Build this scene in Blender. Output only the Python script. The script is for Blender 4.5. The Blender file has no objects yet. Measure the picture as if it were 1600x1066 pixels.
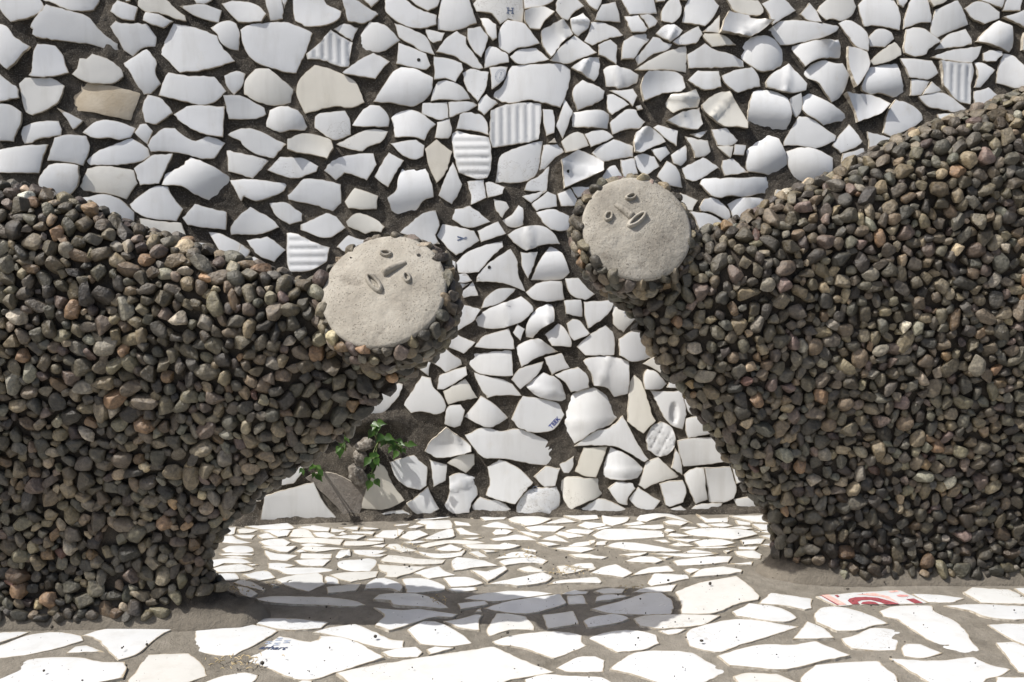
import bpy, bmesh, math, random
import numpy as np
from mathutils import Vector, Matrix, noise
from mathutils.geometry import delaunay_2d_cdt

random.seed(11); np.random.seed(11)
scene = bpy.context.scene
COL = scene.collection

# ------------------------------------------------------------------ camera
cam_d = bpy.data.cameras.new('camera'); cam = bpy.data.objects.new('camera', cam_d); COL.objects.link(cam)
cam_d.sensor_width = 36.0; cam_d.lens = 36.0*1556/1600; cam_d.clip_start = 0.02; cam_d.clip_end = 500
cam.location = (0, 0, 0.83); cam.rotation_euler = (math.radians(90-8.5), 0, 0)
scene.camera = cam

# ------------------------------------------------------------------ sky, sun, exposure
SUN_EL = math.radians(56); SUN_A = math.radians(19)        # SUN_A: how far the sun stands in front of the wall
S_DIR = Vector((-math.cos(SUN_EL)*math.cos(SUN_A), -math.cos(SUN_EL)*math.sin(SUN_A), math.sin(SUN_EL)))
world = bpy.data.worlds.new('World'); scene.world = world; world.use_nodes = True
wn = world.node_tree.nodes; wl = world.node_tree.links
bg = wn['Background']; sky = wn.new('ShaderNodeTexSky'); sky.sky_type = 'NISHITA'; sky.sun_disc = False
sky.sun_elevation = SUN_EL; sky.sun_rotation = math.atan2(S_DIR.x, S_DIR.y) % (2*math.pi)
sky.air_density = 1.0; sky.dust_density = 4.0
bg.inputs['Strength'].default_value = 0.115
wl.new(sky.outputs[0], bg.inputs['Color'])
sun_d = bpy.data.lights.new('sun', 'SUN'); sun_d.energy = 4.4; sun_d.angle = math.radians(0.5); sun_d.color = (1.0, .975, .935)
sun = bpy.data.objects.new('sun', sun_d); COL.objects.link(sun)
sun.rotation_euler = S_DIR.to_track_quat('Z', 'Y').to_euler(); sun.location = S_DIR*6
vs = scene.view_settings; vs.view_transform = 'Standard'; vs.look = 'None'; vs.exposure = 0.30; vs.gamma = 1.0; vs.use_curve_mapping = False

# ------------------------------------------------------------------ small helpers
def tag(o, label=None, cat=None, kind=None, group=None):
    if label: o['label'] = label
    if cat: o['category'] = cat
    if kind: o['kind'] = kind
    if group: o['group'] = group
    return o
def link(name, me, parent=None, mats=()):
    o = bpy.data.objects.new(name, me); COL.objects.link(o)
    if parent: o.parent = parent
    if me is not None:
        for m in mats: me.materials.append(m)
    return o
def mesh(name, v, f, smooth=True, fm=None):
    me = bpy.data.meshes.new(name)
    me.from_pydata([tuple(p) for p in v], [], f)
    me.polygons.foreach_set('use_smooth', [smooth]*len(me.polygons))
    if fm is not None: me.polygons.foreach_set('material_index', fm)
    me.update(); return me
def fast_mesh(name, v, tri, smooth=True):
    me = bpy.data.meshes.new(name); n = len(v); k = len(tri); w = tri.shape[1]
    me.vertices.add(n); me.vertices.foreach_set('co', np.asarray(v, np.float32).ravel())
    me.loops.add(k*w); me.loops.foreach_set('vertex_index', np.asarray(tri, np.int32).ravel())
    me.polygons.add(k); me.polygons.foreach_set('loop_start', np.arange(0, k*w, w, dtype=np.int32))
    me.polygons.foreach_set('use_smooth', np.full(k, smooth)); me.update(calc_edges=True); me.validate(); return me
def attr(me, name, vals, typ='FLOAT'):
    a = me.attributes.new(name, typ, 'POINT')
    a.data.foreach_set('value' if typ == 'FLOAT' else 'color', np.asarray(vals, np.float32).ravel())
def smooth(a, b, x):
    t = np.clip((x-a)/(b-a), 0, 1); return t*t*(3-2*t)
def vnoise(P, s, seed=0, oct=3):                             # vectorised value noise, about -1..1
    P = np.asarray(P, float)*s + seed*17.31; out = np.zeros(len(P)); amp = 1; tot = 0
    for o in range(oct):
        i = np.floor(P).astype(np.int64); f = P-i; u = f*f*(3-2*f); acc = np.zeros(len(P))
        for dx in (0, 1):
            for dy in (0, 1):
                for dz in (0, 1):
                    h = (i[:, 0]+dx)*374761393 + (i[:, 1]+dy)*668265263 + (i[:, 2]+dz)*2147483647 + seed*974711
                    h = (h ^ (h >> 13))*1274126177; h = (h ^ (h >> 16)) & 0xffff
                    w = (u[:, 0] if dx else 1-u[:, 0])*(u[:, 1] if dy else 1-u[:, 1])*(u[:, 2] if dz else 1-u[:, 2])
                    acc += w*(h/32767.5-1)
        out += acc*amp; tot += amp; amp *= .5; P = P*2.03+5.7
    return out/tot

# ------------------------------------------------------------------ materials
class NT:
    def __init__(s, name):
        s.m = bpy.data.materials.new(name); s.m.use_nodes = True; s.t = s.m.node_tree; s.n = s.t.nodes; s.b = s.n['Principled BSDF']
    def add(s, t, **kw):
        n = s.n.new(t)
        for k, v in kw.items(): setattr(n, k, v)
        return n
    def L(s, a, b): s.t.links.new(a, b)
    def noise(s, vec, scale, detail=4, rough=.55):
        n = s.add('ShaderNodeTexNoise'); n.inputs['Scale'].default_value = scale; n.inputs['Detail'].default_value = detail
        n.inputs['Roughness'].default_value = rough; s.L(vec, n.inputs['Vector']); return n.outputs['Fac']
    def ramp(s, fac, stops):
        r = s.add('ShaderNodeValToRGB'); e = r.color_ramp.elements
        while len(e) < len(stops): e.new(.5)
        for q, (p, c) in zip(e, stops): q.position = p; q.color = (*c, 1) if len(c) == 3 else c
        s.L(fac, r.inputs['Fac']); return r.outputs['Color']
    def mix(s, fac, a, b, mode='MIX'):
        n = s.add('ShaderNodeMix', data_type='RGBA', blend_type=mode)
        for k, v in ((0, fac), (6, a), (7, b)):
            if isinstance(v, (int, float)): n.inputs[k].default_value = v
            elif isinstance(v, tuple): n.inputs[k].default_value = (*v, 1)
            else: s.L(v, n.inputs[k])
        return n.outputs[2]
    def math(s, op, a, b=None, clamp=False):
        n = s.add('ShaderNodeMath', operation=op, use_clamp=clamp)
        for k, v in ((0, a), (1, b)):
            if v is None: continue
            if isinstance(v, (int, float)): n.inputs[k].default_value = v
            else: s.L(v, n.inputs[k])
        return n.outputs[0]
    def bump(s, h, strength, dist, nrm=None):
        n = s.add('ShaderNodeBump'); n.inputs['Strength'].default_value = strength; n.inputs['Distance'].default_value = dist
        s.L(h, n.inputs['Height'])
        if nrm is not None: s.L(nrm, n.inputs['Normal'])
        return n.outputs['Normal']
    def pos(s): return s.add('ShaderNodeNewGeometry').outputs['Position']
    def attr(s, name, out='Fac'): return s.add('ShaderNodeAttribute', attribute_name=name).outputs[out]
    def set(s, **kw):
        for k, v in kw.items():
            k = k.replace('_', ' ')
            if isinstance(v, (int, float)): s.b.inputs[k].default_value = v
            elif isinstance(v, tuple): s.b.inputs[k].default_value = (*v, 1)
            else: s.L(v, s.b.inputs[k])
        return s.m

def mat_glaze(name, dirt=1.0, speck=0.5, cool=0.0):
    t = NT(name); p = t.pos()
    base = t.ramp(t.attr('tint'), [(0, (.715, .725, .735)), (.45, (.73, .728, .715)), (.75, (.72, .69, .61)), (1, (.67, .615, .515))])
    if cool: base = t.mix(cool, base, (.53, .545, .56))
    cloud = t.ramp(t.noise(p, 9, 3), [(.3, (.93, .93, .92)), (.7, (1, 1, 1))])
    base = t.mix(1.0, base, cloud, 'MULTIPLY')
    # rim stain where mortar water soaked the broken edge
    n1 = t.noise(p, 60, 5); e = t.attr('edge')
    st = t.math('MULTIPLY', t.math('SUBTRACT', t.math('ADD', e, t.math('MULTIPLY', n1, .8)), .78), 1.9*dirt, clamp=True)
    base = t.mix(st, base, (.36, .30, .21))
    # splashed cement and soil
    n2 = t.noise(p, 14, 6, .65)
    sm = t.ramp(n2, [(.62, (0, 0, 0)), (.72, (1, 1, 1))])
    base = t.mix(t.math('MULTIPLY', sm, .3), base, (.42, .38, .30))
    mp = t.add('ShaderNodeMapping'); mp.inputs['Scale'].default_value = (1, 1, .12); t.L(p, mp.inputs['Vector'])
    sk = t.ramp(t.noise(mp.outputs[0], 30, 5, .6), [(.5, (0, 0, 0)), (.68, (1, 1, 1))]); base = t.mix(t.math('MULTIPLY', sk, .16), base, (.36, .33, .27))
    v = t.add('ShaderNodeTexVoronoi'); v.inputs['Scale'].default_value = 75; t.L(p, v.inputs['Vector'])
    sp = t.math('LESS_THAN', v.outputs['Distance'], .075)
    gate = t.math('GREATER_THAN', t.noise(p, 5, 2), .6-.12*speck)
    sp = t.math('MULTIPLY', sp, gate)
    base = t.mix(sp, base, (.06, .05, .04))
    vz = t.add('ShaderNodeTexVoronoi', feature='DISTANCE_TO_EDGE'); vz.inputs['Scale'].default_value = 42
    t.L(t.mix(.06, p, t.add('ShaderNodeTexNoise').outputs['Color']), vz.inputs['Vector'])
    cz = t.math('MULTIPLY', t.math('LESS_THAN', vz.outputs['Distance'], .016), t.math('GREATER_THAN', t.noise(p, 3.1, 2), .60))
    base = t.mix(t.math('MULTIPLY', cz, .5), base, (.25, .21, .16))
    rough = t.math('ADD', .16, t.math('MULTIPLY', t.math('ADD', st, sm, True), .4))
    t.set(Base_Color=base, Roughness=rough, Normal=t.bump(t.noise(p, 35, 3), .12, .004))
    t.b.inputs['Specular IOR Level'].default_value = .5
    return t.m
def mat_biscuit():
    t = NT('broken_clay'); p = t.pos()
    c = t.ramp(t.noise(p, 90, 4), [(.3, (.30, .25, .18)), (.7, (.62, .58, .50))])
    return t.set(Base_Color=c, Roughness=.85, Normal=t.bump(t.noise(p, 250, 3), .5, .002))
def mat_beige():
    t = NT('unglazed_beige'); p = t.pos()
    c = t.ramp(t.noise(p, 22, 5), [(.3, (.44, .36, .25)), (.7, (.56, .49, .38))])
    return t.set(Base_Color=c, Roughness=.7, Normal=t.bump(t.noise(p, 180, 4), .3, .002))
def mat_mortar(name, dark, mid, light, spec=(.4, .37, .31), foot=None, grit=.6):
    t = NT(name); p = t.pos()
    n = t.math('ADD', t.math('MULTIPLY', t.noise(p, 3.2, 3), .5), t.math('MULTIPLY', t.noise(p, 26, 6, .65), .55))
    c = t.ramp(n, [(.32, dark), (.5, mid), (.7, light)])
    v = t.add('ShaderNodeTexVoronoi'); v.inputs['Scale'].default_value = 330; t.L(p, v.inputs['Vector'])
    g = t.math('LESS_THAN', v.outputs['Distance'], .3)
    c = t.mix(t.math('MULTIPLY', g, t.math('MULTIPLY', t.noise(p, 120, 2), grit)), c, spec)
    if foot:                                                 # cement plinth the figure was set in
        z = t.add('ShaderNodeSeparateXYZ'); t.L(p, z.inputs[0])
        f = t.math('MULTIPLY', t.math('SUBTRACT', .055, t.math('ADD', z.outputs['Z'], t.math('MULTIPLY', t.noise(p, 22, 4), .03))), 45, clamp=True)
        c = t.mix(f, c, t.ramp(n, [(.35, tuple(q*.6 for q in foot)), (.65, foot)]))
    nr = t.bump(t.noise(p, 320, 4, .7), .9, .003); nr = t.bump(t.noise(p, 60, 5, .65), .8, .006, nr)
    return t.set(Base_Color=c, Roughness=.95, Normal=nr)
def mat_pebble():
    t = NT('river_pebble'); p = t.pos(); a = t.attr('col', 'Color')
    n = t.noise(p, 130, 6, .7); n2 = t.noise(p, 30, 4)
    c = t.mix(1.0, a, t.ramp(n, [(.28, (.42, .42, .42)), (.72, (1.6, 1.57, 1.5))]), 'MULTIPLY')
    dust = t.ramp(n2, [(.52, (0, 0, 0)), (.75, (1, 1, 1))])
    c = t.mix(t.math('MULTIPLY', dust, .35), c, (.17, .145, .11))
    nr = t.bump(t.noise(p, 210, 4, .7), .8, .003); nr = t.bump(t.noise(p, 95, 4), .6, .005, nr)
    return t.set(Base_Color=c, Roughness=t.math('ADD', .27, t.math('MULTIPLY', n, .3)), Normal=nr)
def mat_plaster():
    t = NT('face_plaster'); p = t.pos()
    c = t.ramp(t.noise(p, 16, 6, .6), [(.30, (.235, .212, .174)), (.50, (.318, .292, .244)), (.70, (.39, .362, .31))])
    pit = t.math('LESS_THAN', t.noise(p, 330, 2), .37)
    gate = t.ramp(t.noise(p, 24, 3), [(.36, (0, 0, 0)), (.55, (1, 1, 1))])
    c = t.mix(t.math('MULTIPLY', pit, t.math('MULTIPLY', gate, .85)), c, (.10, .085, .065))
    st = t.ramp(t.noise(p, 30, 7, .68), [(.58, (0, 0, 0)), (.64, (1, 1, 1))])
    c = t.mix(t.math('MULTIPLY', st, .38), c, (.12, .10, .078))
    nr = t.bump(t.noise(p, 230, 5, .75), .6, .003); nr = t.bump(t.noise(p, 45, 4), .5, .008, nr)
    return t.set(Base_Color=c, Roughness=.9, Normal=nr)
def mat_plain(name, col, rough=.6):
    t = NT(name); p = t.pos(); f = t.noise(p, 150, 4)
    lo = tuple(x*.75 for x in col); hi = tuple(min(1, x*1.2) for x in col)
    return t.set(Base_Color=t.ramp(f, [(.3, lo), (.7, hi)]), Roughness=rough)
def mat_leaf():
    t = NT('leaf_green'); p = t.pos()
    c = t.ramp(t.noise(p, 45, 3), [(.3, (.022, .055, .009)), (.55, (.05, .115, .018)), (.8, (.11, .19, .035))])
    t.b.inputs['Transmission Weight'].default_value = 0
    m = t.set(Base_Color=c, Roughness=.4)
    tr = t.add('ShaderNodeBsdfTranslucent'); t.L(t.mix(1.0, c, (1.3, 1.3, .6), 'MULTIPLY'), tr.inputs['Color'])
    ms = t.add('ShaderNodeMixShader'); ms.inputs[0].default_value = .35
    out = t.n['Material Output']; t.L(t.b.outputs[0], ms.inputs[1]); t.L(tr.outputs[0], ms.inputs[2]); t.L(ms.outputs[0], out.inputs['Surface'])
    return m
def mat_bark():
    t = NT('gnarled_bark'); p = t.pos()
    c = t.ramp(t.noise(p, 70, 6, .7), [(.35, (.09, .075, .06)), (.50, (.20, .175, .145)), (.68, (.45, .42, .37))])
    return t.set(Base_Color=c, Roughness=.95, Normal=t.bump(t.noise(p, 130, 5, .7), 1.0, .008))

M = dict(glaze=mat_glaze('glazed_ceramic', .62, -.9), floor_glaze=mat_glaze('glazed_ceramic_paving', 1.15, 1.0, .62), edge=mat_biscuit(), beige=mat_beige(),
         mortar=mat_mortar('wall_mortar', (.014, .0115, .009), (.047, .039, .030), (.16, .137, .108)),
         screed=mat_mortar('floor_screed', (.10, .088, .068), (.19, .17, .138), (.27, .245, .205), (.12, .1, .08)),
         core=mat_mortar('core_mortar', (.012, .0095, .007), (.034, .027, .020), (.085, .070, .054), (.2, .17, .13), (.19, .165, .13), .3),
         stone=mat_mortar('bare_stone', (.10, .085, .07), (.20, .175, .15), (.30, .27, .235)),
         pebble=mat_pebble(), plaster=mat_plaster(), leaf=mat_leaf(), bark=mat_bark(), stem=mat_plain('stem_green', (.12, .15, .05)),
         ink=mat_plain('blue_black_ink', (.03, .045, .10)), faded=mat_plain('worn_ink', (.09, .12, .20)), blue=mat_plain('cobalt_ink', (.012, .03, .22)), grey_ink=mat_plain('faded_ink', (.28, .32, .40)),
         maroon=mat_plain('maroon_print', (.30, .075, .085), .25), pink=mat_plain('pink_print', (.74, .43, .38), .25), rose=mat_plain('rose_print', (.62, .30, .28), .25),
         hole_shade=mat_plain('hole_shade_paint', (.02, .017, .013), .9), crumb=mat_plain('dark_crumb', (.05, .042, .032), .9), straw=mat_plain('dry_straw', (.42, .33, .19), .8),  # the near-black tone paints the shade inside small holes
         bead=mat_plain('pale_bead', (.62, .55, .42), .5))

# ------------------------------------------------------------------ the setting: wall and floor surfaces
def wall_y(u, v): return 2.495 + .054*u - .062*np.clip(-u, 0, 1.25)**2 + .12*v
def wall_p(u, v): return Vector((u, float(wall_y(u, v)), v))
def wall_frame(u, v):
    e = .01; ex = (wall_p(u+e, v)-wall_p(u-e, v)).normalized(); up = (wall_p(u, v+e)-wall_p(u, v-e)).normalized()
    n = ex.cross(up).normalized(); ey = n.cross(ex).normalized(); return ex, ey, n
def grid_mesh(name, us, vs_, fn):
    U, V = np.meshgrid(us, vs_); P = fn(U.ravel(), V.ravel()); nu, nv = len(us), len(vs_)
    i = np.arange((nv-1)*nu).reshape(nv-1, nu)[:, :-1].ravel()
    return fast_mesh(name, P, np.stack([i, i+1, i+1+nu, i+nu], 1))
def wall_surface(u, v):
    P = np.stack([u, wall_y(u, v), v], 1)
    d = .0045*vnoise(P, 9, 1, 3) + .0035*vnoise(P, 45, 2, 3) + .002*vnoise(P, 140, 3, 2)
    d += .030*np.exp(-np.maximum(v, 0)/.012)*(.75+.5*vnoise(P, 14, 4, 2))
    # hollow and rubble round the weed roots
    d += -.030*np.exp(-(((u+.40)/.10)**2+((v-.205)/.022)**2)) + .018*np.exp(-(((u+.33)/.05)**2+((v-.255)/.02)**2))
    P[:, 1] -= d; return P
us = np.concatenate([np.linspace(-3.2, -1.45, 40, endpoint=False), np.arange(-1.45, 1.45, .0075), np.linspace(1.45, 3.2, 40)])
vv = np.concatenate([np.arange(-.02, 1.36, .0075), np.linspace(1.37, 1.85, 30)])
wall = link('mosaic_wall', grid_mesh('mosaic_wall', us, vv, wall_surface), None, [M['mortar']])
tag(wall, 'dark mortar wall set all over with broken white ceramic shards, behind both pebble figures', 'wall')
v8 = [(x, float(wall_y(x, 1.85))+dy, z) for z in (1.80, 1.87) for x in (-3.2, 3.2) for dy in (.012, .35)]
link('coping', mesh('coping', v8, [(0, 2, 3, 1), (4, 5, 7, 6), (0, 4, 6, 2), (1, 3, 7, 5), (0, 1, 5, 4), (2, 6, 7, 3)], False), wall, [M['mortar']])

def floor_surface(x, y):
    P = np.stack([x, y, np.zeros_like(x)], 1)
    P[:, 2] = .0022*vnoise(P, 7, 6, 3) + .0013*vnoise(P, 40, 7, 3) + .0008*vnoise(P, 130, 8, 2) - .0015
    P[:, 2] *= smooth(3.6, 2.4, np.abs(x))
    return P
xs = np.concatenate([[-40, -12, -6, -4], np.linspace(-3, -1.45, 30, endpoint=False), np.arange(-1.45, 1.45, .009), np.linspace(1.45, 3, 30), [4, 6, 12, 40]])
ys = np.concatenate([[-40, -12, -5, -2, -.5, .3, .8], np.linspace(1.0, 1.5, 25, endpoint=False), np.arange(1.5, 2.66, .009), [2.9, 4, 8, 40]])
floor = link('floor', grid_mesh('floor', xs, ys, floor_surface), None, [M['screed']])
tag(floor, kind='structure')

# ------------------------------------------------------------------ ceramic shards
def inside_mask(Q, B):
    x, y = Q[:, 0], Q[:, 1]; c = np.zeros(len(Q), bool); n = len(B)
    for i in range(n):
        x1, y1 = B[i]; x2, y2 = B[i-1]
        if y1 == y2: continue
        c ^= ((y1 > y) != (y2 > y)) & (x < (x2-x1)*(y-y1)/(y2-y1)+x1)
    return c
def edge_dist(Q, B):
    A = np.roll(B, 1, 0); D = B-A; L2 = (D**2).sum(1)+1e-12; best = np.full(len(Q), 9.)
    for i in range(len(B)):
        t = np.clip(((Q-A[i])@D[i])/L2[i], 0, 1); best = np.minimum(best, np.linalg.norm(Q-(A[i]+t[:, None]*D[i]), axis=1))
    return best
def outline(P, seg, jit, rnd):
    P = np.asarray(P); n = len(P); out = []
    tang = []
    for i in range(n):
        a, b = P[i]-P[i-1], P[(i+1) % n]-P[i]; la, lb = np.linalg.norm(a), np.linalg.norm(b)
        c = float(a@b)/(la*lb+1e-12); tang.append((P[(i+1) % n]-P[i-1])/(la+lb+1e-9) if c > .72 else None)
    for i in range(n):
        p, q = P[i], P[(i+1) % n]; L = np.linalg.norm(q-p); k = max(1, int(round(L/seg)))
        t0 = tang[i] if tang[i] is not None else (q-p)/(L+1e-9); t1 = tang[(i+1) % n] if tang[(i+1) % n] is not None else (q-p)/(L+1e-9)
        nn = np.array([(q-p)[1], -(q-p)[0]])/(L+1e-9); bow = rnd.uniform(-.03, .03)*L
        for j in range(k):
            s = j/k; h = (2*s**3-3*s*s+1)*p+(s**3-2*s*s+s)*L*t0+(-2*s**3+3*s*s)*q+(s**3-s*s)*L*t1
            if j: h = h+nn*(rnd.gauss(0, jit)+bow*4*s*(1-s)*(tang[i] is None))
            out.append(h)
    return np.array(out)
class Shard: pass
def shard(P3, origin, ex, ey, n, flag, rnd, lift, deep, seg=.009, fine=True):
    """P3 world points on the surface -> local mesh data with a curved glazed face and a broken clay rim"""
    B0 = np.array([((p-origin).dot(ex), (p-origin).dot(ey)) for p in P3])
    B = outline(B0, seg, .0007 if fine else .0, rnd); r = float(np.abs(B).max())
    pts = [B]
    nb = len(B)
    if fine:
        tg = np.roll(B, -1, 0)-np.roll(B, 1, 0); nrm = np.stack([-tg[:, 1], tg[:, 0]], 1)/(np.linalg.norm(tg, axis=1)[:, None]+1e-9)
        ring = B+nrm*.0036; ring = ring[inside_mask(ring, B) & (edge_dist(ring, B) > .0028)]
        g = min(max(r/5, .007), .016)
        if flag[0] in 'RGS': g = .0045
        gx = np.arange(B[:, 0].min(), B[:, 0].max(), g); gy = np.arange(B[:, 1].min(), B[:, 1].max(), g)
        G = np.stack(np.meshgrid(gx, gy), -1).reshape(-1, 2) + np.random.uniform(-g*.15, g*.15, (len(gx)*len(gy), 2))
        G = G[inside_mask(G, B)] if len(G) else G
        if len(G): G = G[edge_dist(G, B) > .0065]
        pts += [ring, G]
    else:
        ring = B*(1-.005/max(r, .01)); pts += [ring, B*.5, np.zeros((1, 2))]
    Q = np.concatenate(pts)
    vc, _, fc, ov, _, _ = delaunay_2d_cdt([Vector(q) for q in Q], [], [list(range(nb))], 1, 1e-6)
    V2 = np.array([(v[0], v[1]) for v in vc]); isb = {}
    for i, o in enumerate(ov):
        for k in o:
            if k < nb: isb[k] = i
    sl = .038 if lift > .0035 else .012; tx, ty = rnd.gauss(0, sl), rnd.gauss(0, sl); flr = lift < .0035; ca = rnd.uniform(0, math.pi); cs = rnd.choice((1, 1, -1))
    if flag == 'V': ky = rnd.uniform(.16, .46)*cs*(.4 if flr else 1); kx = rnd.uniform(.0, .25)*cs*(.4 if flr else 1)
    else: ky = rnd.uniform(-.06, .11)*(.25 if flr else 1); kx = rnd.uniform(-.05, .14)*(.25 if flr else 1)
    lip = flag == 'V' and rnd.random() < .45; lx = rnd.uniform(-.3, .5)*r
    def zf(X, Y):
        X = np.asarray(X, float); Y = np.asarray(Y, float)
        a = X*math.cos(ca)+Y*math.sin(ca); b = -X*math.sin(ca)+Y*math.cos(ca)
        z = lift + tx*X+ty*Y + (kx*a*a+ky*b*b)*(-1)/max(r, .02)*.9
        if flag == 'V': z = z + abs(ky)*r*.18 if ky > 0 else z + abs(ky)*r*.05
        if lip: z = z + .006*np.exp(-((a-lx)/.006)**2)
        if flag[0] == 'R':
            an = math.radians(float(flag[1:])); q = -X*math.sin(an)+Y*math.cos(an)
            z = z + .0030*np.abs(np.cos(q*math.pi/.021))**.8
        if flag[0] == 'S': z = z - .0055*smooth(1.25, .75, np.sqrt((X/.010)**2+((Y+.006)/.026)**2))
        if flag[0] == 'G':
            for q in (X*.5+Y*.86, X*.86-Y*.5): z = z - .0016*(np.abs((q/.024) % 1 - .5) < .10)
        return z
    bz = np.zeros(len(V2)); bi = np.array([isb[k] for k in range(nb)])
    bz[bi] = 1
    z = zf(V2[:, 0], V2[:, 1]); zt = z - bz*.0004
    nv = len(V2); verts = np.column_stack([V2, zt])
    top = verts[bi]; bot = top.copy(); bot[:, 2] = np.minimum(-deep, bot[:, 2]-.004)
    off = np.array([bi[(k+1) % nb] for k in range(nb)])
    verts = np.concatenate([verts, top, bot]); faces = []
    for f in fc:
        if len(f) >= 3:
            a = V2[f[1]]-V2[f[0]]; b = V2[f[2]]-V2[f[0]]
            faces.append(tuple(f) if a[0]*b[1]-a[1]*b[0] > 0 else tuple(reversed(f)))
    nt = len(faces)
    for k in range(nb):
        j = (k+1) % nb; faces.append((nv+k, nv+nb+k, nv+nb+j, nv+j))
    s = Shard(); s.v = verts; s.f = faces; s.nt = nt
    s.edge = np.concatenate([bz, np.ones(2*nb)]); s.zf = zf; s.area = .5*abs(float((np.roll(B[:, 0], 1)*B[:, 1]-B[:, 0]*np.roll(B[:, 1], 1)).sum()))
    c = rnd.random()
    s.tint = {'T': rnd.uniform(.8, 1), 'B': 1.0}.get(flag, 0.2+.25*rnd.random() if c < .80 else rnd.uniform(.35, .75))
    s.flag = flag; s.o = origin; s.fr = (ex, ey, n); s.B = B
    return s
def poly_ccw(P):
    a = sum(P[i-1][0]*P[i][1]-P[i][0]*P[i-1][1] for i in range(len(P))); return P if a > 0 else P[::-1]
def tidy(P):
    P = [np.array(p) for p in P]
    for _ in range(3):
        Q = []
        for i, p in enumerate(P):
            a, b = p-P[i-1], P[(i+1) % len(P)]-p; la, lb = np.linalg.norm(a), np.linalg.norm(b)
            if len(P) > 3 and (la < .0045 or (float(a@b)/(la*lb+1e-12) < -.8 and min(la, lb) < .012)): continue
            Q.append(p)
        if len(Q) >= 3: P = Q
    return [tuple(p) for p in P]
def parse(txt):
    out = []
    for l in txt.strip().split('\n'):
        t = l.split(); out.append((t[0], poly_ccw([tuple(int(c)/1000 for c in q.split(',')) for q in t[1:]])))
    return [(f, tidy(P)) for f, P in out]
def build_shard(s, name, parent, glaze):
    me = mesh(name, s.v, s.f); sm = [True]*s.nt+[False]*(len(s.f)-s.nt)
    me.polygons.foreach_set('use_smooth', sm); me.polygons.foreach_set('material_index', [0]*s.nt+[1]*(len(s.f)-s.nt))
    attr(me, 'edge', s.edge); attr(me, 'tint', np.full(len(s.v), s.tint))
    o = link(name, me, parent, [glaze, M['edge']])
    ex, ey, n = s.fr; R = Matrix((ex, ey, n)).transposed().to_4x4(); R.translation = s.o; o.matrix_basis = R
    return o
def join_shards(L, name, parent, glaze):
    V = []; Fc = []; E = []; T = []; mi = []; k = 0
    for s in L:
        ex, ey, n = (np.array(q) for q in s.fr); V.append(np.array(s.o)+s.v[:, :1]*ex+s.v[:, 1:2]*ey+s.v[:, 2:]*n)
        Fc += [tuple(i+k for i in f) for f in s.f]; k += len(s.v); E.append(s.edge); T.append(np.full(len(s.v), s.tint)); mi += [0]*s.nt+[1]*(len(s.f)-s.nt)
    me = mesh(name, np.concatenate(V), Fc); me.polygons.foreach_set('material_index', mi); me.polygons.foreach_set('use_smooth', [m == 0 for m in mi])
    attr(me, 'edge', np.concatenate(E)); attr(me, 'tint', np.concatenate(T))
    return tag(link(name, me, parent, [glaze, M['edge']]), kind='stuff')

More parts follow.
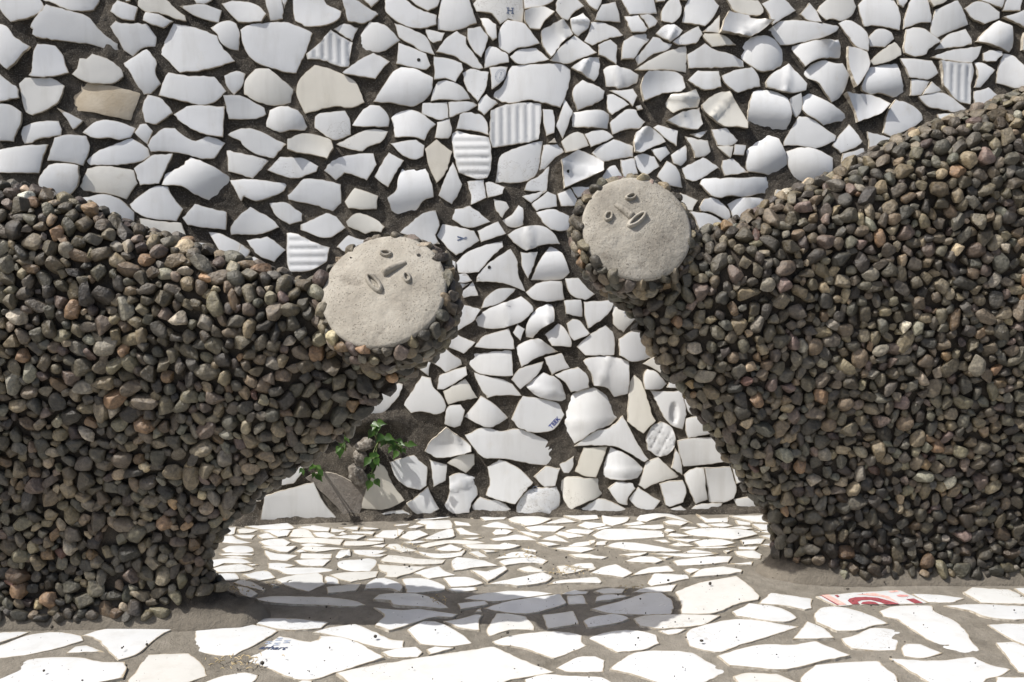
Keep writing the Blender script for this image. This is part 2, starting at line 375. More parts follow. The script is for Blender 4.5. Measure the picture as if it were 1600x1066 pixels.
WALL = """- -1233,1269 -1208,1235 -1146,1256 -1133,1274 -1150,1308 -1232,1304
- -1116,1284 -1088,1271 -1066,1265 -1030,1267 -1012,1284 -1005,1312 -1125,1309 -1138,1290
- -947,1292 -938,1293 -938,1311 -955,1310
- -1157,1237 -1163,1222 -1157,1218 -1159,1206 -1144,1199 -1082,1192 -1031,1187 -990,1176 -966,1174 -968,1190 -992,1206 -1017,1232 -1037,1253 -1075,1265 -1127,1278
- -1235,1138 -1215,1121 -1198,1137 -1185,1155 -1164,1177 -1195,1196 -1216,1224 -1233,1230
- -983,1266 -956,1248 -928,1246 -920,1278 -967,1294
- -920,1282 -904,1269 -873,1267 -831,1252 -807,1248 -810,1261 -833,1279 -860,1302 -917,1300
- -908,1246 -861,1230 -838,1247 -872,1263 -902,1267
- -783,1292 -757,1293 -740,1306 -792,1303
- -782,1260 -730,1246 -723,1277 -765,1290 -823,1285
- -967,1202 -954,1174 -933,1160 -906,1182 -881,1185 -878,1209 -886,1220 -901,1240 -957,1238 -971,1244 -984,1230
- -866,1182 -868,1167 -835,1133 -823,1122 -789,1125 -739,1137 -692,1153 -729,1197 -734,1214 -784,1233 -838,1243
- -733,1217 -726,1198 -705,1183 -683,1180 -680,1223 -688,1245 -711,1252 -750,1234
- -1158,1155 -1160,1126 -1168,1108 -1153,1105 -1111,1107 -1079,1116 -1086,1134 -1091,1157 -1108,1180 -1148,1183
- -1060,1127 -1072,1113 -1039,1095 -1009,1092 -982,1092 -955,1110 -958,1125 -976,1143 -1000,1155 -1025,1163 -1039,1150 -1054,1151
- -925,1092 -909,1068 -892,1070 -868,1094 -881,1124 -877,1142 -881,1155 -901,1178 -931,1158 -955,1143
- -1235,1043 -1190,1054 -1196,1082 -1218,1097 -1234,1112
- -1185,1049 -1177,1021 -1162,1014 -1126,1029 -1101,1050 -1089,1085 -1115,1102 -1130,1103 -1177,1103 -1191,1089
B -1072,1063 -1069,1027 -1003,1017 -940,1005 -927,1041 -916,1071 -979,1087 -1054,1094 -1083,1081
- -865,1095 -874,1066 -822,1053 -771,1043 -739,1053 -714,1079 -742,1114 -793,1114 -850,1122
- -713,1092 -695,1070 -675,1092 -667,1122 -689,1129 -718,1116
- -911,1037 -906,1000 -880,995 -866,1005 -841,1023 -848,1037 -871,1060 -899,1067
- -1237,952 -1204,950 -1199,967 -1186,999 -1185,1020 -1212,1038 -1236,1040
- -1082,1000 -1072,981 -1049,1002 -1079,1019 -1107,1032
- -823,1002 -800,986 -761,970 -722,965 -717,1040 -799,1041 -839,1019
- -1189,968 -1181,946 -1163,948 -1157,954 -1146,958 -1099,966 -1097,981 -1104,1001 -1146,999 -1183,987
- -1022,960 -985,961 -966,956 -940,963 -928,986 -950,995 -995,1005 -1026,996 -1050,973
- -918,960 -901,946 -888,979 -903,996 -918,994 -931,975
- -900,943 -893,928 -845,927 -811,922 -772,911 -744,913 -731,931 -717,951 -756,967 -787,955 -813,966 -836,986 -868,982 -894,956
- -1119,939 -1130,905 -1085,901 -1050,894 -1038,922 -1034,942 -1042,966 -1084,968 -1113,960
- -1238,876 -1149,875 -1139,917 -1128,944 -1190,939 -1237,931
- -1034,895 -981,895 -916,905 -896,918 -900,937 -938,961 -982,943 -1019,927 -1043,906
- -1149,860 -1146,823 -1081,823 -1061,851 -1059,893 -1092,899 -1119,897 -1138,882
- -926,863 -919,846 -875,850 -859,883 -841,923 -884,921 -905,908 -933,887
- -995,826 -952,812 -925,851 -934,883 -1003,893 -1041,887 -1061,837
V -822,893 -861,873 -868,847 -822,844 -799,829 -753,807 -708,832 -708,868 -762,900 -800,916
V -693,833 -679,807 -673,819 -645,807 -604,819 -576,833 -568,852 -644,861 -706,859
- -1057,791 -1024,782 -987,766 -935,759 -934,781 -987,822 -1055,817
- -932,782 -902,766 -866,761 -835,758 -819,788 -849,828 -854,843 -890,841 -944,800
- -914,735 -876,718 -818,702 -810,716 -824,754 -921,766
- -808,748 -717,736 -715,780 -790,800 -820,766
- -705,724 -637,725 -588,742 -604,761 -658,793 -705,744
- -721,670 -704,660 -670,659 -659,686 -733,728 -759,731
- -778,686 -760,686 -760,703 -790,705
- -683,1249 -627,1250 -615,1269 -640,1292 -688,1300 -723,1293
- -671,1072 -643,1055 -598,1044 -557,1053 -551,1085 -610,1136 -643,1134 -669,1104
- -667,1180 -643,1152 -619,1141 -568,1127 -543,1126 -522,1171 -503,1225 -527,1237 -571,1251 -642,1245 -665,1239 -678,1229
- -708,1010 -642,1011 -618,1023 -622,1039 -642,1049 -681,1068 -720,1067
- -680,956 -676,947 -644,924 -600,914 -569,949 -631,980 -659,988 -686,984 -711,971
- -711,881 -651,863 -642,873 -612,907 -643,918 -714,933
- -606,1254 -575,1259 -574,1283 -583,1323 -615,1320 -618,1307
- -572,1285 -555,1321 -580,1322
- -546,1256 -513,1241 -460,1248 -435,1264 -431,1280 -467,1296 -479,1318 -544,1318 -551,1305
- -415,1256 -373,1252 -339,1275 -404,1313 -429,1310
- -357,1292 -323,1326 -370,1326 -377,1312
- -321,1282 -294,1258 -260,1243 -224,1242 -193,1251 -192,1274 -247,1294 -276,1316 -305,1317 -323,1310
- -237,1296 -214,1285 -190,1297 -179,1329 -262,1328 -267,1317
- -190,1261 -189,1239 -151,1236 -90,1257 -113,1330 -176,1329 -180,1316
- -405,1207 -389,1241 -425,1250 -451,1237
R90 -516,1160 -485,1160 -434,1143 -414,1143 -403,1203 -457,1233 -490,1196 -519,1173
- -383,1225 -389,1189 -354,1182 -329,1183 -285,1211 -300,1229 -324,1249 -361,1257
- -287,1218 -250,1198 -241,1189 -197,1175 -215,1215 -231,1228 -277,1247 -299,1253
- -214,1217 -201,1205 -180,1211 -172,1231 -220,1240
- -169,1216 -194,1182 -148,1173 -124,1157 -84,1140 -74,1143 -117,1202 -117,1220 -141,1235
- -114,1215 -96,1182 -79,1169 -68,1195 -61,1222 -81,1247 -114,1241
- -67,1235 -50,1212 -39,1219 -41,1253 -61,1268 -82,1269
H -295,1152 -220,1138 -208,1149 -219,1178 -289,1205
- -198,1138 -199,1112 -170,1116 -145,1106 -125,1138 -129,1154 -171,1167 -200,1170
- -425,1125 -347,1114 -332,1135 -311,1158 -352,1179 -391,1158 -429,1128
T -537,1107 -544,1078 -533,1046 -522,1025 -454,1043 -406,1041 -375,1055 -396,1105 -433,1127 -469,1141 -498,1147
V -307,1126 -328,1094 -353,1057 -306,1054 -259,1045 -228,1057 -209,1076 -202,1117 -244,1139 -282,1145
- -117,1093 -88,1058 -68,1090 -60,1133 -107,1141 -127,1130
- -208,1058 -176,1063 -135,1060 -107,1065 -126,1094 -168,1112 -189,1108 -202,1086
- -52,1089 -22,1115 -11,1147 -58,1144
- -71,1143 -41,1151 -8,1158 -11,1178 -40,1196 -58,1199 -68,1187
- -88,1037 -72,1024 -52,1042 -37,1054 -66,1077 -84,1059
- -231,1027 -185,1011 -163,1017 -166,1057 -228,1054
- -160,1018 -110,1036 -89,1050 -110,1058 -163,1056
- -143,989 -87,983 -60,974 -64,1006 -76,1024 -114,1031 -134,1025
- -193,991 -198,967 -163,965 -154,983 -159,1016 -192,1006
- -299,968 -250,968 -224,960 -213,983 -195,1001 -255,1037 -310,1026
- -384,1029 -406,997 -358,994 -315,994 -312,1013 -320,1030 -337,1046 -361,1048
- -499,990 -471,969 -446,960 -409,974 -412,1014 -423,1033 -485,1027 -498,1018
V -618,993 -585,978 -561,984 -523,984 -517,993 -528,1020 -548,1036 -580,1043 -609,1033 -616,1010
V -565,935 -542,927 -499,921 -468,912 -452,939 -457,957 -502,973 -530,975 -565,960
- -415,938 -380,932 -369,942 -331,958 -316,983 -359,987 -391,978 -445,949
- -279,922 -244,912 -227,921 -224,947 -245,962 -310,952
T -209,885 -193,853 -170,882 -153,932 -193,963 -223,938
R0 -150,928 -137,878 -91,862 -64,866 -55,886 -54,940 -60,967 -106,975 -140,986 -154,978
- -570,867 -540,864 -495,881 -490,894 -525,913 -584,917 -615,884
- -447,859 -426,878 -400,871 -370,859 -345,899 -353,927 -419,921 -456,907 -476,883
- -332,900 -351,869 -316,842 -300,874 -276,910 -314,930
V -292,860 -296,834 -318,815 -308,783 -291,774 -249,780 -228,807 -201,817 -203,839 -223,893 -243,909 -277,903
- -170,868 -189,821 -154,799 -138,826 -128,849 -152,905
- -564,811 -508,799 -455,782 -434,802 -435,849 -498,862 -527,862 -566,821
- -416,789 -345,787 -341,820 -400,840 -425,805
- -596,771 -563,749 -531,757 -531,776 -569,803 -611,802
- -535,735 -480,715 -459,716 -423,740 -446,768 -471,777 -535,748
- -417,743 -374,724 -359,730 -334,728 -325,742 -346,760 -387,777 -405,772 -422,755
- -239,705 -210,697 -185,698 -197,721 -186,745 -196,783 -227,776 -260,751 -287,727
- -639,673 -600,655 -589,669 -572,685 -617,719 -667,710
- -694,657 -674,656 -658,682 -675,698 -683,701
- -630,633 -608,643 -649,669 -666,663
R0 -569,654 -561,630 -503,636 -470,656 -463,691 -483,696 -550,727 -570,728
- -424,679 -383,692 -370,708 -391,712 -416,721 -446,691
- -166,687 -144,669 -122,682 -84,706 -98,731 -178,749 -193,720
- -113,739 -56,754 -109,795 -147,786 -154,761
- -105,822 -106,797 -66,815 -71,844 -73,861 -115,856
- -80,702 -16,724 -36,755 -89,731
- -138,625 -86,626 -53,664 -23,690 -25,705 -75,693 -121,673 -144,650
- -158,634 -147,629 -146,653 -162,660
- -146,601 -115,600 -103,604 -119,623 -148,620
- -137,578 -110,598 -140,598
- -125,560 -87,566 -101,602 -132,574
- -146,521 -143,475 -102,499 -81,530 -137,545
- -215,362 -209,403 -237,379
- -172,371 -129,390 -132,402 -175,433 -207,398
- -193,328 -169,331 -116,364 -119,385 -187,363
- -87,339 -65,303 -41,310 25,308 -7,343 -66,360 -98,369
- -165,288 -89,304 -121,354 -178,323
- -260,268 -239,272 -194,264 -174,272 -170,284 -180,309 -204,336 -209,357 -232,362 -278,289
- -328,272 -290,313 -281,342 -292,345 -330,327 -363,308 -365,256
- -175,239 -149,229 -133,234 -122,273 -133,288 -161,286 -169,279
V -92,239 -57,228 -10,251 -48,289 -81,310 -124,256
V -195,153 -150,156 -106,168 -107,182 -170,231 -208,199 -225,171
- -120,111 -97,133 -98,160 -138,157 -168,139
- -207,119 -204,76 -172,93 -168,134 -214,148
- -299,104 -269,78 -237,70 -221,81 -219,129 -253,160 -315,143
V -164,57 -180,21 -154,8 -111,10 -106,34 -89,54 -94,100 -137,112 -163,103
T -372,83 -390,28 -346,23 -317,25 -277,44 -307,86 -328,132 -344,143
- -249,11 -217,-2 -210,8 -188,21 -217,78 -249,52 -273,37
- -317,-20 -289,-4 -246,-4 -267,13 -289,21 -343,10 -377,-15
- -572,-1 -500,-12 -433,-15 -462,21 -489,59 -506,99 -628,68 -638,9
- -591,94 -556,97 -541,115 -530,140 -565,140 -578,131 -576,120 -608,100
- -656,54 -637,55 -633,77 -652,65
- -91,1286 -52,1281 -31,1254 -10,1268 27,1261 30,1292 25,1331 -75,1331 -100,1305
- 32,1294 75,1300 106,1315 113,1332 28,1331 29,1318
- 112,1290 126,1272 143,1265 158,1285 185,1301 157,1325 125,1325 115,1315
- 205,1297 219,1291 237,1333 188,1333 187,1319
V 31,1265 45,1243 71,1241 84,1264 108,1284 83,1298 45,1293 32,1286
- -33,1237 -34,1196 -8,1180 13,1194 44,1198 70,1206 47,1238 26,1258 -12,1265
V 80,1196 99,1170 120,1195 127,1208 156,1229 131,1267 74,1236
V 153,1238 169,1224 177,1232 196,1246 200,1263 182,1285 149,1268
- 212,1266 231,1264 279,1262 272,1292 265,1312 229,1305 216,1276
- 289,1303 302,1281 335,1283 374,1285 364,1335 283,1334 280,1320
- 394,1316 394,1335 367,1335 371,1314
- 451,1319 457,1336 437,1336 433,1321
- 385,1267 412,1260 432,1276 437,1302 427,1328 400,1315 384,1285
- 498,1253 520,1276 536,1307 515,1329 458,1328 447,1306 439,1264
- 307,1237 344,1238 349,1246 325,1280 289,1277
- 352,1246 369,1254 375,1265 356,1280 328,1280
- 196,1233 185,1213 206,1202 244,1218 286,1230 265,1249 231,1261 203,1262
- 283,1195 281,1167 314,1169 336,1201 355,1220 353,1237 313,1229 287,1214
V 384,1224 408,1212 430,1228 441,1243 418,1259 392,1254 370,1234
- 430,1205 476,1210 492,1232 481,1253 438,1230 414,1213
- 537,1235 536,1282 491,1239
- 223,1178 268,1154 270,1203 252,1217 221,1203
- 324,1152 357,1177 403,1194 414,1208 390,1213 381,1222 363,1225 333,1188 317,1170
- 397,1142 451,1136 450,1204 397,1188 351,1164 316,1141
- 140,1155 166,1165 217,1183 191,1205 160,1227 126,1199 97,1164
- 16,1154 58,1157 95,1166 62,1195 16,1190 -6,1172
V 185,1127 211,1111 223,1130 225,1174 176,1163 151,1145
V 242,1099 266,1098 272,1092 322,1108 327,1130 298,1144 251,1152 235,1142
V 339,1061 361,1070 398,1083 436,1086 447,1095 441,1123 419,1137 351,1138 337,1122 331,1093
- 489,1094 511,1092 542,1099 535,1139 481,1141 454,1116
- -47,1071 -9,1055 17,1058 41,1063 94,1053 124,1044 148,1112 150,1141 132,1154 66,1154 -1,1150 -28,1096 -53,1083
V 159,1059 168,1037 199,1049 235,1068 238,1087 216,1100 181,1115 163,1101 155,1084
- 245,1043 258,1026 282,1042 303,1053 260,1080 244,1077
- 272,1078 301,1060 311,1048 323,1075 311,1093 250,1088
V 417,1032 441,1042 483,1047 488,1069 476,1094 448,1083 412,1081 394,1054
R90 -58,969 -51,942 25,953 68,964 76,1034 75,1054 12,1055 -25,1048 -55,1035
- 80,1006 88,972 108,980 110,1004 105,1038 78,1040
- 122,1025 112,998 130,965 142,993 147,1010 156,1036 135,1067
V 149,994 223,992 247,991 252,1029 228,1039 157,1033
- 260,977 298,990 328,991 344,1009 327,1023 320,1039 297,1041 284,1033 252,1007
V 423,1001 452,991 481,990 493,1003 483,1044 439,1034 398,1011
- 324,1038 337,1041 332,1052 319,1048
- 114,955 108,967 93,955
- 137,930 183,943 198,948 183,978 169,983 148,976 126,958
- 203,944 233,956 261,970 245,984 223,988 186,977
- 218,917 233,907 265,913 313,919 313,947 261,964 222,945 205,929
V 315,932 331,929 349,938 396,957 387,971 353,996 335,994 317,975
- 393,969 425,947 429,986 377,1002 365,995
- 487,968 507,988 461,978
- 464,945 473,917 500,921 515,933 507,962 447,972
- 368,924 384,907 409,929 397,947 359,938
V 418,903 437,896 453,912 452,952 431,939 411,924
- 4,853 41,859 66,883 79,960 45,953 -18,930 -33,917 -43,854
- 77,929 69,885 84,888 105,911 134,932 116,952 80,949
V 130,880 133,838 234,883 234,903 208,921 169,937 125,911
- 289,863 325,876 315,916 279,912
- 324,891 345,869 381,895 368,920 336,928 316,920
- 257,857 286,866 266,898 251,894 230,865
- 400,849 443,841 428,887 400,909 375,869
- 450,864 477,858 535,892 494,918 440,891
- -67,836 -63,815 -25,825 -19,842 -60,856 -69,853
- 88,831 96,896 66,868 40,855 31,834
- 49,802 91,834 70,830 25,819
- 63,781 87,788 116,793 113,822 91,831 50,800
- 126,794 163,795 168,812 150,839 117,826
- 169,815 200,823 209,845 152,842
- 85,746 118,730 147,733 147,769 106,786 62,778
- -41,781 -25,764 -7,790 -15,804 -48,812
V -13,744 8,739 29,746 31,796 18,799 -1,772 -25,758
V 3,701 37,680 75,694 124,697 111,720 88,739 58,745 16,737 -12,721
H -92,601 -33,598 -5,592 34,576 19,609 15,625 12,658 -4,685 -63,647 -91,614
- 25,640 41,609 66,677 21,677
V 125,605 149,624 134,666 122,679 98,693 64,642 48,605
- 143,582 158,563 189,553 214,568 171,610 137,609
- 49,559 91,549 136,555 132,571 128,602 70,598 35,574
- -49,540 -16,556 9,583 -34,584 -68,561 -80,533
V -88,488 -58,481 -20,483 30,502 54,525 52,539 23,564 -32,545 -76,524 -95,504
- 140,518 182,510 178,554 134,552
- 189,508 197,480 253,523 268,553 185,549
V 271,482 290,469 327,510 299,557 284,558 262,534 262,491
V 36,459 54,456 76,481 108,498 110,518 103,548 65,532 44,507 34,473
- 21,450 33,480 14,493 2,471
- 154,455 160,449 201,467 176,500 157,505 141,493
- 103,436 153,433 153,451 134,484 120,493 85,465
- 190,411 265,411 264,464 242,488 188,453 168,433
- 279,410 312,393 363,403 343,473 312,473 277,452
- -42,430 6,429 4,451 -9,482 -76,461 -97,435
- -125,418 -95,447 -151,471 -169,438
V 24,382 71,409 121,421 105,431 67,456 32,448 10,433
- -93,371 -37,360 3,361 -1,423 -8,426 -128,415
- 103,360 121,371 149,379 128,417 83,406
- 21,325 68,366 81,396 19,378 -2,350
V 65,307 106,295 139,292 139,310 122,348 81,368 55,351 35,333
- 138,341 153,316 201,328 195,359 171,381 133,372 110,361
V 206,361 213,332 239,329 249,325 266,302 301,310 305,345 304,394 258,408 199,405 185,396
- 381,367 399,348 416,369 399,385 380,408 340,388
V 346,322 385,321 403,335 375,367 352,374 342,357
- 433,322 433,338 418,358 402,326
- 302,283 300,239 341,208 374,240 364,256 355,291 334,346 319,359 307,341
S 391,259 413,229 445,216 451,239 454,272 441,317 360,319
- 459,263 474,251 481,281 470,301 447,304
- 453,214 460,193 522,204 513,238 487,250 454,245
G 354,164 379,147 403,150 423,172 425,202 412,227 389,237 363,225 349,195
- 15,227 66,213 109,221 126,242 136,258 122,286 82,299 28,308 15,287 -2,248
V 150,174 176,191 218,219 260,233 286,261 284,284 239,318 217,328 165,315 148,298 139,268 133,184
- 250,177 292,164 345,133 356,140 315,204 288,254 254,224 216,215 160,176
- 448,120 513,125 583,134 556,172 536,195 430,188
- 416,117 445,97 436,152 425,169
- -101,179 -74,151 -35,148 8,141 62,130 111,130 154,156 122,175 72,202 19,223 -33,218 -71,228 -122,209
- 134,108 147,107 158,122 160,150 123,130
- 187,99 218,95 232,129 249,174 186,173 163,111
V 239,96 284,87 327,91 338,105 342,118 294,156 256,172 238,117
- 346,62 378,77 439,93 408,120 382,145 350,133 329,73
- 84,72 112,75 125,120 87,126 56,99
- 464,58 481,21 513,32 506,79 501,117 465,111 449,98
- 517,25 556,24 582,35 589,57 573,118 503,117
- 588,73 607,80 595,113 575,124
- 609,56 629,40 623,58 605,76
- 597,-1 660,-2 660,28 637,38 582,32
- 275,29 301,22 303,44 322,65 315,78 271,83 250,65
- 321,18 343,9 366,3 373,13 388,31 330,68 305,38
- 401,21 411,16 447,27 455,59 446,84 419,83 384,76
V 132,41 150,10 193,32 218,40 249,57 243,92 196,93 145,98 117,76
V 11,3 92,1 105,7 123,22 125,50 116,72 45,66 19,41 10,21
- -58,86 -68,54 -34,41 7,31 54,85 10,126 -34,145 -64,126
- -97,4 -33,7 -3,16 -33,38 -62,41 -83,49 -104,27
- 238,-6 304,5 260,31 225,40 169,8
- 428,-7 464,3 441,18 409,9
- 540,0 553,22 488,20 468,8
- 576,1292 632,1281 651,1290 648,1306 637,1321 581,1325 554,1322
- 663,1290 677,1259 737,1296 704,1326 682,1328 646,1312
- 770,1270 804,1266 790,1296 771,1316 748,1286
- 817,1272 835,1275 852,1270 885,1284 897,1308 882,1340 824,1340 824,1329 807,1315 793,1295
- 907,1289 919,1257 946,1259 967,1257 1013,1248 1016,1283 1005,1316 993,1335 923,1335 902,1311
- 1009,1314 1022,1306 1038,1337 1005,1331
- 1023,1251 1061,1266 1096,1269 1098,1287 1083,1342 1050,1342 1041,1325 1027,1283
- 1101,1308 1135,1323 1148,1342 1089,1342 1089,1329
V 577,1233 611,1227 637,1236 673,1263 641,1269 616,1274 611,1282 559,1291 550,1275 535,1235
- 492,1228 517,1201 544,1204 580,1206 544,1232 497,1235
- 457,1147 498,1148 553,1150 602,1151 600,1166 570,1182 524,1194 498,1210 453,1182
V 597,1171 618,1154 645,1139 671,1142 704,1155 704,1186 689,1213 662,1231 610,1224 580,1203
- 697,1208 717,1208 793,1223 845,1244 853,1256 767,1268 700,1270 666,1247
V 740,1180 761,1151 792,1170 862,1177 849,1222 788,1219 750,1211 725,1206
- 872,1234 894,1206 928,1192 930,1215 922,1242 891,1267 869,1273 850,1265
- 934,1206 959,1205 974,1204 999,1226 992,1242 972,1251 949,1249 931,1229
- 945,1158 986,1167 1018,1184 1017,1201 1000,1218 962,1193 934,1168
V 875,1161 885,1120 894,1100 919,1130 932,1162 923,1190 907,1198 874,1205
- 551,1109 586,1084 613,1094 645,1101 639,1128 621,1150 581,1143 542,1127
V 661,1099 697,1089 735,1084 764,1091 767,1108 753,1125 719,1161 674,1133 658,1111
V 771,1122 792,1114 809,1094 834,1061 855,1073 872,1103 880,1132 860,1161 836,1162 807,1169 779,1159 757,1140
V 913,1093 937,1081 956,1086 998,1076 1031,1072 1020,1122 1010,1169 964,1159 932,1151 911,1104
- 1040,1126 1093,1122 1116,1138 1098,1169 1015,1176
- 1026,1190 1053,1179 1083,1186 1089,1199 1122,1219 1062,1254 1029,1250 1023,1204
V 497,1035 523,1014 549,997 579,997 610,992 610,1009 597,1030 562,1087 523,1079 490,1053
V 613,982 680,990 716,988 727,1029 718,1071 692,1088 654,1097 627,1088 616,1062 612,1020
- 727,1041 741,1021 754,1041 755,1067 751,1085 721,1068
V 756,1041 768,1028 795,1013 812,1001 838,1009 878,1013 869,1033 804,1072 767,1089 758,1079
V 892,1041 900,1009 962,1032 982,1055 940,1079 865,1084
- 991,973 1057,1001 1077,1017 1074,1034 1047,1055 1003,1069 980,1031 970,983
- 709,949 753,948 800,944 843,962 846,975 813,996 774,1022 747,1025 742,1018 708,959
- 859,930 899,945 916,961 882,1006 836,949
- 532,950 572,950 586,962 554,994 516,990
- 567,917 574,948 531,947
- 573,926 602,924 608,950 578,952
V 614,883 668,874 712,868 723,886 715,922 695,967 664,979 629,973 611,960 609,901
V 726,886 753,849 832,854 838,887 840,919 791,942 753,945 715,935
- 858,875 882,879 926,913 920,943 863,929
- 934,955 931,912 941,912 989,933 1024,962 928,986
- 1059,975 1095,974 1125,997 1103,1015 1056,985
- 1128,1002 1164,1004 1182,1034 1116,1032
- 544,894 552,872 615,880 575,915 547,911
V 515,820 535,814 560,819 605,817 652,827 679,823 675,870 493,864 487,850
- 489,781 519,776 557,757 566,761 566,776 549,798 522,815 499,812 485,791
V 575,762 602,765 634,773 670,796 653,811 614,815 582,811 561,799
- 438,805 458,783 468,781 482,808 436,828
- 473,764 488,727 508,730 550,753 507,774 459,779
- 710,810 737,830 689,836 681,809
- 1110,1229 1150,1246 1198,1265 1183,1296 1165,1325 1132,1312 1108,1302 1096,1254 1100,1235
- 1261,1316 1287,1308 1297,1342 1231,1341 1225,1329
- 1336,1301 1344,1342 1300,1342 1296,1328 1289,1301
- 1206,1281 1241,1266 1280,1281 1280,1297 1240,1321 1216,1324 1185,1305
- 1350,1259 1384,1255 1384,1308 1349,1305 1330,1296 1289,1284
- 1176,1206 1206,1213 1205,1228 1189,1253 1142,1238 1109,1199
V 1269,1207 1310,1194 1318,1206 1313,1260 1278,1275 1245,1251 1216,1220
- 1157,1169 1206,1165 1223,1182 1231,1208 1156,1199 1096,1179
- 1238,1171 1271,1169 1289,1185 1288,1195 1253,1198 1236,1190
- 1278,1147 1275,1114 1313,1103 1351,1097 1352,1154 1320,1186 1293,1191
R90 1126,1142 1128,1111 1137,1098 1167,1066 1203,1057 1204,1112 1211,1143 1203,1163 1141,1167 1118,1169
- 1222,1137 1213,1101 1230,1101 1244,1117 1270,1147 1235,1166 1214,1166
- 1216,1041 1254,1054 1284,1078 1252,1102 1213,1091
- 1043,1080 1072,1081 1095,1116 1067,1121 1045,1122
- 1075,1081 1109,1087 1130,1090 1098,1115
- 1093,1050 1126,1044 1159,1036 1192,1044 1128,1087 1064,1077
- 1385,1186 1384,1252 1346,1245 1341,1199"""
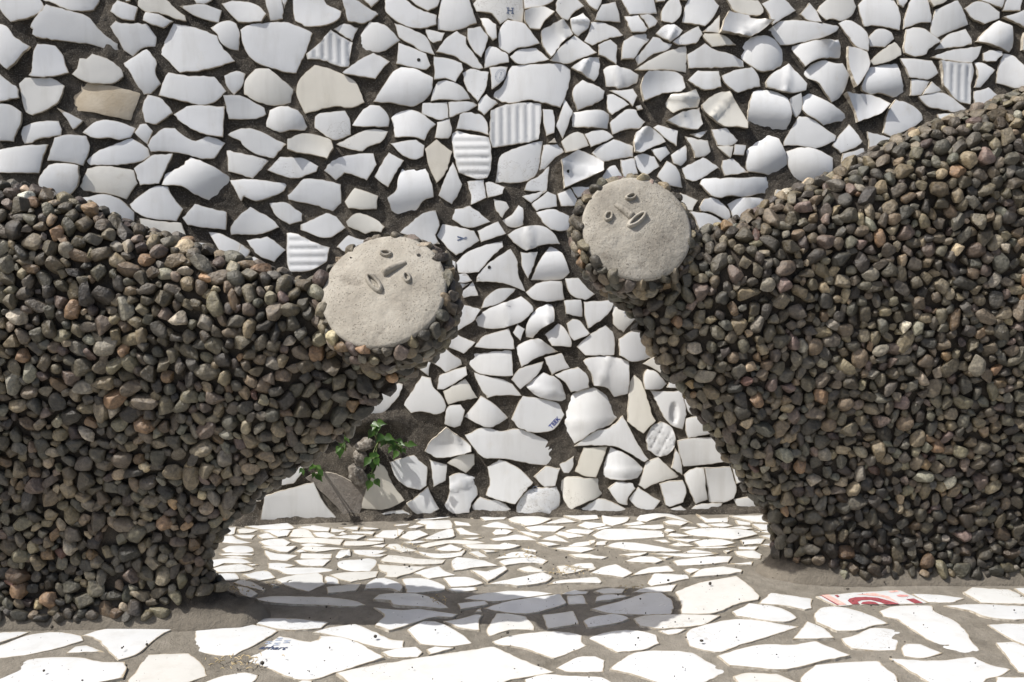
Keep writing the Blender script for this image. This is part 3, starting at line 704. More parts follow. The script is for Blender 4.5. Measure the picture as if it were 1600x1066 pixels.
WALLX = """- 1729,1251 1744,1307 1649,1359 1625,1266
- -1179,1561 -1233,1571 -1251,1487 -1152,1502
- -795,1738 -853,1706 -858,1672 -773,1633 -741,1668
- -1628,668 -1676,672 -1697,603 -1673,574 -1620,579 -1599,638
- -1481,487 -1509,427 -1488,375 -1428,374 -1390,413 -1384,450 -1442,494
- 1584,1001 1560,956 1576,912 1618,900 1661,958 1639,998
- 1844,1054 1883,1137 1839,1175 1789,1170 1760,1102 1787,1056
- 1314,1659 1368,1655 1395,1688 1377,1745 1321,1766 1297,1747 1284,1691
- 1335,441 1311,521 1246,524 1212,489 1224,413 1286,398
- -540,1603 -547,1680 -595,1693 -646,1637 -615,1590
- -1302,709 -1226,778 -1245,818 -1319,832 -1349,749
- -383,592 -313,554 -265,637 -336,677
- -1486,951 -1509,1000 -1550,1004 -1593,964 -1568,903 -1522,904
- 546,1552 527,1601 478,1610 443,1589 440,1548 459,1511 517,1507
- 1758,383 1802,431 1748,475 1715,455 1733,388
- 954,485 996,466 1044,519 1043,551 973,578 935,538
- -222,1375 -206,1420 -241,1467 -289,1467 -316,1452 -321,1383 -280,1356
- 1855,953 1761,986 1739,941 1843,901
- 729,35 810,31 828,101 791,142 707,104
- -1502,731 -1477,638 -1402,669 -1436,753
- 632,208 603,198 587,164 607,125 667,118 680,140 672,197
- 1245,186 1281,254 1252,298 1192,297 1153,238 1188,197
- 1921,386 1863,429 1830,347 1882,327
- 1428,1106 1428,1058 1491,1029 1523,1052 1535,1106 1500,1132 1448,1128
- -1776,847 -1853,857 -1880,807 -1849,745 -1773,752
- 1773,688 1744,636 1763,602 1801,583 1849,622 1847,661 1805,688
- -1713,1447 -1734,1509 -1783,1529 -1837,1480 -1814,1417 -1751,1401
- -1149,462 -1197,478 -1238,368 -1158,348
- -1915,1317 -1839,1265 -1798,1304 -1820,1376 -1900,1369
- 1070,1587 1095,1480 1191,1520 1153,1605
- 1184,718 1141,660 1206,622 1232,667
- 1837,1434 1826,1482 1778,1498 1727,1461 1751,1406 1797,1395
- 1626,827 1598,859 1562,858 1519,805 1534,777 1592,755 1625,781
- -1639,822 -1613,864 -1667,923 -1710,899 -1706,828
- -439,1689 -362,1656 -323,1735 -375,1779
- 867,502 883,564 816,603 745,555 762,494 820,474
- -653,1538 -734,1500 -737,1456 -684,1412 -616,1431 -610,1512
- 1521,618 1470,631 1423,569 1475,521 1517,537
- -1349,142 -1274,127 -1271,199 -1332,207
- -1175,614 -1206,591 -1139,524 -1113,545
- 1228,1715 1224,1794 1137,1800 1114,1749 1180,1685
- -1696,787 -1746,768 -1727,685 -1676,697
- -1321,1416 -1337,1453 -1370,1461 -1403,1451 -1413,1407 -1385,1381 -1353,1371
- 20,1573 -71,1501 -19,1436 58,1463
- -1579,1170 -1560,1221 -1589,1243 -1622,1251 -1651,1205 -1649,1181 -1615,1155
- 78,1767 3,1703 85,1646 127,1741
- -378,433 -439,478 -491,398 -433,359
- 1669,640 1641,696 1606,708 1564,675 1568,616 1599,589 1638,596
- -574,192 -538,231 -548,292 -616,322 -670,250 -629,184
- -1367,1696 -1334,1678 -1275,1711 -1268,1762 -1300,1790 -1361,1792 -1391,1734
- -977,623 -943,563 -901,565 -851,635 -888,683 -954,681
- -1464,1535 -1527,1563 -1566,1545 -1575,1458 -1513,1435 -1478,1451
- -747,170 -763,231 -810,242 -857,191 -841,153 -784,128
- 863,251 809,212 835,116 909,125 929,219
- -1733,519 -1730,470 -1673,452 -1626,490 -1635,545 -1677,567
- 657,529 705,543 734,595 673,661 635,649 611,578
- -1164,1654 -1086,1651 -1069,1741 -1124,1768 -1192,1739
- 1537,934 1511,969 1463,970 1443,933 1448,903 1501,883 1533,911
- 784,1441 882,1477 867,1528 766,1504
- 1048,253 990,228 989,163 1064,151 1089,214
- 1468,1306 1405,1267 1415,1202 1460,1191 1509,1258
- 1182,1585 1257,1511 1307,1588 1249,1639
- 1435,428 1396,399 1395,364 1422,326 1467,336 1499,372 1484,410
- -953,1447 -907,1383 -870,1384 -844,1457 -860,1482 -916,1495
- -345,1650 -332,1605 -255,1646 -268,1683
- 1855,287 1825,243 1847,184 1893,160 1943,203 1944,251 1911,286
- -1834,242 -1832,154 -1770,150 -1754,229
- -692,391 -675,457 -716,481 -758,416
- -1065,135 -1077,84 -1006,38 -961,73 -984,156
- 1054,500 1132,480 1150,534 1073,552
- -269,498 -211,486 -175,535 -230,584 -257,578
- 578,543 527,594 493,576 497,514 558,503
- -1717,1317 -1699,1279 -1663,1268 -1631,1288 -1624,1341 -1644,1362 -1694,1364
- 1048,1466 1018,1525 955,1516 944,1443 1012,1420
- -1660,1668 -1670,1717 -1715,1734 -1756,1704 -1766,1657 -1735,1630 -1689,1632
- 1005,1787 976,1776 966,1719 984,1698 1037,1702 1052,1725 1047,1768
- 1319,801 1382,826 1369,882 1324,888
- -1300,674 -1367,663 -1387,618 -1369,563 -1328,549 -1280,569 -1263,625
- 1513,1221 1507,1183 1543,1146 1590,1166 1601,1194 1554,1237
- -504,585 -500,519 -429,508 -413,539 -441,599
- 750,325 801,280 862,322 848,380 775,390
- -79,1794 -118,1742 -105,1709 -57,1690 -28,1704 -7,1759 -50,1799
- -1482,291 -1516,256 -1519,199 -1467,162 -1409,208 -1426,274
- 540,1447 600,1440 617,1471 584,1524 529,1492
- 1408,1514 1407,1568 1374,1587 1335,1583 1309,1547 1327,1505 1386,1494
- -512,1772 -545,1737 -542,1685 -492,1673 -457,1691 -456,1736
- 192,1430 236,1394 286,1432 260,1484
- -1461,984 -1381,999 -1405,1091 -1483,1038
- 1554,415 1635,446 1593,510 1526,466
- 1823,1606 1843,1662 1837,1694 1774,1711 1727,1672 1762,1603
- -1283,238 -1197,233 -1172,267 -1177,326 -1265,343 -1296,290
- -1578,189 -1655,162 -1630,94 -1566,99
- -392,1648 -461,1622 -454,1566 -373,1550
- 610,381 683,400 664,469 616,478 582,437
- 514,1756 442,1761 450,1650 516,1680
- 780,1791 732,1787 702,1732 706,1696 757,1671 816,1686 832,1743
- 1860,1407 1850,1382 1875,1333 1927,1333 1947,1381 1925,1414
- 476,695 415,707 395,686 374,631 416,585 470,593 500,634
- 1114,301 1172,329 1111,425 1062,394
- -176,1529 -249,1569 -275,1508 -205,1475
- -1609,1487 -1623,1519 -1671,1541 -1714,1498 -1695,1454 -1654,1440
- -859,417 -939,400 -947,337 -860,293 -820,352
- -1076,1628 -1118,1616 -1140,1581 -1129,1551 -1076,1533 -1050,1556 -1044,1601
- -1740,276 -1675,309 -1678,352 -1715,386 -1779,360 -1770,295
- -526,1496 -552,1448 -514,1397 -475,1390 -425,1432 -426,1469 -475,1510
- 1062,822 1019,774 1041,706 1085,698 1136,754 1112,811
- -1627,725 -1566,725 -1562,810 -1626,818 -1652,774
- 1485,1775 1417,1725 1482,1654 1530,1747
- -1420,1629 -1438,1595 -1438,1554 -1394,1530 -1357,1545 -1335,1585 -1360,1624
- 644,1651 669,1697 631,1748 573,1667
- 1198,29 1259,57 1243,147 1191,152 1145,106 1162,46
- -1036,1381 -1005,1326 -962,1336 -942,1371 -983,1428 -1009,1421
- 1915,760 1933,831 1879,878 1833,861 1803,803 1873,738
- 1374,1036 1307,1051 1261,992 1295,930 1333,931 1386,1001
- -1757,65 -1791,125 -1836,133 -1873,79 -1848,24 -1791,24
- 1587,1685 1548,1647 1554,1600 1606,1565 1639,1575 1665,1636 1653,1664
- 420,1529 382,1593 346,1601 296,1538 313,1488 366,1472
- 703,669 787,637 828,711 732,745
- -1882,1704 -1820,1713 -1811,1764 -1840,1785 -1894,1779 -1903,1729
- 1225,874 1180,903 1125,852 1200,796
- -1029,208 -974,208 -944,271 -953,305 -1036,314 -1064,249
- 1368,571 1412,577 1425,614 1403,658 1361,665 1333,609
- -1613,363 -1604,294 -1536,290 -1553,377
- 1517,325 1475,282 1499,217 1551,200 1604,246 1597,306
- 156,1607 130,1567 138,1531 165,1518 197,1525 218,1563 205,1594
- 908,597 951,629 932,706 863,696 848,632
- -1540,1030 -1494,1069 -1494,1098 -1529,1142 -1586,1126 -1591,1057
- 1855,1216 1893,1213 1921,1271 1908,1304 1860,1307 1827,1270
- -1462,1728 -1492,1764 -1556,1749 -1559,1702 -1515,1667 -1486,1679
- 1474,1489 1440,1463 1441,1408 1489,1384 1529,1415 1530,1473
- 556,396 574,447 536,495 471,484 454,440 487,390
- -1290,1035 -1265,1079 -1321,1129 -1354,1045
- -1197,144 -1160,97 -1123,98 -1097,129 -1111,176 -1150,188 -1172,178
- -1449,1332 -1445,1376 -1513,1403 -1522,1313
- -1732,1027 -1761,1032 -1808,1003 -1807,967 -1774,937 -1735,945 -1709,983
- 324,687 282,719 225,690 214,651 238,599 296,596 331,624
- 1623,210 1602,164 1618,137 1670,121 1695,145 1702,186 1664,224
- -1804,1152 -1853,1128 -1839,1045 -1764,1064
- -1823,1532 -1830,1595 -1855,1609 -1915,1585 -1926,1554 -1894,1504 -1846,1500
- -1387,1221 -1339,1221 -1297,1298 -1310,1334 -1392,1358 -1419,1334 -1432,1262
- -649,538 -639,589 -667,640 -710,645 -752,602 -748,559 -688,519
- 892,1616 948,1609 970,1633 954,1679 916,1694 883,1666
- -1107,1482 -1095,1425 -1045,1410 -1013,1436 -1022,1492 -1080,1507
- -1614,1558 -1571,1571 -1573,1648 -1616,1658 -1661,1613
- -1605,539 -1575,465 -1518,513 -1567,560
- -1810,1263 -1848,1215 -1798,1161 -1752,1224
- 847,759 928,739 955,783 919,849 844,835
- -709,20 -698,90 -766,123 -803,80 -775,14
- 1796,37 1874,48 1860,105 1810,119 1779,84
- -893,1563 -947,1660 -988,1660 -1017,1555 -964,1522
- 677,1586 674,1539 746,1518 771,1562 737,1610
- 211,1766 133,1726 169,1681 230,1704
- -1951,312 -1873,282 -1829,351 -1881,397 -1940,385
- -983,463 -991,527 -1056,540 -1089,513 -1077,437 -1041,418
- 1286,159 1275,109 1325,77 1351,89 1360,137 1332,170
- 538,292 561,232 599,222 654,275 639,324 594,340 550,329
- 1662,1556 1634,1532 1638,1497 1680,1463 1714,1476 1725,1510 1715,1546
- 1105,664 1062,691 1006,670 1000,601 1027,576 1083,579 1117,612
- 1486,674 1496,753 1437,783 1387,702
- -1477,78 -1525,113 -1562,89 -1556,25 -1511,13 -1484,36
- -1088,753 -1152,811 -1197,763 -1141,698
- -1164,1434 -1239,1457 -1247,1375 -1162,1395
- 948,297 995,305 1008,352 1000,376 960,395 911,373 916,321
- 1773,738 1752,827 1706,831 1675,752
- -1043,663 -1109,642 -1108,596 -1023,603
- -726,1366 -719,1419 -768,1457 -800,1450 -819,1371 -784,1342
- -622,517 -651,491 -650,413 -543,413 -542,487
- 1832,1567 1882,1528 1928,1569 1882,1628 1839,1611
- -1854,493 -1832,552 -1868,611 -1916,608 -1950,569 -1935,507 -1900,491
- -1845,704 -1829,656 -1795,641 -1752,671 -1753,716 -1797,738
- 1417,193 1453,233 1447,272 1405,306 1360,283 1341,254 1369,201
- 1393,111 1383,51 1417,30 1467,46 1476,110 1437,135
- 93,1420 87,1376 145,1347 175,1394 167,1420
- -654,1746 -695,1784 -733,1773 -749,1722 -695,1682 -671,1691
- -1341,898 -1365,957 -1416,952 -1428,888
- 1315,1388 1395,1379 1390,1463 1337,1471
- 1664,339 1697,275 1763,338 1713,374
- 319,1603 310,1684 274,1688 231,1616 286,1585
- 1889,567 1827,572 1794,540 1801,482 1849,459 1902,473 1916,519
- -1297,17 -1270,93 -1352,100 -1366,54
- 877,482 842,447 843,418 865,389 914,393 935,424 923,462
- -807,513 -849,564 -904,523 -844,459
- 981,19 1056,20 1066,81 1000,114 960,75
- -1350,387 -1371,367 -1367,321 -1345,297 -1296,309 -1285,345 -1296,375
- 1712,1008 1741,1033 1706,1105 1652,1098 1639,1053
- 1254,665 1285,643 1321,655 1334,682 1315,734 1291,744 1251,722
- -1942,896 -1843,903 -1850,974 -1936,977
- 803,1428 770,1422 760,1388 785,1366 823,1394
- -1298,1665 -1347,1627 -1297,1592 -1273,1618
- -154,1751 -209,1726 -187,1666 -122,1717
- -1709,250 -1742,236 -1706,179 -1675,192
- 1065,1698 1091,1670 1122,1684 1131,1710 1102,1738 1076,1727
- -1478,825 -1447,791 -1399,803 -1394,836 -1418,865 -1457,864
- 1114,1412 1100,1433 1058,1434 1056,1376 1088,1369
- -1058,369 -1094,386 -1131,353 -1133,317 -1102,294 -1062,303 -1044,335
- 883,1432 889,1405 927,1394 940,1433 912,1451
- -777,614 -762,655 -777,668 -810,666 -822,638 -806,611
- -1204,1584 -1180,1626 -1190,1651 -1243,1653 -1262,1618 -1232,1584
- -765,1508 -773,1528 -798,1540 -818,1525 -815,1498 -779,1485
- -1487,1207 -1485,1166 -1457,1158 -1436,1198
- 1469,1502 1474,1528 1457,1545 1431,1544 1424,1531 1425,1502 1445,1493
- -1431,119 -1414,111 -1385,124 -1379,136 -1393,162 -1418,165 -1437,144
- 1162,1411 1192,1396 1215,1442 1170,1455
- -1343,530 -1386,532 -1385,477 -1349,480
- -947,423 -919,435 -915,457 -938,480 -972,469 -970,433
- 103,1575 101,1616 61,1627 37,1584
- 1099,261 1092,227 1120,211 1145,231 1141,256 1116,269
- 1586,1118 1552,1114 1546,1080 1595,1078
- 1826,1285 1847,1315 1823,1350 1781,1329 1787,1293
- -994,1777 -1019,1750 -1012,1726 -975,1719 -956,1741 -962,1765
- 986,702 1004,740 981,762 950,747 965,705
- -1636,310 -1663,307 -1674,287 -1666,260 -1638,255 -1615,279
- 412,1385 438,1405 443,1427 428,1460 383,1468 366,1446 369,1396
- 1532,1353 1522,1312 1537,1292 1583,1296 1603,1314 1594,1347 1558,1371
- 387,431 436,434 434,500 375,494
- 348,766 357,785 353,810 322,821 290,795 291,780 322,752
- 1710,1164 1703,1196 1666,1193 1663,1156 1680,1144
- 1165,932 1163,955 1138,970 1105,934 1124,912
- 1910,1650 1929,1670 1919,1692 1901,1701 1878,1694 1873,1662 1892,1646
- -729,339 -746,321 -741,282 -698,273 -671,303 -689,336
- -1299,1216 -1332,1196 -1320,1162 -1286,1164 -1277,1190
- 101,1506 79,1491 82,1457 95,1447 123,1444 137,1470 119,1500
- 1481,144 1489,184 1463,204 1432,179 1436,150
- 1576,144 1539,161 1521,148 1522,113 1541,99 1564,101 1582,128
- -934,1678 -932,1652 -921,1639 -892,1635 -878,1659 -885,1684 -916,1694
- -1217,641 -1181,628 -1166,644 -1173,678 -1190,683 -1219,670
- 733,232 682,215 697,166 724,166 751,195
- -370,565 -392,549 -370,507 -339,520
- -1269,526 -1263,484 -1218,489 -1221,527
- 1636,1477 1602,1453 1604,1431 1651,1415 1668,1448
- 606,667 640,677 644,729 615,748 576,725 579,685
- -1150,70 -1145,30 -1104,41 -1124,84
- 1753,1219 1797,1230 1804,1259 1759,1275 1743,1245
- -1725,94 -1702,101 -1695,137 -1708,149 -1736,152 -1754,136 -1750,108
- -1760,926 -1783,924 -1797,899 -1780,867 -1753,863 -1740,879 -1731,901
- -1221,1690 -1199,1716 -1224,1746 -1255,1731 -1247,1694
- 1741,255 1736,224 1750,205 1790,206 1808,232 1807,251 1774,276
- -138,1521 -95,1522 -77,1543 -79,1577 -117,1602 -148,1588 -160,1561
- 1452,1568 1477,1599 1457,1629 1422,1610
- -598,1390 -566,1369 -545,1417 -588,1417
- 1054,926 1018,940 993,899 1009,877 1053,886
- 34,1626 26,1660 2,1668 -22,1633 -3,1612
- 1653,907 1680,870 1726,880 1716,939 1670,932
- 1751,28 1763,40 1751,76 1732,80 1706,70 1705,41 1723,21
- -788,1563 -752,1577 -760,1612 -803,1600
- 1494,1575 1530,1574 1538,1616 1498,1618
- -127,1368 -106,1394 -118,1429 -153,1428 -171,1395 -160,1378
- -1454,26 -1421,10 -1398,32 -1428,68 -1447,59
- -1259,1564 -1295,1582 -1324,1538 -1287,1512
- -277,468 -282,497 -300,509 -335,502 -343,475 -332,452 -300,448
- -867,127 -898,105 -892,59 -864,50 -830,75 -832,110
- 481,502 485,539 450,552 430,532 449,498
- -1717,1167 -1695,1163 -1672,1181 -1672,1206 -1693,1219 -1718,1213 -1731,1193
- 1455,858 1423,839 1424,813 1470,809
- 1706,483 1729,525 1711,551 1669,552 1647,523 1663,486
- 383,1686 373,1659 399,1630 431,1642 441,1662 415,1693
- -1170,65 -1208,110 -1251,74 -1216,27
- 1564,1560 1533,1553 1523,1528 1531,1509 1547,1499 1577,1514 1584,1537
- -973,350 -985,392 -1021,398 -1038,350 -1018,329
- 1462,494 1449,529 1403,525 1398,503 1407,476 1453,480
- 1583,744 1566,757 1528,741 1531,701 1564,688 1583,704
- -1586,1707 -1585,1744 -1635,1760 -1649,1736 -1626,1692
- -1295,904 -1278,915 -1272,949 -1300,961 -1316,955 -1319,915
- -1489,617 -1523,579 -1502,543 -1451,559 -1453,598
- 75,1419 55,1444 26,1440 9,1404 28,1376 62,1377
- -1286,1458 -1317,1434 -1303,1402 -1261,1410 -1260,1443
- -828,262 -859,281 -883,244 -862,224 -828,238
- -999,702 -996,739 -1020,762 -1055,757 -1069,739 -1069,708 -1026,692
- -1805,389 -1788,398 -1787,431 -1807,445 -1836,437 -1844,422 -1829,392
- -331,1432 -369,1457 -396,1419 -367,1385
- 1747,140 1770,145 1783,161 1777,184 1758,198 1735,188 1729,161
- 568,1389 538,1408 503,1395 513,1347 558,1351
- 1603,394 1573,366 1570,347 1604,321 1623,322 1643,349 1631,386
- 938,1531 933,1565 888,1562 880,1533 918,1511
- 1173,977 1201,947 1234,955 1236,1009 1199,1018
- 1875,1724 1900,1711 1925,1749 1895,1766
- -1444,318 -1441,351 -1458,364 -1484,357 -1493,324 -1471,308
- -1646,1066 -1694,1060 -1707,1022 -1676,977 -1650,981 -1616,1020
- -1486,1288 -1491,1231 -1452,1239 -1447,1277
- -553,529 -530,546 -537,588 -592,585 -597,562
- -1532,813 -1494,816 -1489,851 -1507,869 -1537,857 -1543,834
- 1687,1635 1664,1591 1681,1568 1729,1594 1721,1626
- -950,123 -918,116 -890,145 -897,167 -918,187 -950,184 -964,142
- -40,1431 -62,1384 -34,1371 -16,1420
- 373,1751 341,1739 342,1712 354,1699 386,1703 395,1736
- 320,554 349,522 395,540 399,578 347,603
- -1890,1495 -1901,1490 -1918,1468 -1902,1443 -1882,1440 -1860,1456 -1861,1477
- 603,1419 597,1385 614,1365 645,1369 652,1411 631,1431
- 172,713 203,695 226,706 229,738 200,752 179,747
- 671,1438 713,1436 719,1472 664,1471
- 1321,351 1347,333 1368,332 1385,357 1367,394 1349,400 1326,384
- 1013,1647 1022,1614 1067,1625 1063,1652 1031,1665
- -1800,459 -1782,494 -1795,513 -1818,517 -1842,489 -1820,461
- -1446,1146 -1436,1102 -1398,1108 -1407,1153
- -1583,1323 -1549,1351 -1588,1398 -1618,1374
- -471,307 -521,308 -512,268 -480,268
- -398,1462 -379,1471 -363,1499 -373,1522 -401,1532 -429,1506 -423,1479
- -336,1573 -337,1545 -317,1523 -280,1527 -268,1548 -283,1583 -298,1594
- -1563,280 -1596,272 -1596,234 -1577,227 -1548,255
- 1133,144 1158,144 1185,177 1180,196 1140,214 1117,196 1115,158
- 792,829 753,772 831,756 823,814
- 1705,425 1686,439 1653,421 1654,403 1683,383 1704,395
- -1562,651 -1545,663 -1538,687 -1557,708 -1581,702 -1595,690 -1588,661
- 545,601 571,581 610,599 615,639 585,663 541,634
- -681,132 -680,160 -697,175 -721,175 -737,148 -727,128 -705,116
- 1909,1482 1894,1509 1849,1506 1839,1472 1867,1446 1899,1457
- -1243,695 -1203,688 -1191,704 -1195,732 -1228,744 -1249,722
- -181,1591 -202,1621 -231,1609 -212,1564
- 1239,789 1286,778 1305,837 1255,854
- 1257,560 1289,578 1275,618 1231,601 1240,565
- -1139,195 -1112,228 -1125,250 -1167,251 -1173,211
- -1915,1033 -1869,1041 -1856,1079 -1926,1086
- 1671,303 1636,314 1623,267 1655,263
- 749,450 727,490 681,464 703,419
- -1315,244 -1322,276 -1364,280 -1383,263 -1384,232 -1364,216 -1332,216
- 486,1490 454,1485 447,1460 472,1435 494,1446 501,1473
- -1600,404 -1581,438 -1589,460 -1633,468 -1657,444 -1646,403
- -1761,1319 -1787,1272 -1758,1247 -1719,1273
- -1786,579 -1766,602 -1783,633 -1812,628 -1814,590
- 917,275 914,298 889,309 863,282 889,255
- -576,1553 -584,1524 -538,1503 -528,1549
- -947,1478 -964,1508 -1004,1498 -1002,1466 -959,1455
- -483,192 -461,203 -454,231 -466,244 -493,245 -507,230 -497,198
- 388,768 409,762 432,791 422,815 393,817 378,791
- 1798,825 1813,860 1805,878 1775,883 1758,848 1772,829
- -1614,71 -1643,34 -1614,14 -1589,61
- 1218,577 1174,580 1163,551 1220,530
- 1895,657 1907,667 1916,693 1898,717 1867,717 1852,686 1864,665
- 1560,10 1582,25 1585,50 1554,67 1536,54 1536,15
- -1119,1341 -1148,1376 -1177,1357 -1171,1323 -1143,1315
- -811,1563 -835,1595 -869,1568 -864,1549 -829,1539
- 650,1616 632,1621 619,1614 616,1602 626,1585 644,1584 654,1594
- 940,51 915,58 902,49 914,20 935,21 942,33
- 1429,1332 1428,1322 1451,1309 1469,1326 1465,1340 1441,1348
- 1348,793 1330,787 1327,770 1336,760 1349,759 1362,773 1357,789
- 851,1698 834,1688 832,1669 848,1657 873,1666 876,1682
- 1639,57 1666,60 1665,79 1639,79
- -920,1358 -938,1348 -937,1325 -912,1326 -907,1344
- 730,290 733,317 712,334 687,319 691,287
- -781,419 -806,392 -766,373 -757,390
- -883,1726 -871,1759 -892,1774 -925,1753 -921,1731
- 628,110 617,88 626,69 645,68 661,93 654,107
- 1250,1470 1231,1478 1221,1468 1219,1455 1232,1441 1248,1446 1251,1453
- -1667,1169 -1692,1147 -1684,1126 -1648,1131
- 106,1522 102,1545 91,1555 66,1549 60,1532 72,1511 95,1513
- 1609,42 1605,22 1628,13 1632,42
- -232,434 -213,464 -244,483 -263,443
- 314,1424 330,1435 331,1450 314,1463 301,1456 294,1445 303,1426
- -673,1571 -640,1575 -636,1595 -651,1611 -680,1603
- 709,375 690,371 691,343 707,341 721,352
- 1504,673 1509,641 1523,635 1545,647 1540,675 1517,680
- -542,381 -555,362 -546,341 -534,334 -516,344 -509,365 -523,382
- -1442,1659 -1463,1671 -1489,1642 -1468,1621 -1453,1624
- -308,1480 -319,1499 -344,1487 -332,1467
- -1602,904 -1608,935 -1627,935 -1636,917 -1624,899
- -1509,1593 -1517,1610 -1544,1603 -1545,1584 -1524,1575
- -663,1390 -670,1361 -651,1352 -633,1356 -627,1388 -648,1399
- -1775,1708 -1749,1733 -1759,1751 -1794,1746 -1795,1729
- 1710,1445 1688,1454 1674,1441 1681,1418 1691,1415 1712,1425
- 1391,744 1393,761 1373,771 1360,759 1366,739
- -289,420 -303,431 -329,423 -330,405 -315,388 -294,395
- -154,1469 -136,1481 -138,1509 -151,1517 -176,1511 -182,1486 -170,1473
- -1702,91 -1714,83 -1710,59 -1686,55 -1674,65 -1675,84
- -897,13 -872,14 -880,41 -900,29
- 1840,996 1850,1020 1819,1038 1802,1010 1818,993
- 1116,53 1128,61 1123,84 1093,81 1090,68
- -1359,1132 -1384,1123 -1381,1097 -1357,1093 -1344,1104
- 529,1628 534,1605 553,1601 566,1619 552,1637
- -1378,709 -1378,686 -1363,678 -1340,685 -1335,705 -1357,719
- -1911,634 -1890,620 -1875,627 -1869,653 -1879,668 -1900,666 -1915,651
- 1643,778 1636,765 1645,749 1660,748 1670,761 1665,777
- -1256,98 -1240,95 -1229,111 -1247,128 -1260,121
- -991,1695 -1002,1715 -1020,1712 -1019,1683 -997,1684
- -1270,1259 -1280,1227 -1260,1224 -1252,1249
- -1390,1214 -1416,1221 -1423,1202 -1411,1188 -1389,1198
- 1599,1755 1577,1763 1565,1743 1570,1732 1598,1737
- -594,1738 -573,1726 -551,1742 -558,1767 -578,1770 -598,1751
- -641,1708 -654,1693 -653,1681 -632,1674 -620,1687 -622,1700
- 1480,467 1469,460 1476,435 1500,446
- 821,394 831,418 806,430 795,410
- -1430,1707 -1407,1704 -1412,1744 -1428,1744
- 1437,1007 1423,992 1424,981 1443,969 1452,971 1461,989 1449,1005
- -874,1513 -869,1538 -882,1546 -896,1538 -895,1515
- 223,1498 249,1490 252,1518 225,1516
- -1852,1680 -1867,1649 -1846,1630 -1824,1636 -1821,1669
- 281,1557 278,1576 248,1582 237,1572 237,1554 256,1535 270,1541
- 1402,1090 1383,1089 1368,1078 1368,1058 1389,1043 1406,1052 1413,1069
- -1602,1283 -1589,1259 -1566,1271 -1582,1297
- -917,19 -908,31 -923,56 -942,53 -943,22
- 1405,1110 1423,1139 1385,1150 1382,1112
- 1648,794 1668,786 1679,792 1681,809 1668,819 1649,809
- 1729,1163 1737,1154 1760,1148 1770,1158 1772,1179 1753,1191 1739,1186
- -217,597 -193,603 -186,625 -198,641 -222,635 -232,617
- 1004,432 1026,427 1038,439 1028,461 1006,461
- -1377,848 -1362,828 -1337,853 -1362,865
- -699,1538 -692,1558 -716,1579 -738,1554 -722,1534
- 1845,443 1827,455 1812,448 1812,423 1829,416 1842,422
- 1337,189 1337,206 1321,215 1303,203 1309,183 1330,182
- 1420,1337 1416,1350 1399,1355 1384,1337 1394,1324 1407,1323
- -511,1330 -502,1372 -532,1374 -540,1343
- -1297,409 -1304,437 -1326,438 -1344,416 -1333,396 -1305,397
- -1795,1621 -1808,1631 -1827,1622 -1827,1606 -1806,1596 -1795,1603
- -1561,844 -1569,865 -1597,868 -1605,845 -1578,829
- -641,403 -652,407 -669,391 -661,374 -646,372 -634,384
- 1211,748 1214,770 1207,780 1182,768 1189,751
- 1568,1459 1550,1452 1546,1443 1557,1427 1570,1425 1584,1436 1581,1449
- 1700,695 1685,706 1664,690 1663,675 1679,666 1701,677
- 1074,437 1056,441 1043,429 1050,411 1071,413 1076,421
- -393,622 -377,630 -376,651 -393,662 -405,658 -416,641
- -563,1457 -587,1476 -595,1450 -581,1440
- 1261,1710 1274,1713 1282,1734 1272,1745 1259,1746 1244,1734 1246,1715
- 1200,419 1166,405 1183,376 1204,384
- 1037,1509 1052,1502 1069,1517 1068,1533 1053,1541 1035,1534 1031,1520
- 694,755 694,773 680,784 665,777 661,755 671,746
- -788,564 -802,596 -822,578 -815,562
- 1591,1467 1604,1474 1608,1491 1592,1503 1574,1493 1576,1476
- 704,1625 712,1639 700,1660 682,1659 671,1649 674,1628 692,1619
- -1512,719 -1511,733 -1534,751 -1553,740 -1550,713 -1529,704
- -740,1638 -727,1626 -705,1638 -705,1656 -734,1660
- 949,1385 970,1369 994,1384 997,1398 980,1419 954,1417 944,1406
- -454,283 -463,270 -458,250 -446,242 -429,251 -425,269 -434,281
- 1734,699 1760,710 1754,729 1741,732 1726,709
- -63,1657 -48,1631 -20,1654 -38,1670
- 774,232 794,226 804,253 779,260
- 1718,1739 1714,1725 1721,1714 1738,1708 1751,1723 1748,1739 1738,1745
- 468,1355 476,1366 472,1392 445,1400 431,1392 427,1371 441,1350
- -596,168 -611,175 -632,150 -618,133 -590,143
- 249,1764 242,1731 283,1730 283,1759
- -1869,1428 -1864,1399 -1850,1396 -1829,1415 -1835,1434 -1851,1440
- 602,1585 587,1597 564,1574 585,1559
- -1032,169 -1055,196 -1074,182 -1062,151
- -1896,231 -1910,228 -1915,214 -1909,197 -1888,194 -1878,209 -1878,218
- 1603,1069 1578,1055 1593,1015 1624,1028
- -1766,1605 -1776,1585 -1769,1568 -1752,1560 -1734,1573 -1729,1589 -1740,1604
- -1409,1495 -1428,1500 -1441,1483 -1435,1467 -1404,1477
- -1547,482 -1556,455 -1529,447 -1520,462
- 1030,1574 1016,1598 997,1588 993,1578 1008,1561
- 1798,296 1795,326 1769,330 1761,299
- -1883,428 -1875,449 -1879,457 -1893,463 -1910,451 -1911,437 -1898,426
- 161,1655 165,1664 152,1683 138,1682 131,1663 141,1650
- 1806,176 1803,162 1823,148 1836,162 1825,181
- 1112,1658 1082,1634 1095,1607 1134,1630
- 427,714 446,713 458,746 440,760 414,737
- -407,335 -407,314 -380,302 -369,314 -382,345
- 1713,1682 1710,1708 1692,1715 1674,1707 1668,1684 1675,1673 1693,1668
- -492,1662 -512,1666 -522,1664 -529,1640 -523,1627 -499,1623 -486,1639
- -779,546 -794,527 -772,500 -738,517 -748,545
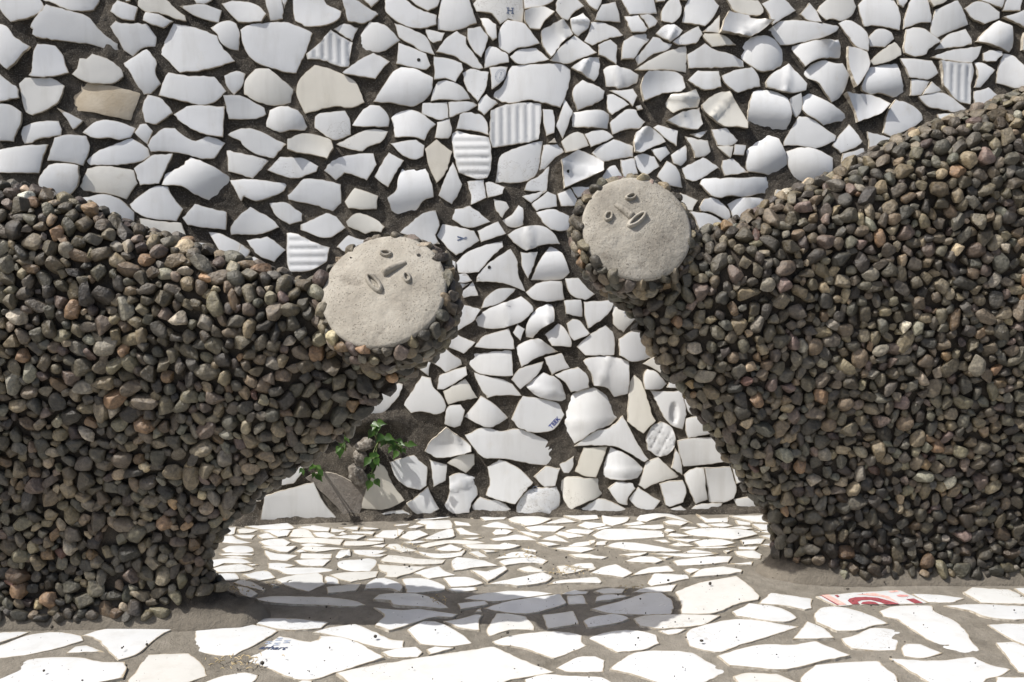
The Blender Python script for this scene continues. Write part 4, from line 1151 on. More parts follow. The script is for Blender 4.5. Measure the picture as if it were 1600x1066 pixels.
- 1880,973 1876,960 1883,947 1904,940 1915,955 1914,970 1901,980
- -970,692 -941,719 -952,734 -986,715
- 609,1536 621,1516 644,1523 649,1539 639,1554 617,1552
- -1762,1094 -1741,1075 -1724,1080 -1718,1110 -1731,1123 -1756,1118
- 1239,1376 1264,1377 1266,1415 1238,1415
- -134,1628 -124,1611 -106,1613 -100,1632 -124,1643
- 893,98 897,84 918,79 929,95 926,105 904,113
- 1136,600 1146,595 1169,608 1170,630 1155,639 1134,631
- 1330,61 1296,36 1321,8 1346,42
- -1017,659 -1013,644 -994,635 -980,639 -976,656 -982,674 -1006,677
- -1773,538 -1752,529 -1729,543 -1725,564 -1736,580 -1759,584 -1776,561
- 356,1668 340,1672 325,1650 348,1635 360,1640
- -1838,264 -1823,287 -1832,299 -1854,291 -1856,275
- 983,1682 982,1662 996,1652 1012,1663 1008,1684 996,1690
- 1882,121 1894,125 1898,145 1888,155 1874,153 1866,141 1867,132
- 1789,1043 1778,1051 1759,1047 1755,1036 1760,1021 1779,1017 1787,1027
- -1851,1024 -1868,1014 -1868,1005 -1855,989 -1840,992 -1833,1006 -1834,1017
- 541,373 536,355 545,344 567,353 563,370
- 329,1707 327,1723 302,1730 292,1721 295,1699 316,1692
- -1252,172 -1262,150 -1244,140 -1228,158
- 1517,378 1524,354 1552,357 1559,372 1534,392
- -1418,1652 -1396,1646 -1384,1666 -1397,1683 -1422,1669
- 1549,1030 1536,1018 1534,1004 1545,992 1566,995 1573,1009 1563,1026
- -1670,1415 -1673,1436 -1691,1440 -1707,1426 -1699,1405 -1678,1404
- -1500,111 -1463,115 -1471,140 -1497,139
- -1853,1226 -1859,1250 -1895,1250 -1898,1210 -1873,1203
- 1140,463 1141,444 1167,428 1186,437 1187,470 1158,479
- 959,894 938,873 941,853 980,856 984,875
- 1369,1640 1357,1637 1351,1619 1354,1610 1373,1606 1381,1615 1381,1633
- 1586,1373 1611,1370 1617,1397 1587,1398
- 1382,916 1393,898 1420,894 1435,908 1430,935 1409,949 1395,942
- 1153,1662 1163,1641 1175,1642 1184,1656 1176,1674 1164,1676
- 979,127 978,162 954,168 938,159 934,126 967,115
- -1346,1468 -1336,1460 -1318,1464 -1313,1474 -1317,1488 -1338,1495 -1349,1488
- -1251,1314 -1216,1321 -1225,1357 -1253,1359 -1264,1334
- -1113,475 -1124,470 -1132,453 -1126,442 -1107,439 -1094,449 -1097,465
- 1390,158 1386,138 1395,127 1419,141 1415,156
- -1009,1668 -1021,1674 -1035,1668 -1037,1655 -1028,1644 -1018,1641 -1004,1656
- -578,1369 -598,1373 -612,1347 -599,1335 -577,1339
- -1367,1013 -1343,1000 -1331,1013 -1356,1030
- -380,373 -358,374 -352,382 -351,399 -372,411 -387,402 -390,387
- 1337,580 1329,587 1310,586 1303,571 1318,552 1332,555
- -805,487 -819,465 -801,447 -779,456 -778,476
- -704,1587 -693,1610 -721,1623 -730,1599
- 955,440 949,429 962,408 975,407 988,421 987,434 972,444
- 1744,976 1724,997 1697,981 1709,959 1732,959
- -1761,1365 -1765,1355 -1755,1339 -1735,1340 -1727,1359 -1735,1368
- -1299,458 -1290,446 -1279,443 -1261,456 -1264,472 -1278,480 -1290,477
- 1498,429 1511,407 1528,418 1522,439
- -1478,783 -1494,808 -1514,798 -1511,771 -1495,767
- 928,498 929,513 910,523 898,519 891,503 896,490 910,486
- 1755,1389 1724,1391 1725,1349 1753,1350
- -1588,1429 -1608,1448 -1619,1446 -1631,1427 -1614,1405 -1598,1410
- -1282,510 -1288,522 -1311,528 -1319,505 -1298,494
- -606,348 -600,330 -569,333 -569,362 -591,368
- -506,504 -519,468 -495,456 -473,478
- -224,1727 -248,1756 -269,1734 -257,1711
- 1648,1723 1655,1734 1652,1753 1626,1761 1611,1748 1613,1732 1626,1719
- 550,663 571,682 567,703 540,715 516,699 517,681
- -1203,490 -1178,492 -1185,527 -1212,519
- -358,1380 -365,1365 -356,1350 -339,1352 -329,1361 -341,1383
- 236,1647 247,1663 235,1685 213,1684 201,1676 200,1655 223,1642
- 674,358 643,364 641,332 672,334
- -1448,1582 -1456,1603 -1483,1584 -1464,1569
- 775,458 779,442 789,434 808,443 811,458 803,470 787,473
- 768,175 798,172 802,191 786,207 766,194
- 1533,860 1514,878 1497,870 1492,853 1510,834 1530,840
- 678,723 657,724 666,693 684,700
- -1533,1664 -1548,1637 -1527,1618 -1504,1648
- 1793,1506 1818,1527 1801,1555 1776,1553 1769,1528
- 276,777 279,792 265,806 251,803 244,788 246,780 263,772
- -1870,735 -1866,760 -1877,765 -1893,760 -1898,745 -1878,733
- 1867,609 1880,599 1906,616 1875,638
- -239,401 -240,417 -258,422 -270,402 -260,390
- 816,1544 833,1543 843,1559 830,1576 817,1574 806,1563
- 182,1347 193,1343 206,1350 208,1362 195,1376 186,1374 176,1363
- -1696,1113 -1704,1097 -1673,1090 -1674,1112
- 701,46 688,44 679,29 687,14 704,14 713,30
- 1790,1210 1788,1189 1824,1186 1817,1218
- -1748,640 -1752,628 -1749,602 -1732,596 -1709,615 -1709,631 -1724,643
- 722,276 696,267 701,245 728,249
- -157,548 -154,581 -176,586 -186,553
- -669,1624 -658,1652 -674,1666 -686,1661 -697,1644 -684,1623
- -782,255 -767,274 -779,288 -801,280 -802,264
- -83,1631 -94,1615 -77,1594 -57,1608
- -1566,590 -1548,597 -1541,610 -1551,626 -1570,627 -1580,622 -1580,596
- 1766,94 1790,104 1792,121 1785,134 1765,137 1746,122 1751,103"""
FLOOR = """- -712,2365 -690,2338 -681,2346 -690,2400 -719,2388
- -670,2351 -646,2355 -627,2379 -671,2388 -684,2379
- -631,2383 -575,2377 -541,2388 -572,2432 -629,2412 -671,2403
- -602,2355 -569,2323 -548,2332 -547,2372 -574,2372 -631,2369
- -658,2319 -629,2312 -627,2341 -680,2343
- -603,2310 -567,2313 -604,2352 -621,2332
- -702,2287 -647,2279 -622,2287 -662,2310 -684,2337 -703,2332 -706,2305
- -491,2369 -453,2362 -454,2390 -500,2412 -535,2398
- -520,2323 -478,2323 -505,2375 -527,2388 -544,2379 -545,2328
- -448,2358 -426,2360 -411,2376 -451,2388
- -413,2380 -382,2371 -385,2400 -433,2390
- -349,2374 -328,2383 -372,2396 -378,2383
- -475,2328 -450,2319 -428,2332 -454,2358 -493,2360
- -402,2346 -418,2365 -425,2337
- -393,2349 -341,2337 -337,2362 -398,2362
T -516,2292 -443,2279 -408,2270 -405,2308 -430,2310 -495,2323 -541,2316
- -573,2263 -537,2263 -530,2287 -553,2312 -587,2307 -608,2292
- -492,2263 -454,2260 -438,2270 -487,2283 -506,2274
- -409,2312 -374,2305 -356,2334 -397,2334 -441,2319
- -327,2323 -285,2316 -266,2355 -270,2379 -321,2374 -337,2332
- -342,2296 -307,2294 -312,2316 -356,2310
- -367,2261 -323,2272 -303,2287 -354,2294 -400,2296 -401,2263
- -667,2219 -617,2219 -603,2231 -617,2257 -645,2268 -671,2263 -682,2240
- -668,2201 -600,2201 -597,2211 -640,2216 -680,2211
- -630,2182 -592,2182 -635,2198 -666,2194
- -686,2139 -671,2123 -651,2150 -607,2148 -585,2154 -617,2178 -659,2180 -693,2166
- -648,2093 -588,2100 -572,2116 -588,2131 -612,2145 -651,2131 -666,2116
- -583,2135 -568,2142 -598,2150
- -638,2056 -608,2049 -591,2060 -608,2091 -647,2090 -656,2078
- -568,2240 -539,2219 -521,2217 -508,2257 -561,2260 -592,2257
- -494,2217 -477,2223 -496,2240 -507,2223
- -479,2229 -456,2221 -417,2236 -382,2244 -438,2253 -490,2260 -497,2244
- -573,2211 -551,2170 -513,2168 -495,2206 -543,2211 -579,2231
- -439,2177 -413,2182 -417,2211 -443,2212 -490,2215 -485,2182
- -479,2146 -459,2135 -424,2131 -413,2172 -462,2176 -497,2170
V -390,2184 -371,2194 -377,2219 -388,2248 -402,2236 -407,2186
- -362,2211 -343,2201 -317,2206 -291,2234 -376,2240
- -305,2254 -297,2275 -325,2268 -336,2257
V -383,2123 -354,2104 -315,2109 -306,2154 -309,2178 -329,2186 -350,2172 -380,2174 -405,2170
- -329,2189 -303,2188 -287,2204 -311,2204 -353,2193
- -543,2119 -519,2108 -494,2086 -469,2086 -429,2097 -387,2112 -426,2127 -506,2125 -485,2139 -524,2153 -552,2150
- -593,2086 -578,2071 -547,2049 -514,2064 -534,2097 -545,2109 -566,2100 -577,2089
- -467,2014 -428,1993 -400,2031 -406,2042 -414,2078 -429,2094 -474,2082 -513,2056
T -378,2061 -347,2042 -296,2071 -296,2109 -375,2097 -400,2082
- -397,2031 -368,2028 -372,2042 -382,2061 -405,2074 -407,2064
T -385,1980 -329,1997 -324,2038 -394,2014
- -295,2004 -265,2004 -234,1983 -231,2008 -239,2030 -278,2064 -297,2060 -312,2028 -312,2004
T -547,2007 -522,1993 -521,2004 -559,2042 -585,2056 -598,2038
T -567,1980 -540,1960 -531,1980 -565,2014 -586,2021
- -508,2014 -496,2020 -520,2038 -531,2046
T -483,1929 -377,1921 -329,1916 -297,1924 -315,1940 -357,1957 -438,1965 -502,1963 -532,1947
- -489,1828 -444,1805 -392,1805 -367,1813 -357,1839 -456,1857 -538,1854
- -273,2236 -256,2221 -219,2231 -248,2253 -275,2281 -293,2279 -300,2257
T -289,2153 -201,2140 -158,2150 -151,2178 -205,2178 -265,2196 -286,2196 -299,2162
T -292,2108 -276,2093 -278,2071 -251,2067 -217,2097 -190,2135 -259,2137 -303,2146
V -249,1937 -241,1918 -217,1912 -181,1909 -150,1906 -127,1909 -147,1934 -192,1973 -241,1980 -277,1973 -286,1947
- -254,1872 -258,1848 -265,1822 -235,1799 -221,1808 -156,1860 -116,1863 -107,1878 -180,1901 -231,1899 -280,1912
- -197,2455 -155,2477 -144,2508 -173,2488 -224,2472 -252,2447
- -119,2472 -99,2462 -103,2500 -127,2500 -146,2488
- -216,2408 -216,2379 -175,2379 -149,2390 -150,2422 -160,2452 -232,2447 -243,2427
- -260,2412 -259,2427 -297,2417 -296,2403
- -239,2386 -219,2403 -245,2412 -262,2388
- -142,2409 -101,2406 -110,2427 -148,2442
- -128,2341 -106,2337 -77,2339 -104,2360 -128,2396 -142,2390
- -69,2442 -20,2455 -12,2475 -59,2472 -97,2503
- -278,2325 -274,2332 -266,2369 -286,2380
- -243,2301 -204,2343 -229,2374 -254,2369 -274,2323
- -191,2303 -155,2314 -139,2332 -147,2383 -159,2382 -183,2355 -213,2307
- -93,2307 -68,2323 -99,2321 -124,2314
- -235,2279 -201,2292 -222,2301 -265,2287
- -45,2393 14,2379 -16,2422 -42,2446 -65,2417 -80,2408
- -41,2339 -13,2341 2,2365 -16,2381 -41,2379 -49,2355
- 0,2432 23,2417 32,2403 68,2417 103,2459 60,2479 7,2479 -10,2457
- 48,2361 107,2358 133,2400 74,2406 32,2393
- 123,2425 166,2437 135,2472 78,2419
- 142,2477 177,2449 224,2462 220,2503 160,2503 117,2498
- 191,2386 238,2408 236,2421 186,2437 163,2408
- 34,2341 65,2319 75,2332 44,2360 13,2374
- -40,2298 6,2303 62,2298 31,2337 9,2346 -31,2323 -53,2312
T -202,2253 -153,2279 -104,2274 -64,2289 -80,2298 -154,2301 -202,2283 -226,2265
- -159,2229 -122,2230 -116,2248 -146,2274 -180,2240
- -96,2240 -48,2236 -6,2240 21,2263 -18,2283 -30,2270 -79,2272 -117,2265
- -179,2184 -147,2184 -115,2198 -108,2240 -134,2215 -178,2211 -228,2226
- -76,2188 -53,2186 -78,2231 -101,2223
- -60,2217 -30,2226 -75,2235
- 21,2188 62,2196 24,2226 0,2223 -41,2182
- -17,2135 14,2150 52,2154 69,2146 82,2170 59,2190 -9,2178 -29,2162
- 27,2236 55,2219 58,2231 23,2248
- 85,2259 116,2270 86,2286 58,2287
- 102,2298 139,2287 104,2343 71,2307
- 136,2312 181,2332 117,2365 105,2349
- 154,2349 188,2343 208,2374 150,2381 128,2365
- 167,2261 197,2279 201,2303 153,2287 130,2261
- 129,2231 161,2219 196,2244 176,2258 130,2257 93,2248
- 223,2268 228,2297 203,2287 196,2261
- 158,2184 210,2183 176,2211 129,2206
- 162,2118 189,2120 180,2154 144,2146 131,2135
- 109,2082 135,2093 165,2114 137,2119 118,2135 100,2131
- -135,2131 -130,2104 -74,2127 -30,2139 -61,2166 -91,2178 -126,2186 -137,2162
- -180,2060 -123,2082 -147,2104 -164,2139 -217,2097
- -52,2043 -10,2112 -16,2131 -57,2100 -92,2109
T 37,2097 79,2100 40,2135 11,2116
- -5,2024 11,2017 71,2038 89,2071 68,2096 -19,2049 -60,2024
- 137,2036 189,2035 192,2053 184,2071 139,2060 97,2049 75,2029
- -222,1980 -177,1988 -142,2000 -143,2021 -177,2056 -212,2067 -239,2060
- -233,2019 -247,1985 -231,1986 -232,2016 -248,2042
- -130,2014 -93,2016 -60,2035 -92,2067 -126,2071 -150,2067
- -126,1992 -102,1990 -74,2000 -76,2015 -109,2011 -139,2004
- -37,1939 -11,1944 53,1967 87,1980 35,1995 -19,1992 -80,1973 -99,1957
- -104,1897 -47,1924 -57,1942 -111,1928
- -31,1893 -4,1882 36,1878 88,1906 111,1928 99,1977 0,1944 -57,1909
- -60,1887 -61,1909 -74,1885
- 120,1975 155,1980 162,1993 132,1999 103,1980
- 115,1924 155,1929 147,1976 114,1970
- -103,1814 -62,1801 -64,1848 -58,1872 -71,1875 -101,1854 -134,1843
T -44,1780 -5,1805 42,1805 43,1819 28,1866 -6,1880 -31,1881 -49,1808
- 68,1809 130,1830 123,1890 60,1875
- -191,1785 -171,1747 -118,1737 -74,1753 -92,1785 -124,1822 -150,1843 -174,1842 -201,1805
- 143,1816 148,1813 209,1836 231,1854 220,1869 193,1875 151,1857 139,1842
- 232,2428 252,2412 290,2437 304,2477 258,2477 233,2493
V 343,2442 396,2472 432,2449 461,2432 413,2498 369,2517 335,2511 317,2457
- 394,2417 425,2408 447,2432 434,2444 409,2450 384,2437
- 299,2408 339,2419 326,2442 279,2417
- 357,2381 381,2393 382,2419 312,2406 281,2389
- 216,2377 253,2398 234,2403 201,2383
- 491,2432 549,2437 559,2479 503,2462 479,2500
- 580,2467 612,2437 649,2427 659,2486 563,2482
- 571,2415 601,2412 604,2432 570,2452
- 619,2374 642,2375 652,2415 605,2419
- 477,2396 503,2398 486,2427 467,2427
- 508,2405 532,2398 556,2409 536,2429 495,2422
- 446,2381 467,2393 436,2400 416,2383
- 439,2341 482,2323 534,2305 565,2319 602,2341 596,2369 543,2388 463,2386 422,2365
- 582,2379 604,2388 579,2408 541,2396
- 635,2351 641,2372 600,2365
- 632,2312 641,2346 603,2332
- 205,2314 240,2301 310,2312 371,2328 372,2374 287,2385 231,2382 196,2337
- 385,2355 406,2369 386,2383 376,2365
- 404,2323 441,2330 391,2353 375,2332
- 400,2296 423,2287 461,2312 402,2310 379,2317
- 361,2286 382,2287 371,2307 341,2305
- 217,2264 231,2294 211,2294 194,2266
- 186,2269 200,2286 201,2303 185,2301
- 400,2259 434,2265 402,2289 373,2268
- 445,2257 504,2265 535,2283 504,2307 463,2305 435,2291
- 550,2268 593,2276 614,2316 549,2301
- 615,2259 620,2279 591,2272
- 278,2229 358,2221 398,2227 345,2259 285,2286 251,2287 218,2261
- 434,2216 480,2219 427,2244 396,2219
- 482,2244 530,2259 484,2257 417,2251
- 532,2240 570,2237 583,2259 534,2257
- 499,2215 519,2236 494,2229
- 520,2202 540,2184 568,2180 579,2206 567,2235 519,2227
- 271,2194 295,2195 316,2219 247,2206
- 400,2188 425,2189 481,2212 404,2213 319,2219
- 324,2150 344,2166 324,2190 295,2192 253,2162
- 351,2176 371,2190 331,2186
- 371,2140 432,2142 489,2154 507,2193 441,2190 366,2170
- 539,2142 548,2162 486,2150
- 177,2182 206,2181 221,2194 196,2199 178,2215
- 170,2106 186,2116 184,2147 172,2155
- 242,2067 266,2093 233,2142 206,2127 172,2089
- 310,2093 361,2104 351,2137 303,2123 257,2074
- 391,2087 420,2116 400,2123 381,2112
- 454,2078 505,2094 511,2108 473,2129 421,2112 388,2065
- 297,2020 341,2038 385,2062 384,2082 312,2086 290,2035
- 294,1984 336,1990 353,2029 285,2011 252,1987
- 192,1977 230,1980 241,2004 192,2006 171,1990
T 344,1928 336,1878 397,1879 464,1928 505,1944 513,1963 498,2042 488,2069 401,2035 342,1987
- 211,1947 247,1963 200,1973 175,1960 170,1937
- 191,1878 249,1873 316,1878 327,1915 327,1950 311,1983 281,1980 237,1947 157,1896
T 247,1822 285,1809 367,1825 381,1836 414,1873 330,1873 263,1868 239,1854
- 296,1784 314,1788 335,1809 319,1809 280,1802
- 551,1917 588,1897 604,1905 620,1953 542,1982 501,1928
- 443,1867 491,1845 530,1839 561,1859 556,1882 533,1909 483,1928 440,1889
- 327,1763 328,1737 338,1727 370,1711 392,1717 421,1740 447,1753 555,1822 447,1855 348,1812 330,1787
- 385,1658 439,1646 483,1642 547,1670 611,1695 583,1730 567,1755 521,1740 469,1743 424,1727 370,1695
- 564,1763 605,1767 599,1808 577,1844 526,1763
- 593,1841 620,1798 657,1798 695,1819 730,1830 689,1893 653,1912 630,1909 601,1878
T 389,1575 471,1581 488,1601 460,1629 407,1629 382,1617
- -972,1740 -953,1750 -934,1771 -920,1796 -974,1792 -998,1791
- -945,1689 -923,1691 -872,1705 -826,1733 -801,1758 -813,1777 -869,1794 -918,1782 -950,1743 -969,1735
- -743,1712 -787,1739 -806,1733 -811,1706
- -790,1774 -760,1743 -706,1681 -682,1701 -674,1737 -661,1794 -640,1820 -703,1825 -754,1820 -795,1801 -814,1780
- -900,1614 -861,1570 -754,1570 -691,1601 -670,1611 -675,1637 -689,1669 -730,1670 -778,1689 -837,1692 -876,1683 -895,1670 -902,1649
T -644,1559 -588,1559 -553,1597 -529,1623 -552,1667 -588,1708 -664,1708 -658,1632 -660,1606
- -585,1725 -524,1699 -502,1701 -475,1743 -447,1801 -496,1826 -547,1844 -600,1852 -619,1833
- -522,1570 -458,1570 -441,1609 -442,1626 -467,1635 -500,1623 -526,1601
- -428,1649 -375,1611 -341,1609 -317,1626 -292,1643 -230,1689 -278,1737 -321,1767 -362,1774 -362,1760 -375,1751 -388,1755 -441,1784 -484,1683
- -326,1774 -279,1747 -232,1727 -199,1729 -202,1760 -222,1763 -242,1778 -276,1808 -304,1830 -351,1815 -380,1791
- -216,1691 -170,1691 -163,1711 -177,1732 -220,1721 -238,1711
- -371,1570 -339,1570 -344,1606 -360,1606 -380,1586
- -151,1699 -106,1727 -142,1733 -157,1721
- -278,1592 -236,1548 -50,1548 -11,1601 33,1620 74,1637 17,1686 -12,1717 -36,1743 -114,1711 -184,1683 -265,1649 -306,1626
- -24,1743 18,1730 52,1705 75,1689 105,1711 138,1740 130,1757 133,1784 110,1798 64,1801 -6,1780 -37,1757
- 174,1730 192,1710 237,1717 273,1743 272,1777 241,1798 196,1801 142,1777
- 106,1636 160,1637 166,1680 150,1696 118,1692 78,1652
- 224,1614 285,1570 325,1597 381,1646 354,1673 329,1711 293,1717 227,1710 188,1670 171,1643
- 32,1559 160,1559 170,1601 155,1617 100,1620 55,1627 22,1609
- 618,1754 624,1727 662,1717 703,1720 725,1760 748,1808 698,1816 651,1784 619,1769
- 491,1579 658,1589 664,1625 658,1641 655,1674 537,1660 497,1610
P 655,1914 820,1926 850,1932 819,2000 630,1965
- 852,1935 893,1933 936,1957 887,1974 835,1979
- 957,1932 1049,1928 1062,1953 1050,2000 974,2008 943,1983
- 1066,1972 1082,1946 1120,2018 1064,2010
- 733,1865 756,1852 763,1819 783,1760 801,1721 826,1701 849,1707 858,1724 860,1760 867,1797 865,1849 845,1886 851,1917 773,1912 734,1889
- 916,1893 933,1862 974,1847 1035,1855 1068,1919 954,1924 875,1917
- 939,1754 963,1719 1026,1839 954,1835 922,1829
- 885,1636 915,1625 957,1707 936,1753 900,1749
- 709,1696 740,1687 783,1707 757,1743 731,1745 715,1727
- 686,1668 717,1584 795,1584 817,1610 848,1623 877,1646 850,1662 834,1695 779,1682 742,1680 679,1689
- 818,1570 885,1570 910,1617 859,1615 836,1617"""
